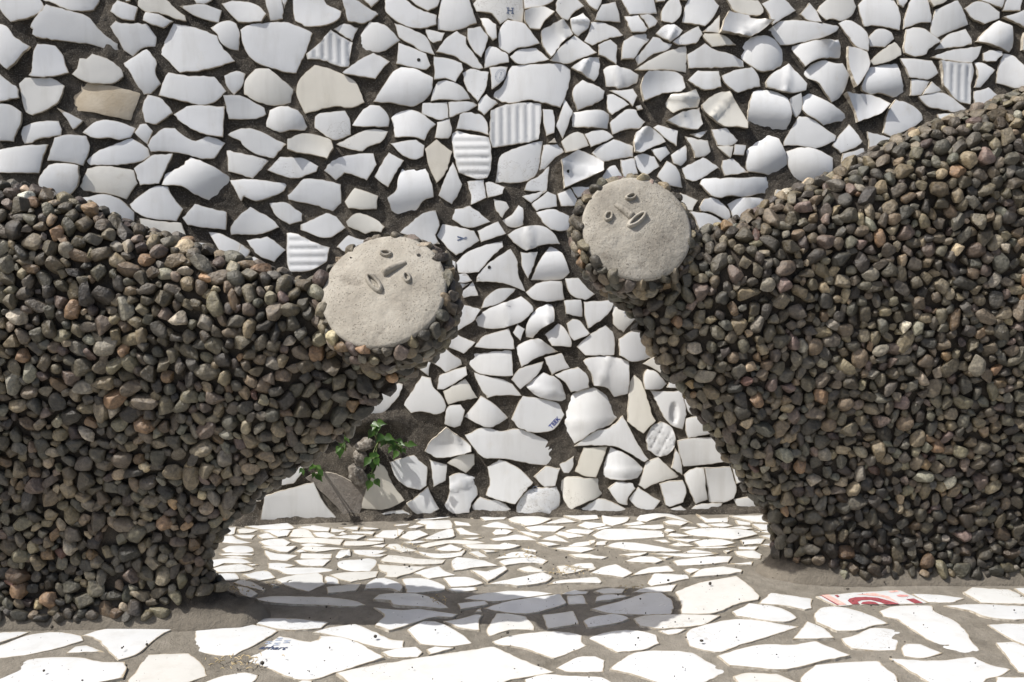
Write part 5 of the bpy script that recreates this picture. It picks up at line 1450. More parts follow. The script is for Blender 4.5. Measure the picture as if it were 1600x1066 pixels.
FLOORX = """- 1106,2434 974,2460 965,2295 1058,2276
- 1121,1715 1153,1620 1226,1630 1224,1738
- -1927,1218 -1928,1152 -1849,1082 -1790,1091 -1740,1212 -1811,1273 -1881,1266
- 674,1165 637,1262 530,1254 487,1188 547,1081 649,1098
- 1342,1538 1395,1582 1389,1646 1325,1665 1274,1629 1291,1543
- -226,1085 -180,1183 -275,1236 -333,1189 -276,1090
- -1585,1484 -1651,1539 -1722,1508 -1666,1410
- 1595,1197 1465,1109 1525,1010 1648,1028 1671,1102
- -762,859 -776,910 -880,909 -901,860 -842,799
- 1301,1188 1298,1110 1326,1082 1406,1076 1461,1134 1451,1199 1356,1233
- 764,780 861,773 873,946 754,938
- 1357,2548 1419,2458 1524,2524 1504,2596 1395,2604
- -141,738 -119,861 -265,882 -281,779
- -1014,1941 -936,1910 -871,1961 -907,2054 -996,2048
- 1923,2175 1950,2224 1911,2299 1853,2316 1788,2268 1783,2216 1837,2167
- -1765,2224 -1739,2275 -1770,2331 -1841,2354 -1896,2289 -1886,2244 -1835,2206
- -693,2060 -746,2060 -785,1988 -742,1950 -695,1942 -658,1995
- 803,2255 795,2186 859,2146 931,2198 919,2246 844,2280
- -590,969 -586,1049 -650,1083 -703,1003 -662,951
- 1860,1035 1951,1109 1920,1180 1825,1198 1789,1097
- -1706,2584 -1823,2526 -1815,2456 -1696,2439
- -1364,2371 -1400,2442 -1482,2456 -1539,2408 -1548,2363 -1496,2302 -1414,2308
- -1160,1015 -1209,1112 -1301,1091 -1328,1040 -1284,948 -1203,966
- 1645,1673 1574,1721 1492,1692 1462,1623 1510,1545 1609,1555
- -745,1496 -799,1454 -760,1363 -684,1376 -667,1466
- -1621,1645 -1573,1611 -1475,1677 -1484,1750 -1554,1784 -1633,1735
- -1344,1725 -1375,1840 -1465,1792 -1408,1710
- 1830,874 1761,860 1738,789 1761,744 1826,731 1878,775 1882,807
- -439,1235 -408,1287 -428,1340 -482,1362 -547,1322 -522,1231
- 1364,1038 1284,1047 1255,993 1304,906 1401,965
- -1969,819 -1894,757 -1787,827 -1802,930 -1923,937
- -1870,1396 -1792,1377 -1770,1483 -1859,1492
- -231,993 -329,1047 -375,949 -309,902
- 373,981 349,928 370,873 448,864 480,938 442,986
- -1512,1383 -1375,1318 -1338,1422 -1457,1484
- 1229,2423 1262,2355 1341,2356 1376,2419 1345,2477 1273,2490
- -1567,2003 -1668,1992 -1683,1937 -1591,1892 -1554,1921
- -986,1083 -1094,1085 -1124,1016 -1071,939 -997,945 -950,1022
- 1675,2372 1604,2278 1623,2225 1761,2224 1771,2319
- 121,984 167,918 239,911 273,940 266,1020 232,1048 160,1045
- -1653,2186 -1754,2152 -1736,2060 -1620,2077
- 1646,1979 1734,1907 1788,1959 1752,2053 1678,2047
- -1030,1225 -1078,1302 -1173,1283 -1198,1185 -1139,1133 -1060,1164
- 1419,1356 1529,1391 1518,1513 1391,1512 1365,1420
- -885,1125 -956,1249 -1023,1202 -972,1091
- -15,629 122,706 37,821 -90,743
- 1471,1883 1535,1878 1593,1937 1558,2032 1467,2042 1419,1949
- -1222,2335 -1314,2373 -1381,2307 -1392,2249 -1320,2167 -1248,2179 -1190,2265
- 1794,1263 1922,1240 1954,1365 1781,1350
- -1726,1728 -1831,1712 -1857,1612 -1755,1555 -1674,1647
- -1606,1120 -1579,1025 -1467,1038 -1440,1122 -1528,1186
- 419,1360 290,1343 335,1205 434,1243
- 967,1076 895,1155 847,1141 833,1034 931,1016
- 1762,1756 1706,1810 1637,1773 1656,1690 1734,1684
- -1911,2115 -1960,2120 -2005,2058 -1966,1976 -1904,1970 -1869,1995 -1856,2068
- 1109,2223 1062,2260 987,2223 978,2164 1021,2125 1093,2139
- 1790,1487 1743,1562 1657,1552 1633,1503 1654,1419 1755,1424
- -1252,1800 -1200,1921 -1307,1967 -1370,1877
- 734,1401 732,1325 811,1300 878,1344 877,1391 796,1453
- -1168,1695 -1266,1625 -1210,1561 -1143,1578
- 1236,825 1185,828 1130,779 1157,696 1197,679 1266,712 1270,777
- -1370,1519 -1362,1599 -1414,1630 -1463,1618 -1495,1565 -1456,1501 -1398,1496
- -822,2392 -897,2435 -1002,2306 -873,2250
- 1334,2094 1434,2099 1447,2183 1390,2211 1317,2143
- -1143,2041 -1097,1991 -1020,2040 -1020,2094 -1084,2137 -1134,2109
- -2037,978 -1917,1013 -1934,1139 -2044,1159
- 1128,826 1196,895 1074,1009 1013,900
- 325,781 281,856 182,847 186,729 248,703
- 90,1225 126,1182 238,1192 266,1274 219,1330 134,1337
- 42,1035 42,1159 -114,1105 -35,1012
- 683,747 640,777 603,777 549,719 562,690 630,656 668,672
- 1137,1135 1213,1139 1258,1212 1239,1258 1152,1282 1103,1227
- 1679,778 1600,738 1615,660 1740,694
- -1484,835 -1396,768 -1283,842 -1349,962 -1432,958
- -1929,1729 -1947,1825 -2050,1818 -2057,1716
- 1635,2073 1664,2149 1559,2210 1507,2120
- -1120,1422 -1215,1532 -1312,1461 -1224,1323
- -1325,799 -1337,688 -1278,670 -1245,791
- -942,1328 -886,1367 -901,1474 -946,1494 -1032,1475 -1060,1418 -1019,1338
- 1464,800 1419,701 1538,664 1576,720
- -494,977 -545,906 -512,858 -423,865 -404,950
- 1155,1411 1120,1467 1016,1463 982,1390 995,1343 1070,1299 1135,1327
- -1706,912 -1766,819 -1723,758 -1632,762 -1620,886
- 1067,807 983,808 940,748 973,647 1039,633 1093,655 1105,768
- -221,1440 -355,1476 -408,1390 -304,1296 -222,1367
- 1798,1721 1873,1707 1923,1757 1910,1818 1819,1848 1786,1819
- 479,1360 554,1278 622,1317 594,1408 519,1411
- -1120,738 -1034,788 -1039,876 -1118,912 -1199,850
- 1848,2433 1944,2473 1940,2592 1849,2617 1780,2570 1800,2453
- 1276,1738 1351,1700 1418,1716 1435,1782 1388,1849 1307,1843
- 959,1581 1034,1521 1095,1556 1097,1639 1005,1675
- -589,846 -628,864 -691,820 -695,771 -645,732 -595,737 -570,776
- 1969,1906 2018,1922 2049,1977 2016,2032 1961,2042 1916,1991 1922,1936
- 1289,1846 1292,1888 1230,1938 1173,1920 1153,1870 1176,1821 1233,1805
- 1628,893 1581,950 1523,938 1487,893 1483,847 1554,798 1598,817
- 790,2364 700,2413 658,2363 731,2281
- 1994,1000 1935,980 1910,920 1962,854 2066,882 2073,940
- -1812,1925 -1902,1846 -1864,1775 -1796,1763 -1734,1812 -1772,1919
- 93,964 22,1013 -47,944 15,872 82,883
- -1029,2412 -984,2476 -993,2539 -1106,2546 -1137,2480 -1086,2409
- -1547,2256 -1586,2142 -1527,2130 -1471,2206
- -28,1341 49,1279 120,1346 73,1438
- 1873,1525 1894,1406 2023,1434 2002,1544
- -2065,2346 -1993,2276 -1900,2310 -1918,2427 -1969,2456
- 1281,1446 1204,1408 1258,1291 1313,1307 1346,1410
- -1467,2007 -1322,2000 -1315,2125 -1468,2145
- 622,2216 595,2092 674,2095 704,2172
- 1335,2235 1216,2341 1173,2191 1259,2151
- -1108,1604 -1081,1557 -966,1578 -959,1672 -1034,1719
- 552,803 642,909 524,966 486,908
- 723,2460 859,2400 921,2519 814,2603 730,2548
- -1958,1563 -2004,1554 -2038,1476 -2020,1438 -1958,1418 -1882,1470 -1894,1528
- 293,1507 212,1464 225,1397 321,1400
- -472,660 -413,698 -414,754 -478,795 -532,776 -549,703
- 1668,1309 1594,1243 1655,1170 1707,1185 1717,1286
- -1640,1221 -1612,1285 -1679,1354 -1727,1337 -1763,1284 -1715,1215
- 1214,2507 1207,2547 1129,2580 1084,2552 1098,2472 1157,2443
- -971,635 -875,644 -854,743 -964,796 -1021,737
- -766,1103 -699,1155 -690,1210 -763,1271 -826,1245 -853,1192 -807,1123
- 496,1053 495,1123 450,1146 413,1139 384,1095 390,1036 458,1015
- 619,1502 594,1444 695,1386 727,1499
- -122,1508 -187,1448 -154,1380 -60,1409 -62,1480
- -1180,1777 -1174,1724 -1084,1707 -1070,1799
- 502,1462 492,1534 430,1553 377,1502 406,1443 475,1428
- -546,1550 -576,1411 -433,1410 -422,1521
- -844,1085 -907,1073 -887,968 -812,975
- -1334,2496 -1261,2449 -1170,2513 -1179,2595 -1246,2635 -1343,2579
- -1474,813 -1544,815 -1585,709 -1502,664 -1439,719
- -69,1310 -143,1330 -179,1291 -158,1226 -112,1201 -66,1215 -46,1286
- 1581,2530 1571,2476 1663,2413 1719,2504 1668,2571
- -1607,2418 -1540,2430 -1521,2465 -1521,2522 -1604,2542 -1649,2505 -1649,2477
- -1266,1161 -1206,1266 -1282,1315 -1357,1217
- -1720,944 -1644,926 -1601,983 -1621,1042 -1674,1064 -1714,1039 -1743,977
- -365,1107 -382,1161 -460,1199 -506,1150 -514,1099 -429,1049
- -1982,2562 -1973,2494 -1917,2460 -1862,2488 -1853,2550 -1886,2593 -1952,2594
- -1557,1217 -1500,1212 -1463,1277 -1488,1324 -1545,1346 -1587,1309 -1598,1269
- -880,2120 -832,2061 -727,2134 -772,2215 -844,2201
- 336,1158 241,1163 218,1085 302,1041
- -640,1341 -706,1286 -679,1225 -615,1207 -576,1241 -581,1303
- -388,779 -327,773 -316,832 -357,851 -394,831
- 954,1487 889,1485 880,1442 947,1432
- 1281,2074 1253,2031 1294,1998 1330,2043
- -1360,1144 -1356,1109 -1311,1098 -1287,1132 -1323,1169
- 1065,1172 1027,1227 964,1203 966,1156 1017,1127
- 1710,948 1685,981 1641,980 1621,941 1635,910 1663,897 1693,911
- 1375,1270 1420,1245 1443,1251 1459,1289 1431,1324 1398,1323 1377,1294
- 1878,2122 1900,2070 1963,2077 1949,2152
- 809,1073 769,1112 705,1055 758,1004
- 1967,1649 1943,1598 1991,1553 2040,1610
- -745,2479 -763,2521 -829,2519 -843,2473 -809,2433
- -1014,2199 -1052,2192 -1059,2132 -1013,2126 -987,2162
- -1605,902 -1602,864 -1563,842 -1518,873 -1523,905 -1570,934
- 1049,1102 1000,1062 1021,1017 1084,1025 1098,1065
- -701,919 -686,963 -706,986 -746,982 -757,946 -742,920
- -1604,2347 -1615,2399 -1644,2415 -1693,2397 -1703,2360 -1678,2315 -1640,2313
- 996,927 966,965 921,963 901,907 938,869 971,880
- 482,703 441,756 387,705 447,668
- 1398,747 1373,805 1314,795 1296,753 1354,710
- -1945,935 -1957,966 -1996,979 -2027,950 -2029,920 -2007,898 -1959,905
- 2017,2346 2024,2413 1961,2448 1914,2399 1924,2346 1980,2325
- -1223,2015 -1270,2043 -1285,1973 -1231,1973
- -1895,1325 -1937,1360 -1979,1346 -1996,1307 -1981,1268 -1938,1253 -1898,1285
- -1973,654 -1909,682 -1912,730 -1962,759 -1992,745 -2010,689
- 1994,1224 1943,1205 1939,1180 1961,1138 1997,1133 2021,1160 2020,1204
- 1574,2426 1548,2475 1470,2423 1515,2374
- -622,1453 -584,1479 -577,1502 -610,1547 -648,1538 -667,1518 -654,1465
- 861,1271 798,1246 828,1172 895,1228
- -1694,1061 -1678,1095 -1691,1117 -1727,1133 -1755,1111 -1753,1075 -1729,1056
- 1217,2042 1252,2062 1251,2112 1195,2124 1177,2070
- 1542,1314 1524,1292 1538,1249 1575,1242 1598,1278 1579,1308
- 1512,2240 1499,2299 1446,2313 1420,2286 1420,2229 1472,2207
- 1794,2110 1801,2136 1788,2164 1748,2169 1725,2151 1727,2120 1761,2097
- 1766,1656 1763,1606 1817,1571 1859,1591 1866,1641 1811,1675
- -1561,1857 -1482,1817 -1445,1905 -1518,1936
- 416,826 386,858 332,836 337,781 381,769
- 1552,1760 1594,1760 1620,1806 1574,1846 1547,1846 1525,1794
- -1104,2333 -1101,2391 -1157,2402 -1166,2341
- 111,1446 156,1429 192,1485 141,1518
- 1454,852 1464,880 1439,924 1389,919 1368,899 1371,860 1424,832
- -1821,665 -1781,692 -1787,755 -1846,774 -1882,730 -1878,681
- -2022,2214 -2028,2184 -2008,2149 -1954,2158 -1948,2197 -1963,2221
- -1662,1858 -1697,1858 -1718,1807 -1684,1788 -1651,1816
- -1357,2530 -1415,2563 -1452,2489 -1406,2452
- 1680,1902 1663,1949 1638,1954 1611,1935 1604,1908 1627,1880 1664,1887
- -1154,1875 -1100,1868 -1063,1904 -1079,1959 -1120,1973 -1170,1928
- 1914,737 1938,727 1987,759 1985,799 1915,821 1895,796
- 841,685 845,740 814,761 749,754 732,716 759,668 798,650
- -171,975 -154,953 -104,947 -83,979 -108,1026 -154,1025
- -892,1307 -842,1260 -786,1283 -801,1354
- -1017,2261 -1023,2220 -992,2199 -950,2213 -956,2261
- 1825,1991 1811,1934 1871,1916 1886,1974
- -1109,2145 -1076,2164 -1069,2205 -1122,2228 -1146,2197
- -1215,2163 -1236,2122 -1195,2082 -1146,2112 -1167,2163
- 722,1185 721,1119 776,1136 768,1178
- 650,854 639,807 684,781 724,826 701,862
- 1958,2216 1969,2167 2031,2176 2036,2211 1986,2238
- 719,965 703,1026 650,1032 637,963
- 1387,2342 1425,2339 1450,2384 1425,2411 1385,2410 1372,2377
- -1904,1629 -1959,1691 -2023,1643 -1984,1576 -1932,1580
- -790,726 -786,674 -754,655 -718,665 -693,707 -705,741 -764,755
- 1607,1297 1656,1313 1649,1354 1621,1370 1598,1358 1585,1322
- 1048,1850 1046,1821 1083,1785 1129,1833 1095,1869
- 1834,2350 1893,2339 1893,2399 1845,2403
- 1757,997 1738,954 1759,926 1800,934 1814,971 1779,1000
- 1769,1206 1719,1163 1742,1128 1797,1171
- 709,1311 656,1244 723,1205 764,1263
- 2003,1036 1968,1087 1918,1065 1952,1008
- -1551,2017 -1525,2028 -1523,2076 -1549,2094 -1585,2076 -1594,2038
- -278,718 -304,748 -354,746 -374,688 -348,667 -286,683
- -815,1977 -861,1931 -837,1878 -768,1895 -769,1953
- 1037,1762 1006,1722 1024,1685 1077,1694 1080,1745
- -1232,1732 -1278,1743 -1302,1718 -1290,1672 -1265,1664 -1221,1699
- 1254,1517 1215,1574 1153,1537 1209,1475
- -2010,1840 -1950,1878 -1956,1930 -2029,1936 -2049,1880
- 1997,1668 2026,1708 2022,1741 1976,1760 1940,1735 1952,1678
- 1944,1830 1952,1881 1898,1894 1893,1833
- 770,1518 782,1470 817,1461 860,1476 860,1526 846,1541 791,1540
- -1019,2325 -987,2360 -1000,2387 -1044,2393 -1066,2362 -1049,2331
- -2,1521 -26,1503 -14,1442 41,1460
- 2022,2512 2041,2547 2031,2574 2003,2587 1962,2563 1962,2523 1978,2508
- 745,2201 734,2256 695,2259 679,2216 695,2194
- 1667,1631 1684,1612 1721,1616 1721,1661 1677,1660
- -1561,1589 -1551,1552 -1507,1562 -1511,1590 -1532,1605
- 64,1227 44,1246 22,1239 19,1207 46,1195
- -1079,1503 -1112,1490 -1103,1465 -1078,1466 -1066,1483
- -918,957 -941,970 -963,956 -949,923 -920,926
- -1252,1585 -1263,1587 -1287,1574 -1286,1554 -1267,1536 -1249,1543 -1238,1568
- 1871,2111 1860,2127 1834,2124 1830,2105 1844,2090 1866,2096
- -48,840 -50,821 -35,803 -13,809 -10,841 -21,849
- -1360,2428 -1334,2415 -1318,2430 -1333,2456 -1356,2447
- 1646,844 1626,836 1618,820 1627,800 1648,798 1662,805 1661,834
- 1486,1344 1500,1322 1537,1324 1543,1351 1531,1366 1501,1365
- -547,1059 -529,1066 -524,1094 -538,1105 -552,1108 -573,1088 -564,1066
- 1166,2391 1125,2356 1161,2336 1186,2368
- 1747,2392 1794,2388 1798,2420 1756,2432
- -742,2383 -775,2370 -767,2345 -736,2343 -728,2366
- 1859,1492 1822,1519 1802,1503 1810,1470 1854,1472
- 2030,1826 1983,1846 1961,1820 1975,1777 2025,1790
- 1413,1656 1407,1622 1421,1613 1443,1611 1458,1637 1454,1651 1432,1663
- 830,2328 850,2339 848,2364 828,2372 817,2367 809,2353 818,2333
- -1839,1541 -1864,1520 -1840,1496 -1825,1509
- -732,2254 -755,2234 -749,2215 -721,2209 -710,2231
- -1503,1459 -1471,1479 -1494,1518 -1526,1490
- 1599,2351 1618,2373 1607,2402 1587,2411 1564,2395 1556,2371 1584,2347
- 933,2337 948,2380 929,2394 896,2375 903,2338
- 1436,1008 1465,998 1486,1019 1488,1037 1457,1053 1434,1033
- -1744,2379 -1781,2419 -1810,2390 -1805,2372 -1770,2353
- 1278,864 1282,902 1248,895 1250,867
- -1066,1343 -1055,1363 -1068,1382 -1079,1382 -1099,1367 -1095,1347 -1084,1342
- -1687,1991 -1706,1998 -1722,1987 -1722,1968 -1710,1958 -1691,1963 -1684,1976
- -1427,1252 -1455,1213 -1435,1188 -1394,1197 -1391,1238
- -527,1175 -525,1211 -564,1227 -592,1204 -563,1158
- -1218,1809 -1193,1801 -1178,1811 -1186,1838 -1198,1845 -1218,1836
- 1564,2552 1546,2555 1532,2527 1548,2512 1573,2532
- -780,795 -757,776 -726,796 -733,821 -762,826
- -1701,1415 -1712,1431 -1737,1423 -1734,1396 -1710,1397
- 933,2296 920,2325 896,2328 873,2310 874,2282 886,2272 918,2271
- 1160,1078 1142,1102 1126,1098 1122,1076 1150,1065
- -1283,1346 -1301,1366 -1317,1362 -1328,1344 -1311,1324 -1288,1331
- 1103,2262 1118,2240 1152,2246 1159,2262 1149,2292 1121,2295
- 1770,1925 1760,1887 1783,1878 1798,1916
- -1712,2261 -1708,2241 -1695,2233 -1673,2235 -1660,2256 -1668,2274 -1696,2279
- -583,1360 -561,1378 -580,1405 -600,1393 -597,1366
- -1628,1821 -1602,1800 -1582,1805 -1563,1835 -1575,1859 -1598,1864 -1625,1842
- -1802,2172 -1830,2159 -1824,2133 -1787,2146
- -1381,1921 -1397,1945 -1421,1943 -1437,1923 -1426,1899 -1390,1900
- 937,786 925,813 889,804 893,776
- -277,1482 -246,1473 -228,1513 -253,1533 -286,1512
- 1361,2037 1376,2036 1392,2056 1385,2078 1368,2085 1348,2073 1345,2047
- -908,2232 -918,2219 -913,2188 -888,2174 -857,2199 -853,2224 -871,2236
- -861,2504 -844,2543 -865,2562 -895,2551 -890,2513
- -20,1211 8,1225 -10,1261 -43,1244
- -913,1522 -904,1555 -944,1582 -972,1555 -952,1515
- 1181,1022 1210,1023 1225,1046 1217,1071 1180,1080 1164,1058 1162,1042
- 1347,2291 1373,2301 1374,2322 1344,2333 1330,2308
- -1892,2149 -1881,2157 -1877,2171 -1894,2189 -1904,2191 -1920,2168 -1916,2156
- -1961,1173 -1948,1197 -1948,1212 -1984,1228 -2005,1218 -2012,1190 -1991,1167
- -1872,972 -1821,974 -1821,1011 -1874,1006
- 554,1479 583,1506 555,1542 528,1528 524,1496
- 650,1519 667,1511 691,1525 695,1554 679,1568 654,1563 639,1539
- 1850,1010 1871,981 1894,994 1886,1025 1866,1026
- -757,2411 -736,2422 -735,2447 -768,2449 -777,2433
- 971,1528 978,1542 957,1564 940,1565 924,1543 928,1522 948,1515
- 121,1158 121,1129 145,1120 162,1145 148,1165
- -659,938 -675,938 -685,909 -667,892 -653,896 -640,924
- 1888,1638 1879,1606 1895,1589 1925,1599 1930,1626 1913,1641
- 1222,2521 1252,2503 1266,2514 1254,2547
- -1676,1701 -1639,1718 -1648,1741 -1679,1743
- -1453,2215 -1415,2227 -1413,2270 -1444,2281 -1471,2239
- -1780,1971 -1752,1988 -1765,2009 -1794,1995
- -563,1047 -579,1026 -571,1007 -552,999 -537,1007 -533,1035 -542,1045
- 199,1504 231,1505 252,1527 239,1558 226,1560 199,1555 189,1526
- 1165,1996 1197,1976 1226,1989 1222,2029 1179,2034
- 374,1199 355,1201 337,1184 351,1160 376,1169
- -732,878 -711,866 -696,872 -691,894 -706,907 -718,910 -733,895
- -348,1547 -382,1547 -388,1520 -374,1506 -345,1519
- -576,1127 -594,1133 -614,1119 -603,1094 -576,1099
- 1028,2518 1038,2480 1075,2490 1067,2524
- 469,1235 500,1246 490,1277 456,1258
- 1288,2534 1308,2519 1339,2536 1332,2575 1292,2574
- -975,854 -933,852 -942,905 -972,901
- 1728,1286 1737,1244 1768,1241 1774,1286
- 1832,929 1866,931 1861,975 1844,979 1822,943
- -1214,733 -1181,698 -1151,725 -1185,769
- 1324,813 1352,837 1319,862 1303,834
- -1084,697 -1056,695 -1033,717 -1046,745 -1070,757 -1094,734
- -820,1424 -848,1482 -882,1461 -868,1416
- -1235,802 -1209,783 -1189,813 -1217,831
- -952,2463 -937,2465 -925,2486 -947,2507 -970,2482
- 1388,1920 1386,1942 1369,1948 1353,1944 1345,1923 1355,1907 1379,1907
- 1540,2318 1547,2351 1511,2348 1508,2329
- 1485,1745 1481,1779 1455,1787 1442,1748 1464,1734
- 368,1491 365,1514 324,1512 338,1473
- -1807,1322 -1814,1333 -1829,1339 -1849,1328 -1847,1305 -1829,1297 -1814,1303
- 1308,1254 1307,1273 1282,1281 1270,1275 1264,1251 1278,1238 1303,1244
- -693,1556 -722,1544 -722,1525 -701,1510 -680,1521 -676,1534
- -140,920 -172,922 -164,883 -145,887
- 97,846 83,862 55,855 48,834 58,815 83,813 95,822
- -1655,1193 -1700,1178 -1692,1153 -1654,1149
- -1584,1008 -1577,975 -1545,988 -1558,1014
- 292,977 322,974 334,998 320,1025 290,1018
- -772,2251 -779,2267 -799,2275 -814,2251 -804,2237 -783,2234
- 800,2131 783,2107 805,2082 831,2102
- -1842,2010 -1817,2003 -1803,2013 -1802,2043 -1820,2053 -1838,2051 -1848,2033
- -1579,1437 -1574,1412 -1555,1404 -1526,1423 -1534,1449 -1548,1455
- -1572,1354 -1584,1387 -1606,1394 -1625,1388 -1637,1361 -1616,1338 -1585,1339
- 1235,976 1210,997 1190,986 1189,963 1210,949 1226,957
- 1195,1458 1178,1467 1156,1444 1165,1425 1177,1421 1197,1435
- 450,803 449,792 466,772 486,780 492,797 478,814
- 1590,1432 1580,1418 1584,1397 1598,1388 1620,1399 1622,1411 1608,1430
- -336,1057 -374,1068 -379,1040 -361,1030
- -1077,1831 -1056,1831 -1045,1853 -1051,1865 -1069,1870 -1081,1863 -1085,1843
- -604,921 -614,882 -596,866 -568,868 -557,892 -573,921
- 1568,962 1587,979 1583,998 1570,1006 1547,1000 1542,978 1550,966
- -1289,2387 -1260,2388 -1249,2399 -1252,2434 -1267,2443 -1299,2433 -1307,2412
- -1544,2288 -1557,2311 -1593,2296 -1588,2270 -1563,2262
- -1270,935 -1286,926 -1288,904 -1269,886 -1248,897 -1247,926
- -358,1225 -372,1223 -388,1201 -385,1188 -360,1177 -342,1194 -342,1212
- -176,1143 -156,1129 -136,1136 -132,1156 -146,1174 -173,1165
- 1698,1063 1720,1090 1693,1108 1673,1086
- -1357,1515 -1332,1493 -1305,1509 -1321,1543
- -173,1487 -190,1505 -200,1505 -214,1490 -207,1466 -189,1461 -176,1472
- -1796,1041 -1795,1021 -1757,1015 -1753,1042 -1771,1055
- -355,1301 -366,1326 -399,1297 -375,1279
- 1622,2026 1591,2016 1605,1986 1636,2000
- 1293,1970 1264,1983 1248,1967 1264,1938 1284,1942
- -991,1554 -1016,1546 -1008,1511 -975,1523
- 1600,1500 1573,1480 1583,1450 1622,1463
- -1293,1649 -1308,1657 -1335,1638 -1333,1623 -1315,1612 -1289,1631
- -1167,1339 -1188,1338 -1202,1305 -1162,1299
- 710,2110 757,2094 771,2118 717,2145
- -966,2121 -970,2091 -935,2078 -914,2101 -929,2132
- 1405,1564 1418,1555 1451,1563 1454,1583 1435,1605 1407,1591
- 860,2115 875,2098 905,2109 905,2140 879,2148
- -849,1389 -859,1371 -853,1357 -833,1351 -814,1368 -822,1387
- 592,1551 594,1524 620,1520 629,1536 609,1559
- -1174,2383 -1167,2417 -1185,2439 -1221,2440 -1237,2427 -1229,2382 -1196,2372
- 920,1289 898,1306 883,1300 879,1276 899,1266 918,1276
- 1094,1922 1118,1899 1142,1918 1124,1948
- -1443,1065 -1426,1006 -1383,1026 -1391,1072
- -1737,2302 -1715,2301 -1700,2322 -1708,2347 -1730,2351 -1750,2337 -1748,2317
- -468,1048 -505,1032 -505,1000 -483,987 -458,989 -451,1031
- -682,1319 -671,1337 -676,1357 -701,1364 -719,1351 -716,1332 -701,1319
- 173,1409 140,1417 124,1382 175,1365
- 92,1094 111,1078 125,1080 138,1103 128,1116 113,1121 98,1111
- -1401,1846 -1406,1868 -1415,1875 -1434,1871 -1443,1849 -1435,1834 -1415,1833
- 824,1024 788,1026 798,988 820,994
- -204,913 -207,933 -230,952 -246,947 -257,926 -243,901 -219,902
- 1397,2016 1372,2030 1352,2014 1348,1994 1376,1974 1395,1982
- 1147,1805 1125,1784 1143,1746 1167,1744 1182,1794
- 1230,1138 1220,1109 1237,1093 1264,1100 1274,1121 1258,1142
- -1373,2190 -1410,2201 -1419,2152 -1397,2144
- -1059,2325 -1093,2319 -1083,2263 -1044,2278
- -1010,1268 -990,1251 -959,1267 -971,1300 -996,1301
- -1861,2413 -1823,2427 -1827,2462 -1879,2457
- 1414,1835 1455,1810 1471,1822 1458,1875 1430,1874
- -1411,722 -1420,705 -1414,690 -1400,681 -1383,689 -1373,704 -1388,723
- -1552,2390 -1579,2407 -1599,2380 -1572,2357
- 1520,1193 1531,1201 1538,1224 1526,1236 1501,1225 1502,1203
- 1682,1404 1661,1365 1695,1342 1724,1386
- 569,778 557,788 536,781 532,769 543,751 554,746 570,757
- 878,984 866,999 836,983 846,961 868,958
- -1634,686 -1628,717 -1646,728 -1672,706 -1660,681
- 1823,2040 1837,2058 1828,2076 1806,2081 1790,2064 1797,2045
- 1210,1376 1197,1396 1161,1380 1168,1353 1199,1354
- 1746,1363 1715,1359 1709,1337 1725,1317 1748,1320 1758,1348
- -847,2029 -860,2036 -883,2017 -872,1997 -854,1997
- 937,1395 918,1400 898,1394 890,1371 912,1344 928,1347 945,1365
- 707,930 689,939 666,924 671,902 693,894 708,908
- -1500,2495 -1481,2485 -1462,2497 -1468,2519 -1478,2525 -1503,2511
- 290,731 287,705 303,692 326,705 327,724 308,737
- 1337,1330 1362,1305 1384,1319 1380,1345 1361,1354
- 86,1506 104,1521 101,1542 86,1549 72,1551 58,1530 63,1513
- 1711,1859 1735,1862 1737,1893 1723,1903 1699,1893 1696,1871
- -623,726 -638,725 -651,701 -643,684 -620,676 -607,684 -600,710
- 1869,1417 1874,1435 1859,1450 1828,1438 1827,1419 1841,1406
- 472,744 479,718 510,718 518,734 500,760 489,759
- -1745,683 -1714,677 -1688,697 -1686,723 -1729,742 -1751,723
- 937,2114 968,2104 975,2123 957,2141
- -175,1031 -198,1074 -232,1069 -244,1038 -218,1008
- 922,867 894,850 909,831 932,838
- 931,1201 940,1208 944,1226 933,1238 913,1238 906,1220 906,1209
- -260,1257 -221,1238 -216,1259 -240,1279
- 649,2267 627,2257 624,2241 633,2221 651,2215 674,2234 668,2256
- 1518,968 1506,991 1473,981 1470,953 1494,938 1511,948
- 1166,1294 1194,1289 1206,1306 1206,1322 1177,1331 1164,1319
- 1871,909 1872,863 1899,862 1916,884 1907,910
- -211,1308 -208,1336 -219,1343 -243,1333 -233,1301
- -1161,1107 -1178,1089 -1143,1063 -1134,1095"""
PRINT = """maroon 691,1921 707,1922 706,1934 717,1943 737,1945 751,1934 760,1922 789,1923 773,1941 755,1957 733,1961 710,1959 695,1951 688,1940
maroon 710,1921 746,1922 742,1934 731,1938 717,1934 709,1924
pink 664,1918 679,1921 659,1972 643,1969
maroon 659,1916 663,1917 642,1969 640,1969
pink 736,1971 765,1963 780,1943 788,1928 781,1963 757,1983 717,1973
maroon 673,1957 679,1963 677,1971 670,1969
pink 795,1985 813,1991 810,1997 790,1991
rose 801,1963 809,1961 824,1965 822,1972 807,1974 799,1969
maroon 820,1927 838,1929 829,1953 811,1949"""

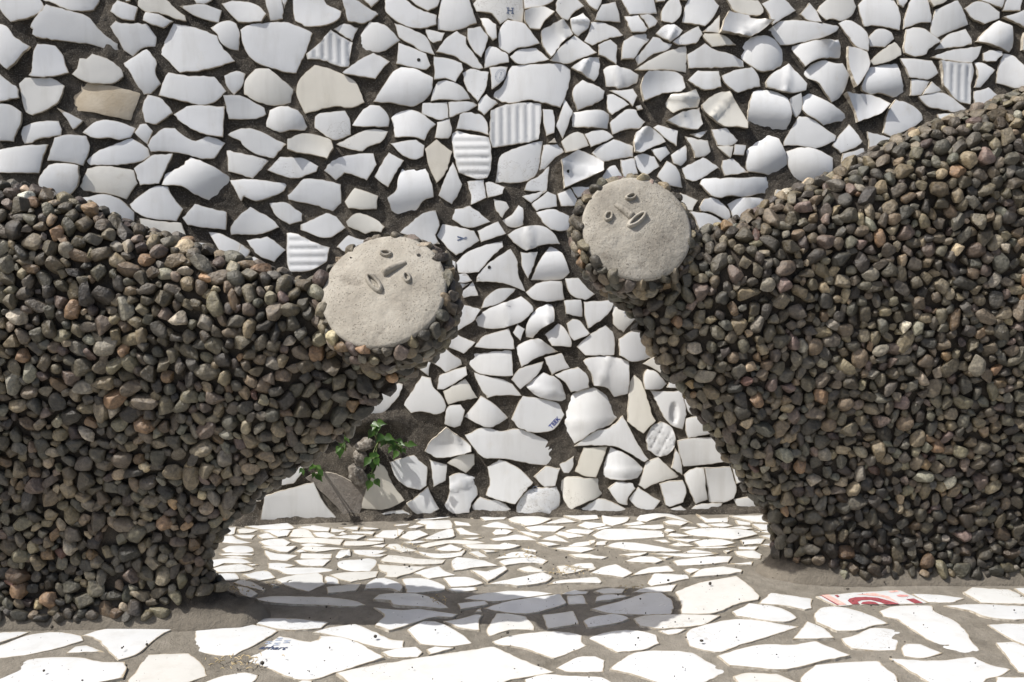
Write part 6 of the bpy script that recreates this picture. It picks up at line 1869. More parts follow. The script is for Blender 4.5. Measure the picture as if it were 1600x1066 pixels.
def on_wall(P, flag, rnd, fine=True):
    u = sum(p[0] for p in P)/len(P); v = sum(p[1] for p in P)/len(P)
    ex, ey, n = wall_frame(u, v); o = wall_p(u, v)
    return shard([wall_p(*p) for p in P], o, ex, ey, n, flag, rnd, rnd.uniform(.0068, .0115), .014, .009 if fine else .03, fine)
def on_floor(P, flag, rnd, fine=True):
    x = sum(p[0] for p in P)/len(P); y = sum(p[1] for p in P)/len(P); o = Vector((x, y, 0))
    s = shard([Vector((a, b, 0)) for a, b in P], o, Vector((1, 0, 0)), Vector((0, 1, 0)), Vector((0, 0, 1)), flag, rnd, rnd.uniform(.0008, .0028), .02, .011 if fine else .04, fine)
    return s
rnd = random.Random(4)
wsh = [on_wall(P, f, rnd) for f, P in parse(WALL)]
order = sorted(range(len(wsh)), key=lambda i: -wsh[i].area); keep = set(order[:300])
wobj = {}
for i, s in enumerate(wsh):
    if i in keep:
        wobj[i] = build_shard(s, 'ribbed_shard' if s.flag[0] == 'R' else 'ceramic_shard', wall, M['beige'] if s.flag == 'B' else M['glaze'])
wx = [on_wall(P, f, rnd, False) for f, P in parse(WALLX)]
join_shards([s for i, s in enumerate(wsh) if i not in keep]+wx, 'small_shards', wall, M['glaze'])
st = on_wall(poly_ccw([(-.527, .110), (-.50, .122), (-.45, .118), (-.405, .092), (-.372, .075), (-.378, .05), (-.395, .004), (-.425, .006), (-.455, .04), (-.49, .075)]), '-', rnd)
st_o = build_shard(st, 'bare_stone', wall, M['stone'])

_rt = random.Random(9); fsh = []
for f, P in parse(FLOOR):
    s = on_floor(P, f, _rt); fsh.append(s)
fobj = [build_shard(s, 'patterned_tile' if s.flag == 'P' else 'ceramic_shard', floor, M['floor_glaze']) for s in fsh]
fx = [on_floor(P, f, _rt, False) for f, P in parse(FLOORX)]
join_shards(fx, 'outlying_shards', floor, M['floor_glaze'])

# prints and stamps, lying on the shard they belong to
def find(L, objs, p):
    for i, s in enumerate(L):
        o = objs.get(i) if isinstance(objs, dict) else objs[i]
        if o is None: continue
        q = Vector(p)-s.o; a = np.array([[q.dot(s.fr[0]), q.dot(s.fr[1])]])
        if abs(q.dot(s.fr[2])) < .05 and inside_mask(a, s.B)[0]: return s, o, a[0]
    return None
def stamp(hit, polys, name, mat, rise=.0006):
    if hit is None: return
    s, o, c = hit; V = []; Fc = []
    for P in polys:
        P = np.array(P)+c; k = len(V); z = s.zf(P[:, 0], P[:, 1])+rise
        vc, _, fc, _, _, _ = delaunay_2d_cdt([Vector(q) for q in P], [], [list(range(len(P)))], 1, 1e-7)
        q = np.array([(v[0], v[1]) for v in vc]); V += [(a, b, float(h)) for (a, b), h in zip(q, s.zf(q[:, 0], q[:, 1])+rise)]
        Fc += [tuple(k+i for i in f) for f in fc]
    link(name, mesh(name, V, Fc), o, [mat])
def bar(x0, y0, x1, y1, w):
    d = np.array([x1-x0, y1-y0]); L = np.linalg.norm(d); q = np.array([-d[1], d[0]])/L*w/2
    return [(x0-q[0], y0-q[1]), (x1-q[0], y1-q[1]), (x1+q[0], y1+q[1]), (x0+q[0], y0+q[1])]
def ell(cx, cy, a, b, ang, w, n=22, t0=0, t1=2*math.pi):
    out = []
    for i in range(n):
        q = []
        for tt, k in ((0, 1), (1, 1), (1, -1), (0, -1)):
            t = t0+(t1-t0)*(i+tt*.97)/n; x, y = (a+k*w/2)*math.cos(t), (b+k*w/2)*math.sin(t)
            q.append((cx+x*math.cos(ang)-y*math.sin(ang), cy+x*math.sin(ang)+y*math.cos(ang)))
        out.append(q)
    return out
def glyphs(txt, size, ang=0, shear=0):
    cu = bpy.data.curves.new('lettering', 'FONT'); cu.body = txt; cu.size = size; cu.shear = shear; cu.align_x = 'CENTER'; cu.align_y = 'CENTER'; cu.resolution_u = 2
    cu.offset = size*.025
    ob = bpy.data.objects.new('lettering', cu); COL.objects.link(ob); dg = bpy.context.evaluated_depsgraph_get()
    me = bpy.data.meshes.new_from_object(ob.evaluated_get(dg)); v = [x.co.copy() for x in me.vertices]; f = [tuple(p.vertices) for p in me.polygons]
    bpy.data.objects.remove(ob); bpy.data.curves.remove(cu); bpy.data.meshes.remove(me)
    c, s_ = math.cos(ang), math.sin(ang); v = [(p.x*c-p.y*s_, p.x*s_+p.y*c) for p in v]
    return v, f
def letter(hit, txt, size, ang, mat, name, off=(0, 0), shear=0, rise=.0006):
    if hit is None: return
    s, o, c = hit; v, f = glyphs(txt, size, ang, shear); v = np.array(v)+c+np.array(off); z = s.zf(v[:, 0], v[:, 1])+rise
    link(name, mesh(name, np.column_stack([v, z]), f), o, [mat])
h = find(wsh, wobj, wall_p(-.005, 1.288))
ib = lambda cx, a=0: [bar(cx-.0035, .0065, cx+.0035, .0065, .0025), bar(cx-.0035, -.0065, cx+.0035, -.0065, .0025), bar(cx, -.006, cx, .006, .0025)]
stamp(h, ib(-.006)+ib(.006)+[bar(-.005, 0, .005, 0, .0025)], 'stamped_mark', M['faded'])
h = find(wsh, wobj, wall_p(-.030, 1.124))
stamp(h, ell(0, 0, .017, .0125, 1.1, .0009)+ell(0, 0, .0135, .009, 1.1, .0007)+[bar(-.003, -.008, -.001, -.003, .0016), bar(0, 0, .003, .008, .0016)], 'stamped_mark', M['grey_ink'])
h = find(wsh, wobj, wall_p(-.128, .712))
stamp(h, [[(a*.75, b*.75) for a, b in q_] for q_ in [bar(-.017, .006, .002, .0, .0045), bar(-.017, -.007, .002, -.001, .0045), bar(.0, 0, .008, 0, .003)]+ell(.011, .0, .005, .004, .3, .0013, 10)+[bar(.008, -.004, .015, .005, .0014), bar(.009, .005, .014, -.004, .0014)]], 'stamped_mark', M['faded'])
h = find(wsh, wobj, wall_p(.110, .238)); letter(h, 'TEEK', .0155, math.radians(46), M['blue'], 'stamped_lettering')
h = find(wsh, wobj, wall_p(.295, .523))
for k, (a, b, L) in enumerate(((.002, .0, .016), (.006, -.007, .02), (-.008, .011, .02))):
    stamp(h, [bar(a-L/2+.004*j, b-.25*L+.002*j, a-L/2+.004*j+.003, b-.25*L+.002*j+.0015, .002) for j in range(int(L/.004))], 'stamped_lettering', M['grey_ink'])
h = find(wsh, wobj, wall_p(.060, .068)); stamp(h, ell(0, .0, .0065, .0065, 0, .0014, 14, .6, 5.6)+[bar(0, .001, .006, .001, .0014)], 'stamped_mark', M['grey_ink'])
h = find(fsh, fobj, (-.437, 1.742, 0))
letter(h, 'arhart', .021, math.radians(-10), M['ink'], 'printed_lettering', (-.004, -.012), .3)
four = []
for ax, ay in ((-.017, .004), (.017, .004), (0, .016), (0, -.004)):
    four += [bar(ax-.006, ay+.012, ax+.006, ay+.012, .0035), bar(ax-.006, ay+.004, ax+.006, ay+.004, .0035), bar(ax, ay+.005, ax, ay+.011, .003)]
stamp(h, four, 'printed_mark', M['grey_ink'])
for c, P in parse(PRINT):
    cx = sum(p[0] for p in P)/len(P); cy = sum(p[1] for p in P)/len(P)
    i = [k for k, s in enumerate(fsh) if s.flag == 'P'][0]; s = fsh[i]
    q = np.array([cx-s.o.x, cy-s.o.y]); stamp((s, fobj[i], q), [[(a-cx, b-cy) for a, b in P]], 'printed_shape', M[c], .0007)
fobj[[k for k, s in enumerate(fsh) if s.flag == 'P'][0]]['label'] = 'white tile fragment printed with maroon arcs and pink bands'
def dot(hit, r, name='shard_hole_shade'):
    if hit: stamp(hit, [[(r*math.cos(t*.63), r*math.sin(t*.63)) for t in range(10)]], name, M['hole_shade'])  # flat dark disc paints a hole's shade; the shard stays solid
for u, v in ((-.238, 1.162), (-.059, .638), (.144, .881)): dot(find(wsh, wobj, wall_p(u, v)), .0045)

# ------------------------------------------------------------------ pebble stones
def ico(sub):
    bm = bmesh.new(); bmesh.ops.create_icosphere(bm, subdivisions=sub, radius=1.0); bm.verts.ensure_lookup_table()
    v = np.array([x.co for x in bm.verts]); f = np.array([[q.index for q in p.verts] for p in bm.faces]); bm.free(); return v, f
ICO_V, ICO_F = ico(3)
PAL = [((.062, .057, .047), 20), ((.044, .042, .039), 15), ((.085, .075, .053), 18), ((.108, .089, .060), 14), ((.078, .081, .073), 14), ((.062, .047, .046), 8),
       ((.085, .066, .060), 4), ((.14, .092, .048), 3.2), ((.135, .125, .10), 6), ((.08, .04, .034), 1.2), ((.21, .18, .13), 2), ((.28, .27, .25), .8)]
PALC = np.array([c for c, _ in PAL]); PALW = np.array([w for _, w in PAL], float); PALW /= PALW.sum()
def stone_shape(rs):
    v = ICO_V.copy(); k = rs.randint(7, 14)
    for _ in range(k):
        n = rs.normal(size=3); n /= np.linalg.norm(n); d = rs.uniform(.49, .87); dp = v@n; m = dp > d
        v[m] -= np.outer((dp[m]-d)*.95, n)
    v *= 1+.05*vnoise(ICO_V, 1.6, rs.randint(1, 99), 2)[:, None]
    return v/np.abs(v).max(0)
def stone_col(rs):
    c = PALC[rs.choice(len(PALC), p=PALW)]*np.array([1.58, 1.42, 1.14])*rs.choice([.5, .75, 1.0, 1.35, 1.8], p=[.2, .27, .28, .18, .07])*rs.uniform(.85, 1.15)*rs.uniform(.94, 1.06, 3); c = c*.72+c.mean()*np.array([1.04, 1.0, .92])*.28; return np.clip(c, .015, .6)
RS = np.random.RandomState(3)
SHAPES = [stone_shape(RS) for _ in range(70)]
STONES, GRIMY = [], []
for k, v in enumerate(SHAPES):
    c = stone_col(RS)
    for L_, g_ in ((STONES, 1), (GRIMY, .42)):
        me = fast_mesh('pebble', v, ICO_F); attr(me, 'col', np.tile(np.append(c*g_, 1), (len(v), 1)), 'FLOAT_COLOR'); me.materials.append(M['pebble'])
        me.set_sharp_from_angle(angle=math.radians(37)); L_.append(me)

def scatter(P, N, W, sizes, reject, rs):
    """P,N: triangle corner arrays (k,3,3); returns centres, normals, radii packed on the surface"""
    A = .5*np.linalg.norm(np.cross(P[:, 1]-P[:, 0], P[:, 2]-P[:, 0]), axis=1); pr = A/A.sum(); H = {}; cell = .05
    C, NN, R = [], [], []
    for (ra, rb, cnt, fac) in sizes:
        t = rs.choice(len(P), cnt, p=pr); a = rs.rand(cnt); b = rs.rand(cnt); m = a+b > 1; a[m] = 1-a[m]; b[m] = 1-b[m]; c = 1-a-b
        pts = P[t, 0]*c[:, None]+P[t, 1]*a[:, None]+P[t, 2]*b[:, None]; nn = N[t, 0]*c[:, None]+N[t, 1]*a[:, None]+N[t, 2]*b[:, None]
        nn /= np.linalg.norm(nn, axis=1)[:, None]+1e-9; bad = reject(pts); rr = rs.uniform(ra, rb, cnt)
        for k in range(cnt):
            if bad[k]: continue
            p = pts[k]; r = rr[k]; g = (int(p[0]//cell), int(p[1]//cell), int(p[2]//cell)); ok = True
            for i in (-1, 0, 1):
                for j in (-1, 0, 1):
                    for l in (-1, 0, 1):
                        for q in H.get((g[0]+i, g[1]+j, g[2]+l), ()):
                            d = fac*(r+q[3])
                            if (p[0]-q[0])**2+(p[1]-q[1])**2+(p[2]-q[2])**2 < d*d: ok = False; break
                        if not ok: break
                    if not ok: break
                if not ok: break
            if ok:
                H.setdefault(g, []).append((p[0], p[1], p[2], r)); C.append(p); NN.append(nn[k]); R.append(r)
    return np.array(C), np.array(NN), np.array(R)

CAM = np.array(cam.location); cp, sp_ = math.cos(math.radians(8.5)), math.sin(math.radians(8.5))
def in_frame(C):
    d = C-CAM; z = d[:, 1]*cp-d[:, 2]*sp_; y = d[:, 1]*sp_+d[:, 2]*cp
    return (np.abs(d[:, 0]/z) < 812/1556) & (np.abs(y/z) < 545/1556)
def lay_stones(root, C, N, R, rs, grime):
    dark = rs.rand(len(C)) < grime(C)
    view = CAM-C; view /= np.linalg.norm(view, axis=1)[:, None]; face = (N*view).sum(1)
    score = np.where(in_frame(C), np.clip(face, 0, 1)*R, 0); top = set(np.argsort(-score)[:300].tolist())
    SV, SF, SC = [], [], []; k = 0
    for i in range(len(C)):
        n = Vector(N[i]); a = n.orthogonal().normalized(); a.rotate(Matrix.Rotation(rs.uniform(0, 6.283), 3, n)); b = n.cross(a)
        n2 = (n+a*rs.normal(0, .22)+b*rs.normal(0, .22)).normalized(); a = (a-n2*a.dot(n2)).normalized(); b = n2.cross(a)
        el = rs.uniform(1.02, 1.5); s = (R[i]*el, R[i]*rs.uniform(.86, 1.08)/el**.25, R[i]*rs.uniform(.68, .98))
        pos = Vector(C[i])+n*R[i]*rs.uniform(.0, .28)
        m = rs.randint(len(SHAPES))
        if i in top:
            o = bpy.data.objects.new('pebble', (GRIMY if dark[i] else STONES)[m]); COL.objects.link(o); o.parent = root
            Mx = Matrix((a*s[0], b*s[1], n2*s[2])).transposed().to_4x4(); Mx.translation = pos-root.location; o.matrix_basis = Mx
        else:
            v = SHAPES[m]; SV.append(np.array(pos-root.location)+v[:, :1]*s[0]*np.array(a)+v[:, 1:2]*s[1]*np.array(b)+v[:, 2:]*s[2]*np.array(n2))
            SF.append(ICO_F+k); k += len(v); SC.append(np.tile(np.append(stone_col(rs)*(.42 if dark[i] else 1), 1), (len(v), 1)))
    me = fast_mesh('pebble_skin', np.concatenate(SV), np.concatenate(SF)); attr(me, 'col', np.concatenate(SC), 'FLOAT_COLOR'); me.set_sharp_from_angle(angle=math.radians(37))
    tag(link('pebble_skin', me, root, [M['pebble']]), kind='stuff')

# ------------------------------------------------------------------ pebble figures
class Fig: pass
def smooth_outline(P, k=3):
    P = np.array(P); n = len(P); out = []
    for i in range(n):
        p0, p1, p2, p3 = P[i-1], P[i], P[(i+1) % n], P[(i+2) % n]
        for j in range(k):
            t = j/k; out.append(.5*((2*p1)+(-p0+p2)*t+(2*p0-5*p1+4*p2-p3)*t*t+(-p0+3*p1-3*p2+p3)*t**3))
    return np.array(out)
def body_fn(B, mid, T0, T1, R, seed, thin):
    def th(Q):
        d = edge_dist(Q, B)*np.where(inside_mask(Q, B), 1, 0); z = Q[:, 1]
        T = T0+(T1-T0)*smooth(-.02, .55, z) + .03*np.exp(-np.maximum(z, 0)/.022); T = T*thin(Q[:, 0])
        P3 = np.column_stack([Q, np.zeros(len(Q))])
        return T*np.sqrt(np.clip(1-(1-np.minimum(d/R, 1))**2, 0, 1))*(1+.06*vnoise(P3, 5, seed, 2)), d
    return th
def vnormals(V, Fq):
    a, b, c = V[Fq[:, 0]], V[Fq[:, 1]], V[Fq[:, 2]]; n = np.cross(b-a, c-a); N = np.zeros_like(V)
    for k in range(3): np.add.at(N, Fq[:, k], n)
    return N/(np.linalg.norm(N, axis=1)[:, None]+1e-12)
def make_body(B, mid, th, zmin=-.03, g=.012):
    x = np.arange(B[:, 0].min()-g, B[:, 0].max()+2*g, g); z = np.arange(zmin, B[:, 1].max()+2*g, g)
    X, Z = np.meshgrid(x, z); Q = np.column_stack([X.ravel(), Z.ravel()]); t, d = th(Q); ins = inside_mask(Q, B); nx = len(x)
    A = np.roll(B, 1, 0); D = B-A; L2 = (D**2).sum(1)+1e-12
    near = Q.copy(); out = np.where(~ins)[0]; best = np.full(len(out), 9.)
    for i in range(len(B)):
        s = np.clip(((Q[out]-A[i])@D[i])/L2[i], 0, 1); q = A[i]+s[:, None]*D[i]; dd = np.linalg.norm(Q[out]-q, axis=1); m = dd < best
        best[m] = dd[m]; near[out[m]] = q[m]
    m = np.zeros(len(Q), bool); m[out] = near[out][:, 1] >= zmin-.02; near[~m] = Q[~m]
    cells = []
    for j in range(len(z)-1):
        r = np.arange(nx-1)+j*nx; quad = np.stack([r, r+1, r+1+nx, r+nx], 1); cells.append(quad[ins[quad].any(1)])
    cells = np.concatenate(cells); y = mid(near[:, 0], near[:, 1]); n = len(Q)
    front = np.column_stack([near[:, 0], y-t, near[:, 1]]); back = np.column_stack([near[:, 0], y+t, near[:, 1]])
    V = np.concatenate([front, back]); qf = cells; qb = cells[:, ::-1]+n
    tri = np.concatenate([qf[:, [0, 1, 2]], qf[:, [0, 2, 3]], qb[:, [0, 1, 2]], qb[:, [0, 2, 3]]])
    used, inv = np.unique(tri, return_inverse=True); return V[used], inv.reshape(-1, 3)
def lathe_head(fc, A, Bv, N, prof, nseg=48):
    V = []; Fq = []
    for w, r in prof:
        for k in range(nseg):
            t = 2*math.pi*k/nseg; V.append(np.array(fc)-np.array(N)*w+(np.array(A)*math.cos(t)+np.array(Bv)*math.sin(t))*r)
    for i in range(len(prof)-1):
        for k in range(nseg):
            j = (k+1) % nseg; a, b, c, d = i*nseg+k, i*nseg+j, (i+1)*nseg+j, (i+1)*nseg+k; Fq += [(a, d, c), (a, c, b)]
    return np.array(V), np.array(Fq)
def pebble_figure(label, B, mid, T, R, fc, tilt, yaw, rf, feats, bare, seed, thin, grime):
    rs = np.random.RandomState(seed)
    B = smooth_outline(B, 3); th = body_fn(B, mid, T[0], T[1], R, seed, thin)
    N = Vector((math.sin(yaw)*math.cos(tilt), -math.cos(yaw)*math.cos(tilt), math.sin(tilt))); A = Vector((0, 0, 1)).cross(N).normalized(); Bv = N.cross(A)
    V, F3 = make_body(B, mid, th)
    root = link('pebble_figure', None); root.location = (float(B[:, 0].mean()), float(mid(B[:, 0].mean(), 0.0)), 0)
    tag(root, label, 'sculpture'); rl = np.array(root.location)
    body = fast_mesh('body', V-vnormals(V, F3)*(.006*smooth(.02, .06, V[:, 2]))[:, None]-rl, F3); link('body', body, root, [M['core']])
    rh = rf*1.05
    prof = [(-.002, .0), (-.002, rf*.9), (.004, rf*.985), (.02, rh*1.02), (.05, rh*1.04), (.075, rh*.96), (.095, rh*.80), (.112, rh*.5), (.12, 0.0)]
    HV, HF = lathe_head(fc, A, Bv, N, prof); link('head', fast_mesh('head', HV-rl, HF), root, [M['core']])
    pw = np.array([p[0] for p in prof[1:]]); pr = np.array([p[1] for p in prof[1:]])
    def in_head(P, e):
        d = P-np.array(fc); w = -(d@np.array(N)); r = np.sqrt(np.maximum((d**2).sum(1)-w*w, 0)); return (w > -.03) & (w < .12) & (r < np.interp(w, pw, pr)-e)
    def in_body(P, e):
        t, d = th(P[:, [0, 2]]); return (np.abs(P[:, 1]-mid(P[:, 0], P[:, 2])) < t-e) & (d > e)
    def rej_body(P): return in_head(P, -.006) | (P[:, 2] < .018) | bare(P)
    def rej_head(P):
        w = -((P-np.array(fc))@np.array(N)); return in_body(P, .0) | (w < .0075)
    S = [(.0150, .0190, 1600, .80), (.0112, .0150, 26000, .75), (.0088, .0112, 34000, .72), (.0062, .0088, 26000, .76)]
    vn = vnormals(V, F3); C1, N1, R1 = scatter(V[F3], vn[F3], None, S, rej_body, rs)
    hn = vnormals(HV, HF); S2 = [(.0115, .0150, 2500, .75), (.0092, .0115, 5000, .72), (.0065, .0092, 5000, .76)]
    C2, N2, R2 = scatter(HV[HF], hn[HF], None, S2, rej_head, rs)
    lay_stones(root, np.concatenate([C1, C2]), np.concatenate([N1, N2]), np.concatenate([R1, R2]), rs, grime)
    # ---- face
    def dome(a, b):
        q = np.column_stack([np.atleast_1d(a), np.atleast_1d(b), np.zeros(np.size(a))]); r2 = (q[:, 0]**2+q[:, 1]**2)/rf**2
        return (.020*np.sqrt(np.clip(1-r2*.93, 0, 1)) - .0054) + .0024*vnoise(q, 20, seed+3, 3)
    def put(name, loc, Fq, mat, parent):
        loc = np.asarray(loc); P = np.array(fc)-rl+loc[:, :1]*np.array(A)+loc[:, 1:2]*np.array(Bv)+loc[:, 2:]*np.array(N)
        return link(name, mesh(name, P, Fq), parent, [mat])
    nr, ns = 26, 96; loc = []; Fq = []
    rough = 1+.014*vnoise(np.column_stack([np.cos(np.arange(ns)/ns*6.283), np.sin(np.arange(ns)/ns*6.283), np.zeros(ns)]), 3.5, seed+8, 3)
    for i in range(nr+2):
        for k in range(ns):
            t = 2*math.pi*k/ns; rr = rf*rough[k]*min(i/nr, 1); a, b = rr*math.cos(t), rr*math.sin(t); z = float(dome(a, b)[0])
            if i == nr+1: z = -.012
            loc.append((a, b, z))
    for i in range(nr+1):
        for k in range(ns):
            j = (k+1) % ns; Fq.append((i*ns+k, (i+1)*ns+k, (i+1)*ns+j, i*ns+j))
    face = put('face', loc, Fq, M['plaster'], root)
    def ring(name, a0, b0, la, lb, ang, hgt, w, sharp=1.0):
        la, lb, w = la*.9, lb*.9, w*.9; n = 28; c, s = math.cos(ang), math.sin(ang); loc = []; Fq = []
        prof = [(w*1.25, -.003), (w*.95, hgt*.45), (w*.45, hgt*.92), (0, hgt), (-w*.4, hgt*.8), (-w*.62, hgt*.25), (-w*.7, -.004)]
        for k in range(n):
            t = 2*math.pi*k/n; x, y = la*math.cos(t), lb*math.sin(t)*abs(math.sin(t))**(sharp-1)
            nx, ny = math.cos(t)/la, math.sin(t)/lb; L = math.hypot(nx, ny); nx, ny = nx/L, ny/L; wob = 1+.13*math.sin(3*t+a0*900)
            for (o, hh) in prof:
                px, py = x+nx*o, y+ny*o; a, b = a0+px*c-py*s, b0+px*s+py*c; loc.append((a, b, float(dome(a, b)[0])+hh*(wob if hh > 0 else 1)))
        m = len(prof)
        for k in range(n):
            for q in range(m-1):
                j = (k+1) % n; Fq.append((k*m+q, j*m+q, j*m+q+1, k*m+q+1))
        return put(name, loc, Fq, M['plaster'], face)
    def nose(a0, b0, a1, b1, w, hgt):
        d = np.array([a1-a0, b1-b0]); L = np.linalg.norm(d); d /= L; q = np.array([-d[1], d[0]]); loc = []; Fq = []; n = 12; m = 9
        for i in range(n+1):
            s = i/n; p = np.array([a0, b0])+d*L*s; hh = hgt*(.28+.72*s**.8)*(1 if s < .88 else max(0.0, (1-s)/.12)**.6); ww = w*(.55+.45*s)
            for k in range(m):
                t = math.pi*k/(m-1); x = math.cos(t)*ww; z = math.sin(t)**.85*hh
                a, b = p+q*x; loc.append((a, b, float(dome(a, b)[0])-.002+z+(0.002 if 0 < k < m-1 else 0)))
        for i in range(n):
            for k in range(m-1): Fq.append((i*m+k, i*m+k+1, (i+1)*m+k+1, (i+1)*m+k))
        put('nose', loc, [f[::-1] for f in Fq], M['plaster'], face)
    for f in feats:
        if f[0] == 'ring': ring(f[1], *f[2:])
        elif f[0] == 'nose': nose(*f[1:])
        elif f[0] == 'bead':
            v = ICO_V*f[3]+np.array([f[1], f[2], float(dome(f[1], f[2])[0])+.003]); put('bead', v, [tuple(q) for q in ICO_F.tolist()], M['bead'], face)
        elif f[0] == 'hole_shade':
            n = 12; r = f[3]; v = [(f[1]+r*math.cos(t*6.283/n), f[2]+r*math.sin(t*6.283/n), float(dome(f[1], f[2])[0])+.0012) for t in range(n)]; put('hole_shade', v, [tuple(range(n))], M['hole_shade'], face)  # dark disc laid on the plaster, painted as the shade in a hole
    return root
def px_feats(scale, fs=.86):
    k = 1/scale; return lambda dx, dy: (dx*k, -dy*k/fs)

# figure whose head stretches in from the left
LB = [(-1.271, 0.997), (-1.127, 0.975), (-1.009, 0.909), (-0.911, 0.85), (-0.844, 0.831), (-0.766, 0.81), (-0.704, 0.78), (-0.653, 0.76), (-0.584, 0.742), (-0.526, 0.72), (-0.468, 0.704), (-0.411, 0.686), (-0.353, 0.673), (-0.272, 0.718), (-0.181, 0.719), (-0.114, 0.662), (-0.097, 0.604), (-0.127, 0.551), (-0.168, 0.519), (-0.215, 0.487), (-0.261, 0.435), (-0.303, 0.394), (-0.359, 0.357), (-0.401, 0.322), (-0.451, 0.289), (-0.492, 0.25), (-0.544, 0.202), (-0.573, 0.165), (-0.594, 0.126), (-0.599, 0.096), (-0.585, 0.067), (-0.542, 0.039), (-0.494, 0.017), (-0.493, -0.132), (-1.458, -0.139)]
l_mid = lambda X, Z: 1.885-.03*smooth(-.74, -.24, np.asarray(X, float))-.09*smooth(.05, .65, np.asarray(Z, float))
q = px_feats(900, .78)
e1 = q(-3, -48); e2 = q(39, -13); mo = q(-12, -4); n0 = q(32, -36); n1 = q(-2, -18); bd = q(-12, 1); ho = q(50, -47)
pebble_figure('dark pebble figure on the left, its round clay face tilted up at the neck end', LB, l_mid, (.050, .060), .09,
    (-0.2236, 1.725, 0.6611), math.radians(35), math.radians(-10), .111,
    [('ring', 'eye', *e1, .0100, .0046, math.radians(-14), .0066, .0036), ('ring', 'eye', *e2, .0098, .0048, math.radians(-62), .0062, .0034),
     ('nose', *n0, *n1, .0085, .0135), ('ring', 'mouth', *mo, .0225, .0064, math.radians(-47), .0082, .0050, 1.3), ('bead', *bd, .0034), ('hole_shade', *ho, .0033)],
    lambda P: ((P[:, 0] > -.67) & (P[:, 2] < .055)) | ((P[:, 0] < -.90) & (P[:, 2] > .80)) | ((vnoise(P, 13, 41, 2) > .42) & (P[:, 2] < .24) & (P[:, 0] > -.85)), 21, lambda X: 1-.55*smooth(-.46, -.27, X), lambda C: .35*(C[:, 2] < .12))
# figure whose head leans in from the right
RB = [(0.298, 0.715), (0.37, 0.734), (0.405, 0.756), (0.443, 0.769), (0.497, 0.788), (0.564, 0.827), (0.63, 0.853), (0.707, 0.893), (0.783, 0.936), (0.885, 0.975), (0.962, 1.002), (1.037, 1.032), (1.188, 1.086), (1.357, 1.073), (1.496, 0.985), (1.566, 0.831), (1.727, -0.26), (0.549, -0.256), (0.537, -0.02), (0.563, 0.016), (0.584, 0.059), (0.568, 0.119), (0.529, 0.173), (0.488, 0.235), (0.441, 0.3), (0.395, 0.369), (0.35, 0.43), (0.32, 0.458), (0.28, 0.524), (0.249, 0.584), (0.209, 0.611), (0.169, 0.676)]
r_mid = lambda X, Z: 2.07+.05*smooth(.30, .64, np.asarray(X, float))-.05*smooth(.05, .75, np.asarray(Z, float))
q = px_feats(795, .83)
e1 = q(-47, -14); e2 = q(-8, -41); mo = q(-3, -8); n0 = q(-34, -31); n1 = q(-8, -11)
pebble_figure('taller dark pebble figure on the right, its stained round face looking up and left', RB, r_mid, (.068, .095), .12,
    (0.2461, 1.965, 0.7598), math.radians(26), math.radians(9), .1095,
    [('ring', 'eye', *e1, .0098, .0064, math.radians(58), .0062, .0038), ('ring', 'eye', *e2, .0105, .0048, math.radians(18), .0066, .0036),
     ('nose', *n0, *n1, .0095, .0125), ('ring', 'mouth', *mo, .0235, .0060, math.radians(38), .0082, .0048, 1.2)],
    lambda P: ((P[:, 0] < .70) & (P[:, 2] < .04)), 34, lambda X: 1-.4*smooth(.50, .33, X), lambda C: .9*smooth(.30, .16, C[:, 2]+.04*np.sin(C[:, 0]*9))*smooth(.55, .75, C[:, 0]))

# ------------------------------------------------------------------ weeds rooted in the wall
def leaf_mesh(L):
    V = [(0, 0, 0), (-.30, .05, .10), (-.42, .28, .12), (-.33, .52, .07), (-.14, .78, .02), (0, 1.15, -.10), (.14, .78, .02), (.33, .52, .07), (.42, .28, .12), (.30, .05, .10), (0, .28, -.02), (0, .55, -.03), (0, .8, -.04)]
    Fq = [(0, 10, 1), (1, 10, 2), (2, 10, 11, 3), (3, 11, 12, 4), (4, 12, 5), (0, 9, 10), (9, 8, 10), (8, 7, 11, 10), (7, 6, 12, 11), (6, 5, 12)]
    return mesh('leaf', [(x*L, y*L, z*L) for x, y, z in V], Fq)
LEAVES = [leaf_mesh(l) for l in (.014, .018, .022, .025)]
for m in LEAVES: m.materials.append(M['leaf'])
def tube(pts, r0, r1, n=6):
    V = []; Fq = []
    for i, p in enumerate(pts):
        d = (pts[min(i+1, len(pts)-1)]-pts[max(i-1, 0)]).normalized(); a = d.orthogonal().normalized(); b = d.cross(a); r = r0+(r1-r0)*i/(len(pts)-1)
        for k in range(n): t = 6.283*k/n; V.append(p+a*r*math.cos(t)+b*r*math.sin(t))
    for i in range(len(pts)-1):
        for k in range(n): j = (k+1) % n; Fq.append((i*n+k, i*n+j, (i+1)*n+j, (i+1)*n+k))
    return V, Fq
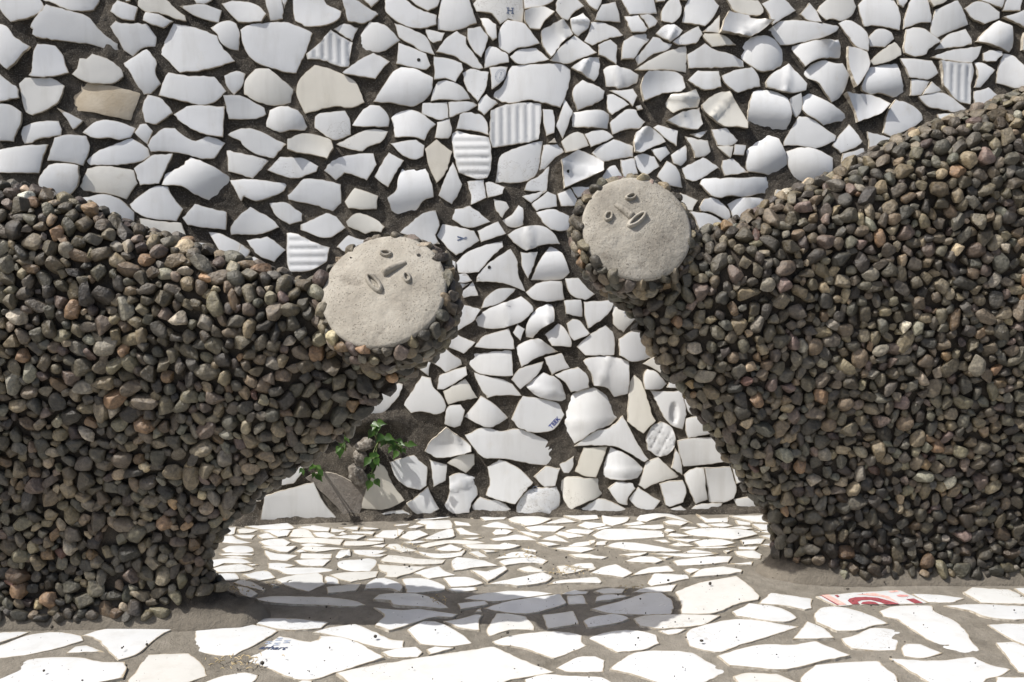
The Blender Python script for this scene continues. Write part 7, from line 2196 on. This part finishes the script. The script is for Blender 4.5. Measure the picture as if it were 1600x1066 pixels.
def weed(label, base, shoots, seed):
    rr = random.Random(seed); bu = Vector((base[0], float(wall_y(*base))-.012, base[1])); root = link('weed', None); root.location = bu
    tag(root, label, 'plant', group='weeds growing from the wall crack')
    for (u, v, out, leaves) in shoots:
        tip = Vector((u, float(wall_y(u, v))-out, v)); mid_ = (bu+tip)/2+Vector((rr.uniform(-.008, .008), -out*.4, .006))
        pts = [Vector((0, 0, 0)), (mid_-bu)*.6, mid_-bu, (tip-bu)*.8+Vector((0, -.004, .002)), tip-bu]
        V, Fq = tube(pts, .0022, .0011); link('stem', mesh('stem', V, Fq), root, [M['stem']])
        for (lu, lv) in leaves:
            p = Vector((lu, float(wall_y(lu, lv))-out-rr.uniform(-.008, .022), lv)); o = link('leaf', rr.choice(LEAVES), root)
            dirn = (Vector((lu-u, 0, lv-v))+Vector((rr.uniform(-.012, .012), -.008, -.012))).normalized()
            nrm = Vector((rr.uniform(-.45, .45), -.75, rr.uniform(.2, .9))).normalized(); x = dirn.cross(nrm).normalized(); nrm = x.cross(dirn)
            Mx = Matrix((x, dirn, nrm)).transposed().to_4x4(); Mx.translation = p-bu-dirn*.012; o.matrix_basis = Mx
            V, Fq = tube([tip-bu, (p-bu-dirn*.012)*.6+(tip-bu)*.4+Vector((0, -.003, .002)), p-bu-dirn*.012], .0009, .0006, 4); link('leaf_stalk', mesh('leaf_stalk', V, Fq), root, [M['stem']])
    return root
def WPX(x, y):                                               # sight line through a point of the photograph onto the wall
    d = np.array([(x-800)/1556, cp-(y-533)/1556*sp_, -sp_-(y-533)/1556*cp]); t = 2.5
    for _ in range(25): t = float(wall_y(np.float64(d[0]*t), np.float64(.83+d[2]*t)))/d[1]
    return d[0]*t, .83+d[2]*t
def pts(L): return [WPX(x, y) for x, y in L]
weed('low weed with few heart-shaped leaves, nearest the left pebble figure', WPX(488, 708), [(*WPX(488, 716), .06, pts([(478, 725), (486, 712), (489, 703), (483, 730), (491, 698)])), (*WPX(500, 724), .06, pts([(497, 718), (508, 734), (498, 732), (505, 724), (512, 727)]))], 1)
weed('upright weed with a tight tuft of leaves, in the middle of the wall crack', WPX(541, 702), [(*WPX(539, 676), .045, pts([(537, 668), (531, 675), (546, 676), (538, 684), (545, 668)])), (*WPX(540, 692), .04, pts([(533, 695), (541, 692), (536, 700)]))], 2)
rw = weed('largest weed with spreading leafy shoots over a gnarled grey root', WPX(592, 690),
    [(*WPX(590, 664), .035, pts([(590, 658), (593, 664), (583, 672), (598, 657), (586, 665)])), (*WPX(606, 678), .045, pts([(598, 676), (613, 675), (602, 685), (616, 683)])),
     (*WPX(630, 690), .05, pts([(620, 694), (633, 684), (637, 698), (622, 702), (648, 686), (628, 692), (616, 690), (640, 690), (612, 698), (627, 680)])),
     (*WPX(588, 708), .06, pts([(579, 711), (595, 711), (588, 719), (590, 702), (585, 706)])), (*WPX(586, 728), .06, pts([(582, 735), (582, 747), (595, 745), (589, 738)]))], 3)
def lump(name, c, s, seed, root, rot=0):
    v = ICO_V*np.array(s); P = ICO_V*1.0
    v = v*(1+.45*vnoise(P, 2.0, seed, 3)+.30*np.abs(vnoise(P, 4.5, seed+1, 3)))[:, None]; c_, s_ = math.cos(rot), math.sin(rot)
    v = np.column_stack([v[:, 0]*c_-v[:, 2]*s_, v[:, 1], v[:, 0]*s_+v[:, 2]*c_]); P0 = np.array([c[0], float(wall_y(*c))-.012, c[1]])
    link(name, fast_mesh(name, v+P0-np.array(root.location), ICO_F), root, [M['bark']])
lump('gnarled_root', WPX(560, 742), (0.0204, 0.0204, 0.0340), 5, rw, .55); lump('gnarled_root', WPX(572, 693), (0.0255, 0.0187, 0.0145), 6, rw, .2); lump('gnarled_root', WPX(564, 716), (0.0161, 0.0170, 0.0221), 8, rw, .3)

# ------------------------------------------------------------------ litter on the floor
rl_ = np.random.RandomState(8); V = []; Fq = []; k = 0; sv, sf = ico(1)
for _ in range(260):
    x, y = rl_.uniform(-1.1, 1.2), rl_.uniform(1.45, 2.42); r = rl_.choice([.0012, .0018, .003], p=[.6, .3, .1]); V.append(sv*r*rl_.uniform(.6, 1.5, 3)+np.array([x, y, .0085])); Fq.append(sf+k); k += len(sv)
tag(link('floor_grit', fast_mesh('floor_grit', np.concatenate(V), np.concatenate(Fq)), None, [M['crumb']]), 'scattered dark crumbs of soil and grit on the white floor shards', 'grit', 'stuff')
V = []; Fq = []; k = 0
for cx, cy, n, sp in ((.115, 2.075, 24, .02), (.02, 2.18, 14, .03), (-.49, 1.66, 34, .03), (-.24, 2.23, 12, .02), (-.15, 1.92, 12, .015), (-.55, 1.98, 20, .03), (.24, 1.99, 10, .02)):
    for _ in range(n):
        a = Vector((cx+rl_.normal(0, sp), cy+rl_.normal(0, sp*.6), .009+rl_.uniform(0, .005))); t = rl_.uniform(0, 6.28); L = rl_.uniform(.004, .016)
        v, f = tube([a, a+Vector((math.cos(t)*L*.5, math.sin(t)*L*.5, .002)), a+Vector((math.cos(t)*L, math.sin(t)*L, 0))], .0011, .0006, 4)
        V += [tuple(p) for p in v]; Fq += [tuple(i+k for i in g) for g in f]; k += len(v)
tag(link('dry_litter', mesh('dry_litter', V, Fq), None, [M['straw']]), 'small drifts of dry straw and leaf bits between the floor shards', 'litter', 'stuff')
